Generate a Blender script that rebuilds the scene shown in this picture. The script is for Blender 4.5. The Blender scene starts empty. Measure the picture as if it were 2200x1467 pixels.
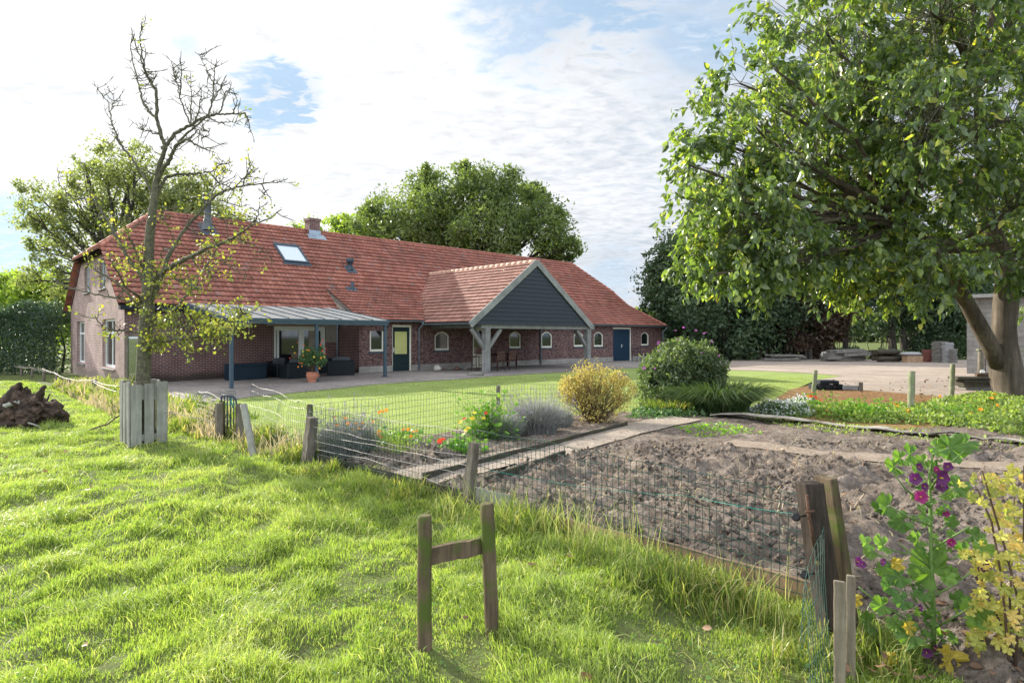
import bpy, bmesh, math, random
import numpy as np
from mathutils import Vector, Matrix
from mathutils.geometry import delaunay_2d_cdt
R = math.radians
rng = np.random.default_rng(11)
random.seed(5)
S = bpy.context.scene
C = S.collection

# ------------------------------------------------------------------ camera
CH = 1.7; F = 1324.48; YH = 722.27
cd = bpy.data.cameras.new('camera'); cam = bpy.data.objects.new('camera', cd); C.objects.link(cam)
cam.location = (0, 0, CH); cam.rotation_euler = (R(90), 0, 0)
cd.sensor_width = 36; cd.lens = 36 * F / 2200; cd.shift_y = -(733.5 - YH) / 2200
cd.clip_start = 0.05; cd.clip_end = 6000
S.camera = cam
# ------------------------------------------------------------------ light
SUN_AZ = (-0.76, 0.65); SUN_EL = R(24)
sl = bpy.data.lights.new('sun', 'SUN'); sun = bpy.data.objects.new('sun', sl); C.objects.link(sun)
sl.energy = 5.0; sl.angle = R(0.6); sl.color = (1.0, 0.93, 0.80)
n = math.hypot(*SUN_AZ)
SD = Vector((SUN_AZ[0] / n * math.cos(SUN_EL), SUN_AZ[1] / n * math.cos(SUN_EL), math.sin(SUN_EL)))
sun.rotation_euler = SD.to_track_quat('Z', 'Y').to_euler()
S.view_settings.view_transform = 'Standard'; S.view_settings.look = 'None'
S.view_settings.gamma = 1; S.view_settings.use_curve_mapping = False
S.view_settings.exposure = 1.08
try:
    S.cycles.max_bounces = 8; S.cycles.diffuse_bounces = 3; S.cycles.transmission_bounces = 4; S.cycles.transparent_max_bounces = 6
except Exception: pass

def nd(nt, t, inp=None, **kw):
    x = nt.nodes.new(t)
    for k, v in kw.items(): setattr(x, k, v)
    if inp:
        for k, v in inp.items():
            s = x.inputs[k]
            if isinstance(v, bpy.types.NodeSocket): nt.links.new(v, s)
            elif isinstance(v, tuple) and len(v) == 3 and s.type == 'RGBA': s.default_value = (*v, 1)
            else: s.default_value = v
    return x
def ramp(nt, fac, stops, interp='LINEAR'):
    r = nt.nodes.new('ShaderNodeValToRGB'); nt.links.new(fac, r.inputs[0]); cr = r.color_ramp; cr.interpolation = interp
    while len(cr.elements) < len(stops): cr.elements.new(0.5)
    for e, (p, c) in zip(cr.elements, stops):
        e.position = p; e.color = (*c, 1) if isinstance(c, tuple) else (c, c, c, 1)
    return r.outputs[0]
def mth(nt, op, a, b=None, c=None, clamp=False):
    x = nt.nodes.new('ShaderNodeMath'); x.operation = op; x.use_clamp = clamp
    for i, v in enumerate((a, b, c)):
        if v is None: continue
        if isinstance(v, bpy.types.NodeSocket): nt.links.new(v, x.inputs[i])
        else: x.inputs[i].default_value = v
    return x.outputs[0]
def mix(nt, f, a, b, bt='MIX'):
    x = nt.nodes.new('ShaderNodeMix'); x.data_type = 'RGBA'; x.blend_type = bt
    for i, v in ((0, f), (6, a), (7, b)):
        if isinstance(v, bpy.types.NodeSocket): nt.links.new(v, x.inputs[i])
        elif isinstance(v, tuple): x.inputs[i].default_value = (*v, 1)
        else: x.inputs[i].default_value = v
    return x.outputs[2]

W = bpy.data.worlds.new('World'); S.world = W; W.use_nodes = True; nt = W.node_tree; nt.nodes.clear()
tc = nd(nt, 'ShaderNodeTexCoord').outputs['Generated']
sky = nd(nt, 'ShaderNodeTexSky', sky_type='NISHITA', sun_disc=False, sun_elevation=SUN_EL, sun_rotation=math.atan2(SUN_AZ[0], SUN_AZ[1]), altitude=0)
sep = nd(nt, 'ShaderNodeSeparateXYZ', {0: tc})
def vdot(v):
    v = Vector(v).normalized()
    return nd(nt, 'ShaderNodeVectorMath', {0: tc, 1: tuple(v)}, operation='DOT_PRODUCT').outputs['Value']
def pxdir(px, py): return ((px - 1100) / F, 1.0, (YH - py) / F)
# flat cloud layer projection: x/z, y/z
zc = mth(nt, 'MAXIMUM', sep.outputs[2], 0.02)
zz = mth(nt, 'ADD', zc, 0.12)
cx = mth(nt, 'DIVIDE', sep.outputs[0], zz); cy = mth(nt, 'DIVIDE', sep.outputs[1], zz)
cv = nd(nt, 'ShaderNodeCombineXYZ', {0: cx, 1: cy}).outputs[0]
rot = nd(nt, 'ShaderNodeMapping', {0: cv, 'Rotation': (0, 0, R(25)), 'Scale': (1.0, 1.5, 1)}).outputs[0]
big = nd(nt, 'ShaderNodeTexNoise', {'Vector': cv, 'Scale': 0.9, 'Detail': 6.0, 'Roughness': 0.6, 'Distortion': 0.4}).outputs[0]
fine = nd(nt, 'ShaderNodeTexNoise', {'Vector': rot, 'Scale': 13.0, 'Detail': 5.0, 'Roughness': 0.55, 'Distortion': 0.5}).outputs[0]
wisp = nd(nt, 'ShaderNodeTexNoise', {'Vector': rot, 'Scale': 1.6, 'Detail': 8.0, 'Roughness': 0.65, 'Distortion': 1.0}).outputs[0]
# more blue to the right and towards the zenith
rightish = mth(nt, 'MULTIPLY_ADD', sep.outputs[0], 0.95, 0.10, clamp=True)
cov = mth(nt, 'ADD', mth(nt, 'MULTIPLY_ADD', big, 0.45, 0.27), mth(nt, 'MULTIPLY', wisp, 0.35))
cov = mth(nt, 'ADD', cov, mth(nt, 'MULTIPLY', mth(nt, 'SUBTRACT', fine, 0.5), mth(nt, 'MULTIPLY_ADD', rightish, 2.6, 0.10)))
cov = mth(nt, 'SUBTRACT', cov, mth(nt, 'MULTIPLY', rightish, 0.17))
def hole(px, py, c0, c1, amt):
    d = vdot(pxdir(px, py))
    wob = mth(nt, 'MULTIPLY_ADD', mth(nt, 'SUBTRACT', mth(nt, 'ADD', mth(nt, 'MULTIPLY', wisp, .6), mth(nt, 'MULTIPLY', fine, .4)), 0.5), 7.0 * (1 - c0), d)
    m = nd(nt, 'ShaderNodeMapRange', {'Value': wob, 1: c0, 2: c1, 3: 0.0, 4: amt}).outputs[0]
    return m
for h in ((578, 212, .9978, 1.0005, .95), (640, 200, .9988, 1.0002, .5), (404, 100, .9996, 1.0001, .35), (1180, -60, .988, 1.001, .55), (1480, -60, .985, 1.002, .32), (1310, 585, .9975, 1.0006, .35), (10, 515, .9965, 1.0003, .5), (1600, 60, .985, 1.004, .15)):
    cov = mth(nt, 'SUBTRACT', cov, hole(*h))
cloud = nd(nt, 'ShaderNodeMapRange', {'Value': cov, 1: 0.0, 2: 0.70, 3: 0.25, 4: 1.0}, interpolation_type='SMOOTHSTEP').outputs[0]
# clouds glow towards the sun, greyer away from it, brightened behind the camera as added fill
ds = nd(nt, 'ShaderNodeVectorMath', {0: tc, 1: tuple(SD)}, operation='DOT_PRODUCT').outputs['Value']
CS = {}
glow = nd(nt, 'ShaderNodeMapRange', {'Value': ds, 1: 0.1, 2: 1.0, 3: 0.0, 4: 1.0}).outputs[0]
front = nd(nt, 'ShaderNodeMapRange', {'Value': sep.outputs[1], 1: -0.3, 2: 0.55, 3: 2.8, 4: 1.0}).outputs[0]
bright = mth(nt, 'MULTIPLY', mth(nt, 'MULTIPLY_ADD', glow, 2.5, 2.85), front)
ccol = mix(nt, glow, (0.94, 1.0, 1.10), (1.0, 1.0, 1.0))
shade = nd(nt, 'ShaderNodeMapRange', {'Value': mth(nt, 'ADD', mth(nt, 'MULTIPLY', wisp, .55), mth(nt, 'MULTIPLY', fine, .45)), 1: 0.36, 2: 0.62, 3: 0.80, 4: 1.10}).outputs[0]
ccol = nd(nt, 'ShaderNodeVectorMath', {0: ccol, 'Scale': mth(nt, 'MULTIPLY', bright, shade)}, operation='SCALE').outputs[0]
blue = nd(nt, 'ShaderNodeVectorMath', {0: sky.outputs[0], 1: (0.05, 0.09, 0.13)}, operation='MULTIPLY').outputs[0]
blue = nd(nt, 'ShaderNodeVectorMath', {0: blue, 1: (1.25, 2.1, 3.0)}, operation='ADD').outputs[0]
blue = nd(nt, 'ShaderNodeVectorMath', {0: blue, 'Scale': front}, operation='SCALE').outputs[0]
fin = mix(nt, cloud, blue, ccol)
bg = nd(nt, 'ShaderNodeBackground', {'Color': fin, 'Strength': 0.11})
out = nd(nt, 'ShaderNodeOutputWorld', {0: bg.outputs[0]})

# ------------------------------------------------------------------ frames of reference
TH = 0.805; SX, CX = math.sin(TH), math.cos(TH)
OX, OY = -7.034, 28.377
def hs(x, y): dx, dy = x - OX, y - OY; return SX * dx + CX * dy, -CX * dx + SX * dy
def hw(s, t): return OX + s * SX - t * CX, OY + s * CX + t * SX
def sst(x, a, b):
    q = np.clip((np.asarray(x, float) - a) / (b - a), 0, 1); return q * q * (3 - 2 * q)
def zg(x, y):
    s, t = hs(np.asarray(x, float), np.asarray(y, float))
    q = np.clip(-s, 0, 14)
    return -0.021 * np.sqrt(q * q + 1) * sst(t, -16, -5) + 0.021 * sst(t, -16, -5)
def at(px, py, z=None):
    zz = 0.0 if z is None else z
    for k in range(5):
        Y = F * (CH - zz) / (py - YH); X = (px - 1100) / F * Y
        if z is not None: break
        zz = float(zg(X, Y))
    return (X, Y)
def g(px, py, up=0.0):
    X, Y = at(px, py); return Vector((X, Y, float(zg(X, Y)) + up))
def pd(px, py, Y): return Vector(((px - 1100) / F * Y, Y, CH + (YH - py) / F * Y))
def s_at(px, t):
    k = (px - 1100) / F; return (k * (OY + t * SX) - OX + t * CX) / (SX - k * CX)
def z_at(py, s, t): return CH + (YH - py) / F * (OY + s * CX + t * SX)
HM = Matrix.Translation((OX, OY, 0)) @ Matrix.Rotation(math.atan2(CX, SX), 4, 'Z')

# numpy noise
def _h(i, j, k, seed):
    h = (i * 374761393 + j * 668265263 + k * 2147483647 % 1000003 * 69069 + seed * 1274126177) & 0xffffffff
    h = ((h ^ (h >> 13)) * 1274126177) & 0xffffffff
    return ((h ^ (h >> 16)) & 0xffff) / 65535.0
def vnoise(x, y, z=None, seed=0):
    x = np.asarray(x, float); y = np.asarray(y, float); z = np.zeros_like(x) if z is None else np.asarray(z, float)
    i, j, k = np.floor(x).astype(np.int64), np.floor(y).astype(np.int64), np.floor(z).astype(np.int64)
    fx, fy, fz = x - i, y - j, z - k
    fx, fy, fz = fx * fx * (3 - 2 * fx), fy * fy * (3 - 2 * fy), fz * fz * (3 - 2 * fz)
    r = 0
    for a in (0, 1):
        for b in (0, 1):
            for c in (0, 1):
                r = r + _h(i + a, j + b, k + c, seed) * (fx if a else 1 - fx) * (fy if b else 1 - fy) * (fz if c else 1 - fz)
    return r
def fbm(x, y, z=None, seed=0, o=4):
    r = 0; a = 0.5; f = 1.0
    for q in range(o):
        r = r + a * vnoise(x * f, y * f, None if z is None else z * f, seed + q * 17); a *= .5; f *= 2.03
    return r / (1 - .5 ** o)

# ------------------------------------------------------------------ mesh building
def link(o, parent=None):
    C.objects.link(o)
    if parent is not None: o.parent = parent
    return o
def nmesh(name, V, Fs, mat, parent=None, smooth=False, matidx=None, uv=None):
    """V (n,3) array; Fs list of faces or an int array (m,k)"""
    me = bpy.data.meshes.new(name)
    V = np.asarray(V, np.float32)
    if isinstance(Fs, np.ndarray): groups = [Fs]
    else: groups = Fs
    groups = [q for q in groups if len(q)]
    me.vertices.add(len(V)); me.vertices.foreach_set('co', V.ravel())
    nl = sum(q.size for q in groups); nf = sum(len(q) for q in groups)
    me.loops.add(nl); me.polygons.add(nf)
    me.loops.foreach_set('vertex_index', np.concatenate([q.ravel() for q in groups]).astype(np.int32))
    tot = np.concatenate([np.full(len(q), q.shape[1]) for q in groups]); st = np.concatenate([[0], np.cumsum(tot)[:-1]])
    me.polygons.foreach_set('loop_start', st.astype(np.int32))
    try: me.polygons.foreach_set('loop_total', tot.astype(np.int32))
    except Exception: pass
    if smooth: me.polygons.foreach_set('use_smooth', np.ones(nf, bool))
    for m in (mat if isinstance(mat, (list, tuple)) else [mat]): me.materials.append(m)
    if matidx is not None: me.polygons.foreach_set('material_index', np.asarray(matidx, np.int32))
    me.update(calc_edges=True)
    if uv is not None:
        l = me.uv_layers.new(name='UVMap'); l.data.foreach_set('uv', np.asarray(uv, np.float32).ravel())
    return link(bpy.data.objects.new(name, me), parent)

class MB:
    def __init__(s): s.v = []; s.f = []; s.m = []; s.sm = []
    def add(s, vs, fs, m=0, smooth=False):
        b = len(s.v); s.v += [tuple(v) for v in vs]
        for f in fs: s.f.append([b + i for i in f]); s.m.append(m); s.sm.append(smooth)
        return s
    def box(s, a, b, m=0, M=None, jit=0.0):
        vs = [Vector((x, y, z)) for x in (a[0], b[0]) for y in (a[1], b[1]) for z in (a[2], b[2])]
        if jit: vs = [v + Vector((random.uniform(-jit, jit), random.uniform(-jit, jit), random.uniform(-jit, jit))) for v in vs]
        if M is not None: vs = [M @ v for v in vs]
        return s.add(vs, [(0, 1, 3, 2), (4, 6, 7, 5), (0, 4, 5, 1), (2, 3, 7, 6), (0, 2, 6, 4), (1, 5, 7, 3)], m)
    def bbox(s, c, size, m=0, M=None, bev=0.01):
        """box with chamfered vertical and top edges"""
        hx, hy, hz = size[0] / 2, size[1] / 2, size[2] / 2; b = bev; vs = []
        for (z, i) in ((-hz, 0), (hz - b, 0), (hz, b)):
            for (sx, sy) in ((-1, -1), (1, -1), (1, 1), (-1, 1)):
                x, y = sx * (hx - i), sy * (hy - i)
                o = [(x + (b if sx < 0 else -b if False else 0), y)]
                p1 = (x - sx * b, y); p2 = (x, y - sy * b)
                ps = (p1, p2) if sx * sy < 0 else (p2, p1)
                for p in ps: vs.append(Vector((c[0] + p[0], c[1] + p[1], c[2] + z)))
        if M is not None: vs = [M @ v for v in vs]
        fs = [tuple(range(7, -1, -1)), tuple(range(16, 24))]
        for k in (0, 8):
            for i in range(8): fs.append((k + i, k + (i + 1) % 8, k + 8 + (i + 1) % 8, k + 8 + i))
        return s.add(vs, fs, m)
    def tube(s, pts, rad, n=6, m=0, cap=True, smooth=True, rough=0.0):
        pts = [Vector(p) for p in pts]; rad = rad if hasattr(rad, '__len__') else [rad] * len(pts)
        vs = []; ref = Vector((0.13, 0.21, 0.97))
        for i, p in enumerate(pts):
            d = (pts[min(i + 1, len(pts) - 1)] - pts[max(i - 1, 0)])
            d = d.normalized() if d.length > 1e-9 else Vector((0, 0, 1))
            if i == 0: a = d.cross(ref if abs(d.dot(ref)) < .95 else Vector((1, 0, 0))).normalized()
            else: a = (a - d * a.dot(d)).normalized()
            b = d.cross(a)
            for k in range(n):
                q = 2 * math.pi * k / n; rr = rad[i] * (1 + (random.uniform(-rough, rough) if rough else 0))
                vs.append(p + a * math.cos(q) * rr + b * math.sin(q) * rr)
        fs = [(i * n + k, i * n + (k + 1) % n, (i + 1) * n + (k + 1) % n, (i + 1) * n + k) for i in range(len(pts) - 1) for k in range(n)]
        s.add(vs, fs, m, smooth)
        if cap:
            b = len(s.v) - len(vs)
            s.f.append([b + k for k in range(n - 1, -1, -1)]); s.m.append(m); s.sm.append(False)
            e = b + (len(pts) - 1) * n
            s.f.append([e + k for k in range(n)]); s.m.append(m); s.sm.append(False)
        return s
    def lathe(s, prof, c=(0, 0, 0), n=20, m=0, smooth=True):
        vs = [(c[0] + r * math.cos(2 * math.pi * k / n), c[1] + r * math.sin(2 * math.pi * k / n), c[2] + z) for r, z in prof for k in range(n)]
        fs = [(i * n + k, i * n + (k + 1) % n, (i + 1) * n + (k + 1) % n, (i + 1) * n + k) for i in range(len(prof) - 1) for k in range(n)]
        return s.add(vs, fs, m, smooth)
    def prism(s, poly, a, b, axis=1, m=0):
        """extrude polygon (2D points) along axis from a to b"""
        def p3(p, q):
            return {0: (q, p[0], p[1]), 1: (p[0], q, p[1]), 2: (p[0], p[1], q)}[axis]
        n = len(poly); vs = [p3(p, a) for p in poly] + [p3(p, b) for p in poly]
        return s.add(vs, [tuple(range(n)), tuple(range(2 * n - 1, n - 1, -1))] + [(i, i + n, (i + 1) % n + n, (i + 1) % n) for i in range(n)], m)
    def build(s, name, mats, parent=None, uvbox=False, bevel=0, recalc=True):
        me = bpy.data.meshes.new(name); me.from_pydata([tuple(v) for v in s.v], [], s.f)
        for m in (mats if isinstance(mats, (list, tuple)) else [mats]): me.materials.append(m)
        me.polygons.foreach_set('material_index', s.m); me.polygons.foreach_set('use_smooth', s.sm)
        if recalc:
            bm = bmesh.new(); bm.from_mesh(me); bmesh.ops.recalc_face_normals(bm, faces=bm.faces); bm.to_mesh(me); bm.free()
        me.update()
        if uvbox:
            l = me.uv_layers.new(name='UVMap')
            for p in me.polygons:
                nn = p.normal
                for li in p.loop_indices:
                    co = me.vertices[me.loops[li].vertex_index].co
                    if abs(nn.z) > .8: uv = (co.x, co.y)
                    elif abs(nn.x) > abs(nn.y): uv = (co.y, co.z)
                    else: uv = (co.x, co.z)
                    l.data[li].uv = uv
        o = link(bpy.data.objects.new(name, me), parent)
        if bevel:
            b = o.modifiers.new('bevel', 'BEVEL'); b.width = bevel; b.segments = 2; b.limit_method = 'ANGLE'
        return o

def tag(o, label=None, cat=None, group=None, kind=None):
    if label: o['label'] = label
    if cat: o['category'] = cat
    if group: o['group'] = group
    if kind: o['kind'] = kind
    return o
def thing(name, label, cat, loc=(0, 0, 0), rz=0.0, group=None):
    o = bpy.data.objects.new(name, None); C.objects.link(o); o.location = loc; o.rotation_euler = (0, 0, rz); o.empty_display_size = .2
    return tag(o, label, cat, group)
def dup(root, loc=None, rz=None, label=None):
    r = root.copy(); C.objects.link(r)
    if loc is not None: r.location = loc
    if rz is not None: r.rotation_euler = (0, 0, rz)
    if label: r['label'] = label
    for ch in list(root.children):
        c = ch.copy(); C.objects.link(c); c.parent = r
        for q in list(ch.children):
            d = q.copy(); C.objects.link(d); d.parent = c
    return r

# ------------------------------------------------------------------ materials
def newmat(name):
    m = bpy.data.materials.new(name); m.use_nodes = True; m.node_tree.nodes.clear(); return m, m.node_tree
def finish(nt, col, rough=0.8, bump=None, bs=0.3, bd=0.01, spec=0.3, metal=0.0, normal=None):
    b = nd(nt, 'ShaderNodeBsdfPrincipled', {'Base Color': col, 'Roughness': rough, 'Metallic': metal, 'Specular IOR Level': spec})
    if bump is not None:
        bn = nd(nt, 'ShaderNodeBump', {'Height': bump, 'Strength': bs, 'Distance': bd}); nt.links.new(bn.outputs[0], b.inputs['Normal'])
    nd(nt, 'ShaderNodeOutputMaterial', {0: b.outputs[0]}); return b
def tex(nt, kind='Object'): return nd(nt, 'ShaderNodeTexCoord').outputs[kind]
def noise(nt, v, sc, det=5.0, ro=.6, dist=0.0): return nd(nt, 'ShaderNodeTexNoise', {'Vector': v, 'Scale': sc, 'Detail': det, 'Roughness': ro, 'Distortion': dist}).outputs[0]
def m_plain(name, c1, c2=None, sc=8.0, rough=.7, bs=.15, spec=.3, metal=0.0, stretch=None, bd=.01, lo=.3, hi=.7):
    m, nt = newmat(name); v = tex(nt)
    if stretch: v = nd(nt, 'ShaderNodeMapping', {0: v, 'Scale': stretch}).outputs[0]
    n1 = noise(nt, v, sc); c2 = c2 or tuple(x * .75 for x in c1)
    finish(nt, ramp(nt, n1, [(lo, c2), (hi, c1)]), rough, noise(nt, v, sc * 3), bs, bd, spec, metal); return m
def m_wood(name, c1, c2, moss=None, mossamt=.0, sc=1.0, rough=.85):
    m, nt = newmat(name); v = tex(nt)
    st = nd(nt, 'ShaderNodeMapping', {0: v, 'Scale': (26 * sc, 26 * sc, 1.6 * sc)}).outputs[0]
    n1 = noise(nt, st, 1.5, 8, .7); n2 = noise(nt, v, 5 * sc, 6, .65)
    col = ramp(nt, n1, [(.3, c2), (.68, c1)])
    col = mix(nt, ramp(nt, n2, [(.35, 0.0), (.75, .7)]), col, tuple(x * .55 for x in c2))
    if moss:
        n3 = noise(nt, v, 7 * sc, 5, .6); col = mix(nt, ramp(nt, n3, [(.62 - mossamt, 0.0), (.72 - mossamt * .7, 1.0)]), col, moss)
    finish(nt, col, rough, n1, .7, .01, .15); return m
def m_leaf(name, stops, trans=.5, rough=.45, spec=.35, tcol=None, patch=1.2, noisec=.35):
    """leaf: colour per leaf, part of the light passes through"""
    m, nt = newmat(name)
    rnd = nd(nt, 'ShaderNodeNewGeometry').outputs['Random Per Island']
    pn = noise(nt, tex(nt), patch, 3, .5)
    f = mth(nt, 'ADD', mth(nt, 'MULTIPLY', rnd, 1 - noisec), mth(nt, 'MULTIPLY', mth(nt, 'MULTIPLY_ADD', pn, 2.0, -.5, clamp=True), noisec))
    col = ramp(nt, f, stops)
    b = nd(nt, 'ShaderNodeBsdfPrincipled', {'Base Color': col, 'Roughness': rough, 'Specular IOR Level': spec})
    tc_ = mix(nt, 1.0, col, tcol or (1.7, 1.9, .6), 'MULTIPLY')
    t = nd(nt, 'ShaderNodeBsdfTranslucent', {'Color': tc_})
    mx = nd(nt, 'ShaderNodeMixShader', {0: trans, 1: b.outputs[0], 2: t.outputs[0]})
    nd(nt, 'ShaderNodeOutputMaterial', {0: mx.outputs[0]}); return m
def m_brick(name, c1, c2, mortar, speck=None, sc=(.21, .065), msize=.012, stain=None, rough=.9):
    m, nt = newmat(name); v = tex(nt, 'UV')
    b = nd(nt, 'ShaderNodeTexBrick', {'Vector': v, 'Color1': c1, 'Color2': c2, 'Mortar': mortar, 'Scale': 1.0, 'Mortar Size': msize / 2, 'Mortar Smooth': .2, 'Bias': 0.0, 'Brick Width': sc[0], 'Row Height': sc[1]})
    b.offset = .5
    n1 = noise(nt, tex(nt), 1.3, 6, .65); n2 = noise(nt, v, 30, 4, .7)
    col = mix(nt, 1.0, b.outputs['Color'], ramp(nt, n1, [(.25, .62), (.75, 1.25)]), 'MULTIPLY')
    col = mix(nt, .6, col, ramp(nt, n2, [(.3, .6), (.7, 1.3)]), 'MULTIPLY')
    if speck:
        # per-brick speckle: some bricks stay whitewashed
        mp = nd(nt, 'ShaderNodeMapping', {0: v, 'Scale': (1 / sc[0] * 1.0, 1 / sc[1] * .5, 1)}).outputs[0]
        n3 = noise(nt, mp, 1.1, 3, .6); n4 = noise(nt, mp, 2.7, 4, .7)
        col = mix(nt, ramp(nt, n4, [(.555, 0.0), (.64, .85)]), col, speck)
        col = mix(nt, ramp(nt, n3, [(.50, 0.0), (.62, .65)]), col, (0.035, .018, .02))
    if stain:
        sz = nd(nt, 'ShaderNodeSeparateXYZ', {0: v}).outputs[1]
        e = mth(nt, 'ADD', sz, mth(nt, 'MULTIPLY', mth(nt, 'SUBTRACT', noise(nt, v, 2.0, 5), .5), .5))
        col = mix(nt, ramp(nt, e, [(.05, .75), (.28, 0.0)]), col, stain)
    finish(nt, col, rough, b.outputs['Fac'], -.6, .012, .15); return m

M = {}
M['brick'] = m_brick('red_brick', (.16, .060, .055), (.105, .045, .047), (.33, .29, .27), sc=(.23, .072), msize=.020, stain=(.03, .033, .025))
M['brick_old'] = m_brick('old_brick', (.19, .085, .075), (.11, .052, .052), (.22, .18, .165), speck=(.50, .44, .42), sc=(.23, .072), msize=.016)
M['brick_gable'] = m_brick('gable_brick', (.36, .225, .205), (.26, .16, .15), (.46, .41, .38), sc=(.23, .072), msize=.020, stain=(.2, .17, .14))
M['concrete_block'] = m_brick('grey_block', (.27, .265, .255), (.215, .21, .205), (.15, .148, .142), sc=(.46, .21), msize=.022, rough=.95)
M['plinth'] = m_brick('concrete_plinth', (.36, .34, .31), (.30, .285, .26), (.20, .19, .175), sc=(.9, .16), msize=.012)
M['lintel'] = m_plain('weathered_concrete', (.34, .31, .27), (.24, .21, .18), 6)
M['cream'] = m_plain('cream_paint', (.80, .78, .66), (.70, .68, .56), 12, .45, .05)
M['white'] = m_plain('white_frame', (.80, .82, .80), (.68, .70, .69), 12, .4, .05)
M['bluegrey'] = m_plain('pale_grey_frame', (.60, .70, .74), (.50, .60, .65), 12, .4, .05)
M['gutter'] = m_plain('zinc_gutter', (.22, .28, .33), (.15, .19, .23), 5, .4, .1, .5, .4)
M['zinc'] = m_plain('zinc_pipe', (.36, .43, .50), (.27, .33, .40), 6, .35, .1, .5, .5)
M['darkzinc'] = m_plain('dark_lead', (.06, .085, .11), (.035, .05, .07), 9, .5, .2)
M['anthracite'] = m_plain('anthracite_metal', (.060, .100, .135), (.045, .075, .105), 4, .4, .04, .5, .3)
M['bluedoor'] = m_plain('dark_blue_paint', (.012, .036, .070), (.009, .028, .054), 6, .4, .06, stretch=(8, 8, 1))
M['greendoor'] = m_plain('dark_green_paint', (.010, .030, .034), (.007, .022, .025), 6, .45, .06)
M['cladding'] = m_plain('dark_grey_cladding', (.030, .040, .052), (.022, .030, .040), 3, .55, .1, stretch=(1, 1, 9))
M['black'] = m_plain('black_material', (.010, .016, .022), (.006, .010, .014), 40, .55, .5)
M['wicker'] = m_plain('black_wicker', (.008, .016, .024), (.004, .008, .012), 60, .5, .9, bd=.006)
M['cushion'] = m_plain('grey_cushion', (.095, .105, .125), (.075, .083, .10), 18, .95, .3)
M['storage'] = m_plain('dark_blue_plastic', (.010, .030, .052), (.007, .022, .040), 8, .5, .1)
M['terracotta'] = m_plain('terracotta', (.48, .20, .12), (.38, .15, .10), 9, .85, .2)
M['teak'] = m_wood('weathered_teak', (.16, .095, .072), (.085, .05, .04))
M['darkwood'] = m_wood('dark_red_wood', (.050, .022, .020), (.025, .012, .012))
M['oak'] = m_wood('grey_oak_beam', (.33, .33, .32), (.20, .20, .20), sc=.5)
M['barge'] = m_wood('weathered_barge', (.36, .37, .36), (.24, .25, .25), moss=(.42, .36, .10), mossamt=.0, sc=.35)
M['post'] = m_wood('weathered_post', (.26, .23, .19), (.10, .085, .065), moss=(.13, .16, .05), mossamt=.03)
M['mosspost'] = m_wood('mossy_post', (.21, .15, .10), (.060, .048, .032), moss=(.075, .10, .022), mossamt=.16, sc=.8)
M['palepost'] = m_wood('pale_green_post', (.33, .34, .24), (.16, .17, .10), moss=(.20, .26, .12), mossamt=.10)
M['greyplank'] = m_wood('silver_plank', (.42, .42, .37), (.22, .22, .19), moss=(.30, .28, .13), mossamt=-.03, sc=.6)
M['sleeper'] = m_wood('tarred_sleeper', (.10, .075, .060), (.022, .018, .016), moss=(.22, .20, .08), mossamt=-.02, sc=.9)
M['board'] = m_wood('edging_board', (.50, .35, .22), (.30, .20, .13), sc=.6)
M['darkboard'] = m_wood('dark_edging', (.10, .09, .07), (.045, .04, .03), moss=(.06, .07, .025), mossamt=.04)
M['rust'] = m_plain('rusty_iron', (.16, .085, .055), (.07, .04, .03), 30, .8, .4, metal=.3)
M['wire'] = m_plain('green_wire', (.030, .085, .065), (.02, .055, .045), 30, .5, 0)
M['palewire'] = m_plain('pale_wire', (.62, .56, .50), (.45, .40, .36), 30, .5, 0)
M['rope'] = m_plain('turquoise_rope', (.04, .42, .33), (.03, .33, .27), 30, .7, 0)
M['insul'] = m_plain('black_insulator', (.012, .012, .014), (.008, .008, .009), 30, .4, 0)
M['stone'] = m_plain('field_stone', (.22, .21, .19), (.11, .105, .095), 7, .9, .6, bd=.03)
M['palestone'] = m_plain('pale_boulder', (.56, .53, .47), (.36, .34, .30), 6, .9, .6, bd=.03)
M['brownstone'] = m_plain('brown_boulder', (.20, .12, .09), (.10, .06, .05), 6, .9, .6, bd=.03)
M['yellowpaint'] = m_plain('yellow_reed_glass', (.62, .62, .24), (.42, .43, .16), 14, .5, .2, stretch=(9, 9, .4))
M['bark'] = m_wood('walnut_bark', (.19, .155, .12), (.055, .045, .036), moss=(.12, .14, .06), mossamt=-.02, sc=.25)
M['barkpear'] = m_plain('lichen_bark', (.17, .165, .10), (.060, .055, .045), 22, .9, .8, bd=.02)
M['bark2'] = m_plain('dark_bark', (.075, .065, .052), (.030, .027, .023), 6, .95, .5)
M['stump'] = m_plain('rotten_stump', (.125, .085, .062), (.022, .016, .013), 6, .95, .95, bd=.06, lo=.35, hi=.68)
M['twig'] = m_plain('brown_twig', (.13, .085, .055), (.07, .05, .035), 20, .9, .2)
M['glass'] = None
m, nt = newmat('dark_window_glass'); finish(nt, (.010, .014, .016), .04, None, spec=.9); M['glass'] = m
m, nt = newmat('clear_panel_glass')
gl = nd(nt, 'ShaderNodeBsdfGlossy', {'Color': (.9, .95, 1), 'Roughness': .02}); tr = nd(nt, 'ShaderNodeBsdfTransparent', {'Color': (.80, .86, .85)})
nd(nt, 'ShaderNodeOutputMaterial', {0: nd(nt, 'ShaderNodeMixShader', {0: .38, 1: tr.outputs[0], 2: gl.outputs[0]}).outputs[0]}); M['clearglass'] = m
m, nt = newmat('skylight_glass'); finish(nt, (.55, .62, .66), .10, None, spec=1.0); M['skyglass'] = m
m, nt = newmat('dirty_polycarbonate'); v = tex(nt)
st = nd(nt, 'ShaderNodeMapping', {0: v, 'Scale': (2.5, .5, 1)}).outputs[0]
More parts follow.
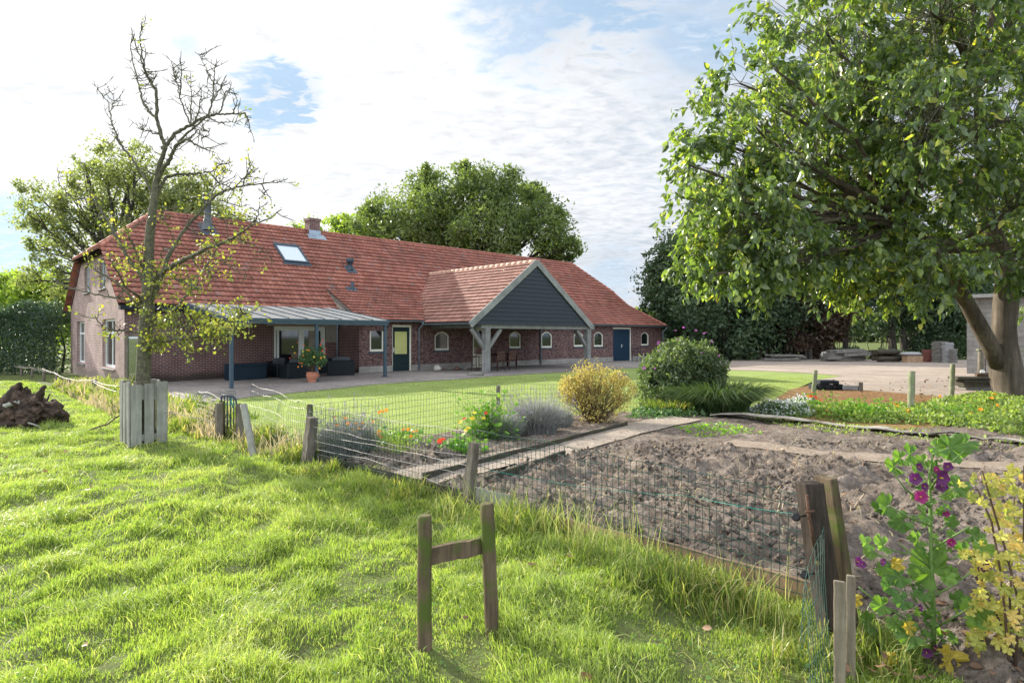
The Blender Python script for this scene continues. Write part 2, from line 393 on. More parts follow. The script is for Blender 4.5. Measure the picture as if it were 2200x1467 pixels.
b = nd(nt, 'ShaderNodeBsdfPrincipled', {'Base Color': ramp(nt, noise(nt, st, 2.2, 6, .65), [(.3, (.38, .35, .28)), (.5, (.68, .67, .62)), (.72, (.84, .84, .80))]), 'Roughness': .32, 'Specular IOR Level': .6})
t = nd(nt, 'ShaderNodeBsdfTranslucent', {'Color': (.5, .5, .45)})
nd(nt, 'ShaderNodeOutputMaterial', {0: nd(nt, 'ShaderNodeMixShader', {0: .3, 1: b.outputs[0], 2: t.outputs[0]}).outputs[0]}); M['poly'] = m

def m_tiles(name, reds, dark=.0, moss=None):
    m, nt = newmat(name); uv = tex(nt, 'UV')
    fl = nd(nt, 'ShaderNodeVectorMath', {0: uv}, operation='FLOOR').outputs[0]
    wn = nd(nt, 'ShaderNodeTexWhiteNoise', {'Vector': fl}, noise_dimensions='2D').outputs[0]
    col = ramp(nt, wn, reds)
    o = tex(nt)
    n1 = noise(nt, o, .55, 5, .65); n2 = noise(nt, o, 9, 5, .7)
    col = mix(nt, 1.0, col, ramp(nt, n1, [(.3, .72), (.7, 1.15)]), 'MULTIPLY')
    col = mix(nt, ramp(nt, n2, [(.55, 0.0), (.78, .6)]), col, (.06, .04, .04))
    # soot below the flue
    pos = nd(nt, 'ShaderNodeVectorMath', {0: o, 1: (-5.1, 6.6, 6.7)}, operation='SUBTRACT').outputs[0]
    sp = nd(nt, 'ShaderNodeSeparateXYZ', {0: pos})
    d = mth(nt, 'ADD', mth(nt, 'ABSOLUTE', sp.outputs[0]), mth(nt, 'MULTIPLY', mth(nt, 'ABSOLUTE', sp.outputs[1]), .45))
    col = mix(nt, ramp(nt, mth(nt, 'ADD', d, mth(nt, 'MULTIPLY', n1, .5)), [(.4, .62), (1.5, 0.0)]), col, (.055, .04, .045)) if dark else col
    stv = nd(nt, 'ShaderNodeMapping', {0: o, 'Scale': (1.6, .35, .35)}).outputs[0]
    col = mix(nt, ramp(nt, noise(nt, stv, 1.1, 7, .7), [(.5, 0.0), (.72, .55)]), col, (.10, .065, .06))
    col = mix(nt, ramp(nt, noise(nt, o, 22, 4, .7), [(.60, 0.0), (.70, .45)]), col, (.30, .27, .20))
    if moss: col = mix(nt, ramp(nt, noise(nt, o, 14, 6, .7), [(.58, 0.0), (.66, 1.0)]), col, moss)
    finish(nt, col, .72, noise(nt, o, 40, 3), .2, .004, .3); return m
REDS = [(0, (.25, .085, .058)), (.25, (.305, .108, .076)), (.6, (.345, .128, .090)), (.95, (.385, .152, .11)), (.985, (.31, .15, .125)), (1, (.25, .15, .13))]
M['tiles'] = m_tiles('red_roof_tile', REDS, dark=1)
M['tiles2'] = m_tiles('weathered_roof_tile', [(0, (.27, .125, .095)), (.5, (.36, .175, .135)), (1, (.43, .225, .175))], moss=(.045, .035, .03))
# ================================================================== GROUND
FENCE = [(-60, 64.5), (-23.4, 29.0), (-12.6, 18.3), (-4.9, 10.25), (-2.76, 8.4), (-.42, 6.2), (1.93, 3.95), (2.05, 3.2), (2.2, 1.5)]
fx_ = np.array([p[0] for p in FENCE[:7]]); fy_ = np.array([p[1] for p in FENCE[:7]])
def meadow_side(x, y):
    """metres from the fence line, positive on the meadow side"""
    x = np.asarray(x, float); y = np.asarray(y, float)
    yf = np.interp(x, fx_, fy_); d1 = (yf - y) * .72
    return np.where(x < 1.93, d1, np.where(y < 3.95, (1.99 + (3.95 - y) * .07) - x, -1.0))
def bump(x, y):
    md = sst(meadow_side(x, y), -.1, .5); r2 = np.hypot(x, y)
    h = (fbm(x * .9, y * .9, seed=3) - .5) * .20 + (fbm(x * 3.1, y * 3.1, seed=9, o=3) - .5) * .15
    return h * md * np.where(r2 < 60, 1, 0)
def gz(x, y): return zg(x, y) + bump(x, y)
m, nt = newmat('meadow_soil_green'); v = tex(nt)
gr = ramp(nt, noise(nt, v, .6, 6, .6), [(.3, (.075, .105, .03)), (.6, (.12, .16, .045)), (.8, (.17, .18, .08))])
gr = mix(nt, ramp(nt, noise(nt, v, 25, 5, .7), [(.4, 0.0), (.7, .8)]), gr, (.075, .06, .04))
finish(nt, gr, .95, noise(nt, v, 40, 4), .6, .03, .1); M['meadow'] = m
def axis(lo, hi, near, far, c):
    # fine steps around c, growing outwards
    a = [0.0]; st = near
    while a[-1] < max(hi - c, c - lo): a.append(a[-1] + st); st = st if a[-1] < 14 else st * 1.22
    a = np.array(a); full = np.concatenate([-a[:0:-1], a]) + c; return full[(full >= lo - far) & (full <= hi + far)]
gx = axis(-2500, 2500, .16, 400, -2.0); gy = axis(-200, 3000, .16, 400, 8.0)
XX, YY = np.meshgrid(gx, gy); ZZ = gz(XX, YY) - .035 * (meadow_side(XX, YY) < .15)
V = np.stack([XX, YY, ZZ], -1).reshape(-1, 3); nx_, ny_ = len(gx), len(gy)
i = np.arange(ny_ - 1)[:, None] * nx_ + np.arange(nx_ - 1)[None]
Fq = np.stack([i, i + 1, i + 1 + nx_, i + nx_], -1).reshape(-1, 4)
tag(nmesh('ground', V, Fq, M['meadow'], smooth=True), 'long lit green meadow ground in the foreground and beyond', None, kind='structure')

def dens(poly, st):
    o = []
    for a, b in zip(poly, poly[1:] + poly[:1]):
        n = max(1, int(math.hypot(b[0] - a[0], b[1] - a[1]) / st))
        o += [(a[0] + (b[0] - a[0]) * k / n, a[1] + (b[1] - a[1]) * k / n) for k in range(n)]
    return o
def inpoly(x, y, poly):
    x = np.asarray(x); y = np.asarray(y); c = np.zeros(x.shape, bool)
    for (x0, y0), (x1, y1) in zip(poly, poly[1:] + poly[:1]):
        if y0 == y1: continue
        c ^= ((y0 > y) != (y1 > y)) & (x < (x1 - x0) * (y - y0) / (y1 - y0) + x0)
    return c
def edge_dist(x, y, poly):
    d = np.full(np.shape(x), 1e9)
    for (x0, y0), (x1, y1) in zip(poly, poly[1:] + poly[:1]):
        dx, dy = x1 - x0, y1 - y0; L2 = dx * dx + dy * dy + 1e-12
        t = np.clip(((x - x0) * dx + (y - y0) * dy) / L2, 0, 1)
        d = np.minimum(d, np.hypot(x - x0 - t * dx, y - y0 - t * dy))
    return d
def sheet(name, poly, up, mat, step=1.0, hf=None, kind='structure', label=None, smooth=True):
    b = dens(poly, step); bx = np.array(b)
    x0, y0 = bx.min(0); x1, y1 = bx.max(0)
    qx, qy = np.meshgrid(np.arange(x0, x1, step), np.arange(y0, y1, step)); qx = qx.ravel() + step * .37; qy = qy.ravel() + step * .41
    k = inpoly(qx, qy, poly) & (edge_dist(qx, qy, poly) > step * .35)
    pts = [Vector(p) for p in b] + [Vector((a, c)) for a, c in zip(qx[k], qy[k])]
    n = len(b)
    vo, eo, fo, *_ = delaunay_2d_cdt(pts, [(i, (i + 1) % n) for i in range(n)], [], 1, 1e-5)
    P = np.array([(p.x, p.y) for p in vo]); z = zg(P[:, 0], P[:, 1]) + up
    if hf is not None: z = z + hf(P[:, 0], P[:, 1])
    Vv = np.column_stack([P, z]); ff = np.array([list(q) for q in fo if len(q) == 3], np.int64)
    a, b_, c = Vv[ff[:, 0]], Vv[ff[:, 1]], Vv[ff[:, 2]]
    flip = np.cross(b_ - a, c - a)[:, 2] < 0; ff[flip] = ff[flip][:, ::-1]
    o = nmesh(name, Vv, ff, mat, smooth=smooth)
    return tag(o, label, kind=kind)

def A(*pl): return [at(*p) for p in pl]
# lawn
m, nt = newmat('mown_lawn'); v = tex(nt)
c = ramp(nt, noise(nt, v, .8, 5, .6), [(.3, (.19, .25, .075)), (.7, (.29, .345, .115))])
c = mix(nt, ramp(nt, noise(nt, v, 60, 4, .7), [(.35, 0.0), (.75, .45)]), c, (.13, .18, .045))
finish(nt, c, .95, noise(nt, v, 90, 4), .5, .02, .1); M['lawn'] = m
LAWN = [(-5.5, 10.9), (-10.5, 16.3)] + A((345, 868), (420, 862), (470, 857), (504, 855), (540, 848), (645, 837), (727, 830), (809, 821), (900, 815.5), (989, 810), (1070, 803.5), (1150, 797.5), (1253, 791.5), (1374, 785.5), (1460, 789), (1562, 795), (1630, 797), (1720, 801), (1810, 807.5), (1752, 817), (1700, 840), (1660, 862), (1600, 900)) + [(4.0, 12.0), (1.2, 12.0), (-1.4, 9.4), (-2.75, 8.5)]
sheet('lawn', LAWN, 0.0, M['lawn'], .8)
# patio and yard pavers
m, nt = newmat('brick_pavers'); v = tex(nt); mp = nd(nt, 'ShaderNodeMapping', {0: v, 'Rotation': (0, 0, R(44))}).outputs[0]
b = nd(nt, 'ShaderNodeTexBrick', {'Vector': mp, 'Color1': (.27, .235, .215), 'Color2': (.20, .18, .17), 'Mortar': (.12, .105, .095), 'Scale': 1.0, 'Mortar Size': .006, 'Brick Width': .21, 'Row Height': .105})
c = mix(nt, 1.0, b.outputs[0], ramp(nt, noise(nt, v, .5, 6, .65), [(.3, .75), (.7, 1.25)]), 'MULTIPLY')
c = mix(nt, .5, c, ramp(nt, noise(nt, v, 25, 4, .7), [(.3, .6), (.7, 1.3)]), 'MULTIPLY')
finish(nt, c, .9, noise(nt, v, 30, 4), .3, .01, .2); M['pavers'] = m
m, nt = newmat('yard_pavers'); v = tex(nt); mp = nd(nt, 'ShaderNodeMapping', {0: v, 'Rotation': (0, 0, R(10))}).outputs[0]
b = nd(nt, 'ShaderNodeTexBrick', {'Vector': mp, 'Color1': (.37, .305, .255), 'Color2': (.29, .24, .20), 'Mortar': (.19, .155, .13), 'Scale': 1.0, 'Mortar Size': .006, 'Brick Width': .21, 'Row Height': .105})
c = mix(nt, 1.0, b.outputs[0], ramp(nt, noise(nt, v, .4, 6, .65), [(.3, .8), (.7, 1.2)]), 'MULTIPLY')
c = mix(nt, ramp(nt, noise(nt, v, 4, 6, .75), [(.55, 0.0), (.72, .7)]), c, (.15, .10, .06)); c = mix(nt, ramp(nt, noise(nt, v, .22, 5, .6, 1.2), [(.48, 0.0), (.60, .45)]), c, (.20, .165, .14))
finish(nt, c, .9, noise(nt, v, 30, 4), .3, .01, .2); M['yard'] = m
PAT = A((345, 868)) + [hw(-9.2, -3.4), hw(-9.0, 2.2), hw(0.2, 2.2), hw(0.2, .2), hw(25.4, .2), hw(30, -3)] + A((1560, 783), (1460, 795), (1374, 790), (1253, 797), (1150, 803), (1070, 808), (989, 815), (900, 820), (809, 826), (727, 835), (645, 843), (540, 853), (504, 859), (470, 861), (420, 866))
sheet('patio_paving', PAT, .014, M['pavers'], .9)
YARD = [hw(26.5, -.5), hw(28, 6)] + [(10, 47.5), (17.5, 45.6), (22, 45.3), (31, 45.0), (48, 40), (60, 30), (34, 14.5), (20.0, 15.5), (16.5, 17.2)] + A((2000, 858), (1860, 846), (1752, 832), (1752, 817), (1810, 807.5), (1720, 801), (1630, 797), (1562, 795)) + [hw(29.9, -3.2)]
sheet('yard_paving', YARD, .012, M['yard'], 1.2)
# brown leafy patch behind the flower strip
m, nt = newmat('leafy_brown_ground'); v = tex(nt)
c = ramp(nt, noise(nt, v, 9, 6, .75), [(.3, (.12, .070, .035)), (.55, (.26, .15, .075)), (.75, (.38, .24, .13))])
c = mix(nt, ramp(nt, noise(nt, v, 1.1, 4, .6), [(.55, 0.0), (.75, .8)]), c, (.20, .24, .07))
finish(nt, c, .95, noise(nt, v, 30, 5), .8, .04, .1); M['leafground'] = m
PATCH = A((1612, 890), (1700, 838), (1752, 826), (1860, 840), (2010, 852), (2060, 868), (2190, 900), (1900, 930), (1690, 910))
sheet('bare_leafy_ground', PATCH, .026, M['leafground'], .5)

# kitchen garden soil
def m_soil(name, a, b, c3):
    m, nt = newmat(name); v = tex(nt)
    n1 = noise(nt, v, 4, 8, .72); n2 = noise(nt, v, 22, 6, .75); n3 = noise(nt, v, 70, 3, .6)
    c = ramp(nt, n1, [(.3, a), (.55, b), (.75, c3)])
    c = mix(nt, ramp(nt, n2, [(.35, .6), (.6, 0.0)]), c, tuple(x * .45 for x in a))
    finish(nt, c, .97, mth(nt, 'ADD', mth(nt, 'MULTIPLY', n2, 1.0), mth(nt, 'MULTIPLY', n3, .35)), 1.0, .05, .05); return m
M['soil'] = m_soil('dry_garden_soil', (.12, .095, .075), (.28, .235, .20), (.42, .36, .315))
M['path'] = m_soil('trodden_path', (.36, .30, .25), (.47, .40, .335), (.54, .47, .40))
BED = [(-2.72, 8.42), (-.42, 6.22), (1.95, 3.97), (2.12, 3.2), (2.3, 1.2), (9, 1.2), (16, 8), (18.5, 15), (13.5, 15.5)] + A((2060, 868), (2190, 900), (1900, 925), (1690, 905), (1612, 890)) + [(5.0, 14.2), (3.0, 13.9), (1.2, 13.3), (-.2, 12.2), (-1.5, 10.5), (-2.7, 8.8)]
PATHL = [(-1.62, 7.42), (-.72, 6.55)] + A((1300, 938), (1440, 910), (1520, 925), (1600, 905), (1530, 893), (1420, 893), (1345, 915))
rows_dir = np.array([.73, -.68])
def clods(x, y):
    cl = fbm(x * 2.2, y * 2.2, seed=21, o=4); f2 = fbm(x * 9, y * 9, seed=5, o=3); f3 = fbm(x * 24, y * 24, seed=8, o=2)
    return (cl - .5) * .30 + np.abs(f2 - .5) * -.26 + (f3 - .5) * .13
def line_d(x, y, a, b):
    dx, dy = b[0] - a[0], b[1] - a[1]; t = np.clip(((x - a[0]) * dx + (y - a[1]) * dy) / (dx * dx + dy * dy), 0, 1)
    return np.hypot(x - a[0] - t * dx, y - a[1] - t * dy)
MIDP = [at(1560, 958), at(1760, 985), at(2200, 1015), (9.5, 7.4)]
PATHC = [(-1.25, 7.05), at(1180, 978), at(1330, 935), at(1470, 905)]
def bedh(x, y):
    e = sst(edge_dist(x, y, BED), .0, .35)
    flat = np.minimum.reduce([line_d(x, y, a, b) for a, b in zip(MIDP, MIDP[1:])]); fl = 1 - sst(flat, .28, .55)
    fp = np.minimum.reduce([line_d(x, y, a, b) for a, b in zip(PATHC, PATHC[1:])]); fl2 = 1 - sst(fp, .36, .6)
    near = 1 - sst(y, 8.5, 10)
    h = .06 + clods(x, y) * (1 - .85 * np.maximum(fl, fl2)) * (.35 + .65 * near) + .05 * near * (1 - np.maximum(fl, fl2))
    return h * e
sheet('garden_soil', BED, .0, M['soil'], .045, bedh)
def pathh(x, y): return bedh(x, y) + .012 + (fbm(x * 7, y * 7, seed=4) - .5) * .007
def strip(cl, w, st=.12):
    out = []
    for (a, b) in zip(cl, cl[1:]):
        n = max(1, int(math.hypot(b[0] - a[0], b[1] - a[1]) / .5))
        out += [(a[0] + (b[0] - a[0]) * k / n, a[1] + (b[1] - a[1]) * k / n) for k in range(n)]
    out.append(cl[-1]); L = []; Rr = []
    for k, p in enumerate(out):
        q0, q1 = out[max(0, k - 1)], out[min(len(out) - 1, k + 1)]; dx, dy = q1[0] - q0[0], q1[1] - q0[1]; l = math.hypot(dx, dy)
        ww = w * (1 + random.uniform(-.08, .08)); L.append((p[0] - dy / l * ww, p[1] + dx / l * ww)); Rr.append((p[0] + dy / l * ww, p[1] - dx / l * ww))
    return L + Rr[::-1]
sheet('garden_path', strip(PATHC, .40), .006, M['path'], .12, pathh)
M['midpath'] = m_soil('smooth_soil_path', (.31, .25, .20), (.40, .325, .265), (.46, .38, .315))
sheet('trodden_soil_path', strip(MIDP, .30), .004, M['midpath'], .12, pathh)

def onbed(x, y): return float(zg(x, y) + bedh(np.array([x]), np.array([y]))[0])

# ================================================================== FARMHOUSE
T, SL, WW, L = 1.95, 8.94, 11.6, 25.18; CT = T + WW / 2; ZR, SLOPE = 7.63, .765
def zr(t): return ZR - SLOPE * abs(CT - t)
KT, KZ = 3.07, ZR - SLOPE * (CT - 3.07); EZ = 2.46; KS = (KZ - EZ) / (KT + .3)
def zwing(t): return KZ - KS * (KT - t)
house = thing('farmhouse', 'long brick farmhouse with red tiled roof, open timber porch and half-hipped gable', 'farmhouse'); house.matrix_world = HM
loc, rot, _ = HM.decompose(); house.location = loc; house.rotation_mode = 'XYZ'; house.rotation_euler = rot.to_euler()

def holed(mb, a0, a1, z0, z1, holes, place, m=0):
    """rect wall face with rect holes; place(a,z)->point"""
    xs = sorted({a0, a1} | {h[0] for h in holes} | {h[1] for h in holes}); zs = sorted({z0, z1} | {h[2] for h in holes} | {h[3] for h in holes})
    for xa, xb in zip(xs, xs[1:]):
        for za, zb in zip(zs, zs[1:]):
            cx_, cz_ = (xa + xb) / 2, (za + zb) / 2
            if any(h[0] < cx_ < h[1] and h[2] < cz_ < h[3] for h in holes): continue
            mb.add([place(xa, za), place(xb, za), place(xb, zb), place(xa, zb)], [(0, 1, 2, 3)], m)
def arc(xa, xb, zs, rise, n=10):
    w = (xb - xa) / 2; r = (w * w + rise * rise) / (2 * rise); cz_ = zs + rise - r; a = math.asin(w / r)
    return [((xa + xb) / 2 + r * math.sin(-a + 2 * a * k / n), cz_ + r * math.cos(-a + 2 * a * k / n)) for k in range(n + 1)]
def arch_window(sa, sb, zb, zt, rise=None, fw=.09, t=0.0, mat='cream', label=None, door=False, pane='glass', sill=True):
    """frame ring with arched head, recessed pane; wall hole = bounding rect"""
    rise = rise if rise is not None else (sb - sa) * .22
    zs = zt - rise; o = [(sa, zb), (sb, zb)] + arc(sa, sb, zs, rise)[::-1]; ii = [(sa + fw, zb + fw * (1.2)), (sb - fw, zb + fw * 1.2)] + arc(sa + fw, sb - fw, zs, rise - .02 if rise > .03 else .011)[::-1]
    if rise > .03: ii = ii[:2] + [(x, z - fw * .8) for x, z in arc(sa + fw, sb - fw, zs + .02, rise - .02)[::-1]]
    mb = MB(); n = len(o); y0, y1 = t + .035, t + .13
    vs = [(x, y0, z) for x, z in o] + [(x, y0, z) for x, z in ii] + [(x, y1, z) for x, z in ii] + [(x, y1, z) for x, z in o]
    fs = []
    for k in range(n):
        j = (k + 1) % n
        fs += [(k, j, n + j, n + k), (n + k, n + j, 2 * n + j, 2 * n + k), (3 * n + k, 3 * n + j, j, k)]
    mb.add(vs, fs); w = mb.build('window', M[mat], house)
    if label: w['label'] = label
    pb = MB(); pb.add([(x, t + .085, z) for x, z in ii], [tuple(range(n))]); pb.build('pane', M[pane], w)
    if sill:
        sb_ = MB(); sb_.box((sa - .06, t - .045, zb - .085), (sb + .06, t + .12, zb - .002)); sb_.build('sill', M['darkzinc'], w)
    return w
wall = MB(); old = []
P0 = lambda a, z: (a, 0.0, z)
WIN = [  # px left, px right, py top, py bottom  (on the barn wall, t = 0)
    (934, 965, 712.5, 752.5), (1094.5, 1119.5, 712.5, 748), (1163.5, 1186.5, 712.5, 747), (1233, 1253.5, 713, 744.5), (1276, 1296, 713, 744.5), (1377.5, 1394, 713.5, 742)]
holes = []; wins = []
for (a, b, c, d) in WIN:
    s0, s1 = s_at(a, 0), s_at(b, 0); z1, z0 = z_at(c, (s0 + s1) / 2, 0), z_at(d, (s0 + s1) / 2, 0); wins.append((s0, s1, z0, z1)); holes.append((s0, s1, z0, z1))
sq = (s_at(794.5, 0), s_at(825, 0)); sq = (*sq, z_at(755, sum(sq) / 2, 0), z_at(710.5, sum(sq) / 2, 0)); holes.append(sq)
d1 = (s_at(843, 0), s_at(884, 0), -.05, z_at(698, s_at(863, 0), 0)); holes.append(d1)
d2 = (s_at(1016, 0), s_at(1050, 0), -.05, z_at(694, s_at(1033, 0), 0)); holes.append(d2)
d3 = (s_at(1317, 0), s_at(1356, 0), -.05, z_at(703.5, s_at(1336, 0), 0)); holes.append(d3)
WT = 2.62
holed(wall, 0, L, -.25, WT, holes, P0)
for (s0, s1, z0, z1) in wins + [d2]:      # brick spandrels above the arches, reveals
    rise = (s1 - s0) * .22 if (s0, s1) != d2[:2] else .12; ar = arc(s0, s1, z1 - rise, rise)
    for (p, q) in zip(ar, ar[1:]): wall.add([(p[0], 0, p[1]), (q[0], 0, q[1]), (q[0], 0, z1), (p[0], 0, z1)], [(0, 1, 2, 3)])
for h in holes:
    for (a, b) in (((h[0], h[2]), (h[0], h[3])), ((h[1], h[2]), (h[1], h[3])), ((h[0], h[3]), (h[1], h[3])), ((h[0], h[2]), (h[1], h[2]))):
        wall.add([(a[0], 0, a[1]), (b[0], 0, b[1]), (b[0], .3, b[1]), (a[0], .3, a[1])], [(0, 1, 2, 3)])
# barn side walls
gp = [(0.0, -.25), (0, zwing(0) - .06), (KT, KZ - .06)]
wall.add([(0, 0, -.25), (0, T, -.25), (0, T, zwing(T) - .07), (0, 0, zwing(0) - .07)], [(0, 1, 2, 3)], 1)
wall.add([(L, t, z) for t, z in [(0, -.25), (2 * CT, -.25), (2 * CT, WT), (2 * CT - KT, KZ - .07), (CT + 3, zr(CT + 3) - .07), (CT - 3.2, zr(CT - 3.2) - .07), (KT, KZ - .07), (0, zwing(0) - .07)]], [tuple(range(8))], 1)
wall.add([(0, 2 * CT, -.25), (L, 2 * CT, -.25), (L, 2 * CT, WT), (0, 2 * CT, WT)], [(0, 1, 2, 3)])
wall.add([(0, T + WW, -.25), (0, 2 * CT, -.25), (0, 2 * CT, WT - .1), (0, T + WW, 3.0)], [(0, 1, 2, 3)])
wall.build('barn_wall', [M['brick_old'], M['brick']], house, uvbox=True, recalc=False)
pl = MB()
edges = [0.0] + sorted([d1[0], d1[1], d2[0], d2[1], d3[0], d3[1]]) + [L]
for a, b in zip(edges[::2], edges[1::2]): pl.box((a - (.02 if a == 0 else 0), -.025, -.25), (b + (.02 if b == L else 0), .0, .30))
pl.build('plinth', M['plinth'], house, uvbox=True)
for k, w_ in enumerate(wins): arch_window(*w_, fw=.085)
arch_window(sq[0], sq[1], sq[2], sq[3], rise=.011, fw=.085)
# doors
def door(s0, s1, zt, mats, two=False, glazed=False, t=0.0, label=None):
    f = MB(); fw = .085
    f.box((s0, t + .03, 0), (s0 + fw * (.2 if two else .5), t + .14, zt - fw)); f.box((s1 - fw, t + .03, 0), (s1, t + .14, zt - fw)); f.box((s0, t + .03, zt - fw * 1.3), (s1, t + .14, zt)); fr = f.build('door', M['cream'], house)
    if label: fr['label'] = label
    a0, a1 = s0 + fw * (.2 if two else .5), s1 - fw
    l = MB(); n = 9 if two else 1
    if two:
        mid = (a0 + a1) / 2
        for (u0, u1) in ((a0, mid - .006), (mid + .006, a1)):
            nb = 6
            for k in range(nb): l.box((u0 + (u1 - u0) * k / nb + .003, t + .06 + .004 * (k % 2), .03), (u0 + (u1 - u0) * (k + 1) / nb - .003, t + .11, zt - fw * 1.3 - .01))
    else:
        zs = [.03 + .155 * k for k in range(6)]
        for za, zb in zip(zs, zs[1:]): l.box((a0, t + .062, za), (a1, t + .11, zb - .012))
        z0 = zs[-1]; zt2 = zt - fw * 1.3 - .01
        l.box((a0, t + .06, z0), (a0 + .13, t + .11, zt2)); l.box((a1 - .13, t + .06, z0), (a1, t + .11, zt2)); l.box((a0 + .13, t + .06, zt2 - .2), (a1 - .13, t + .11, zt2)); l.box((a0 + .13, t + .06, z0), (a1 - .13, t + .11, z0 + .03))
        p = MB(); p.box((a0 + .13, t + .075, z0 + .03), (a1 - .13, t + .09, zt2 - .2)); p.build('pane', M['yellowpaint'], fr)
    l.build('door_leaf', M[mats], fr)
    h = MB(); hx = (a0 + a1) / 2 + .03 if two else a0 + .07
    h.box((hx - .02, t + .045, .92), (hx + .02, t + .062, 1.16)); h.tube([(hx, t + .05, 1.05), (hx, t + .0, 1.05), (hx + .12, t + .0, 1.05)], .011, 6); h.build('handle', M['white'], fr)
door(d1[0], d1[1], d1[3], 'greendoor', label='dark green stable door with a tall yellow pane')
door(d3[0], d3[1], d3[3], 'bluedoor', two=True, label='dark blue double plank door')
w = arch_window(d2[0], d2[1], .0, d2[3], rise=.12, fw=.10, sill=False, label='arched cream door frame behind the porch post'); w.name = 'door'
mb = MB(); mb.box((d2[0] + .1, .06, .1), (d2[1] - .1, .08, .75)); mb.build('door_panel', M['cream'], w)
mb = MB(); mb.prism([(d2[0] + .1, d2[3] - .42), (d2[1] - .1, d2[3] - .42)] + arc(d2[0] + .1, d2[1] - .1, d2[3] - .16, .08)[::-1], .055, .075, 1); mb.build('fanlight_panel', M['cream'], w)

# living part: front wall under the canopy (t = T)
lw = MB(); PD = [(s_at(588.5, T), s_at(699.5, T), -.3, z_at(701, s_at(640, T), T))]
holed(lw, -SL, 0, -.45, 3.12, PD, lambda a, z: (a, T, z))
h = PD[0]
for (a, b) in (((h[0], h[2]), (h[0], h[3])), ((h[1], h[2]), (h[1], h[3])), ((h[0], h[3]), (h[1], h[3]))):
    lw.add([(a[0], T, a[1]), (b[0], T, b[1]), (b[0], T + .3, b[1]), (a[0], T + .3, a[1])], [(0, 1, 2, 3)])
rw = MB(); rw.add([(-SL, T + WW, -.3), (0, T + WW, -.3), (0, T + WW, 3.1), (-SL, T + WW, 3.1)], [(0, 1, 2, 3)]); rw.build('rear_wall', M['brick'], house, uvbox=True, recalc=False)
lw.build('house_wall', M['brick'], house, uvbox=True, recalc=False)
lt = MB(); lt.box((h[0] - .35, T - .012, h[3] + .002), (h[1] + 1.0, T + .01, h[3] + .24)); lt.box((h[1] + .004, T - .014, h[3] - .75), (h[1] + .62, T + .01, h[3] + .001)); lt.build('lintel', M['lintel'], house)
lt = MB(); lt.box((h[0] - .02, T - .02, h[3] + .01), (h[1] - .3, T - .013, h[3] + .05)); lt.build('flashing_strip', M['terracotta'], house)
pd_ = MB(); s0, s1, _, z1 = h; mid = s0 + (s1 - s0) * .49; z0 = -.1; t0, t1 = T + .05, T + .15
for (a, b, c, d) in ((s0, s0 + .12, z0, z1), (s1 - .22, s1, z0, z1), (mid - .04, mid + .22, z0, z1), (s0 + .12, mid - .04, z1 - .14, z1), (mid + .22, s1 - .22, z1 - .2, z1), (s0 + .12, mid - .04, z0, z0 + .12), (mid + .22, s1 - .22, z0, z0 + .12)): pd_.box((a, t0, c), (b, t1, d))
pd_.box((s0 + .16, t0 - .03, z0), (s0 + .24, t0 + .05, z1 - .16)); pd_.box((s0 + .1, t0 - .03, z1 - .2), (mid, t0 + .02, z1 - .12))
sd = pd_.build('sliding_door', M['white'], house); sd['label'] = 'wide white-framed glass patio door'
g_ = MB(); g_.box((s0 + .1, T + .09, z0), (s1 - .1, T + .11, z1 - .05)); g_.build('pane', M['glass'], sd)
cu = MB(); cu.box((mid + .45, T + .075, z0 + .1), (mid + .78, T + .085, z1 - .2)); cu.build('curtain', m_plain('beige_curtain', (.36, .32, .27), (.28, .25, .21), 5, .9, .1), sd)

# gable (s = -SL)
GW = MB(); HK = 2.95; ZH = zr(T + HK)
def gpx(x0, x1, yt, yb):
    k0, k1 = (x0 - 1100) / F, (x1 - 1100) / F
    def tt(k): return (OX - SL * SX - k * (OY - SL * CX)) / (k * SX + CX)
    a, b = sorted((tt(k0), tt(k1))); mx = (x0 + x1) / 2; km = (mx - 1100) / F; Yd = OY - SL * CX + tt(km) * SX
    return a, b, CH + (YH - yb) / F * Yd, CH + (YH - yt) / F * Yd
GH = [gpx(179, 192, 571, 628), gpx(213, 226, 555, 617), gpx(165.5, 182, 690.5, 779), gpx(220, 247.5, 682.5, 784)]
GH[1] = (*GH[1][:2], *GH[0][2:]); GH[3] = (*GH[3][:2], *GH[2][2:])
# make widths plausible and equal per floor
GH[0] = (GH[0][0], GH[0][0] + 1.15, *GH[0][2:]); GH[1] = (GH[1][0], GH[1][0] + 1.15, *GH[1][2:])
zlev = sorted({-.5, 3.19} | {v_ for q in GH[2:] for v_ in q[2:]})
holed(GW, T, T + WW, -.5, 3.19, GH[2:], lambda a, z: (-SL, a, z))
# upper part: rows clipped to the roof slope
zz_ = sorted({3.19, ZH} | {q for h_ in GH[:2] for q in h_[2:] if 3.19 < q < ZH}); NZ = [zz_[0]]
for q in zz_[1:]:
    k = max(1, int((q - NZ[-1]) / .3)); NZ += [NZ[-1] + (q - NZ[-1]) * (i_ + 1) / k for i_ in range(k)]
for za, zb in zip(NZ, NZ[1:]):
    la, lb = T + (za - 3.19) / SLOPE + .02, T + (zb - 3.19) / SLOPE + .02; cuts = [None]
    xs = [(la, lb)]
    for h_ in sorted(GH[:2]):
        if h_[2] < (za + zb) / 2 < h_[3]: xs += [(h_[0], h_[0]), (h_[1], h_[1])]
    xs.append((2 * CT - la, 2 * CT - lb))
    for (p, q) in zip(xs[::2], xs[1::2]): GW.add([(-SL, p[0], za), (-SL, q[0], za), (-SL, q[1], zb), (-SL, p[1], zb)], [(0, 1, 2, 3)])
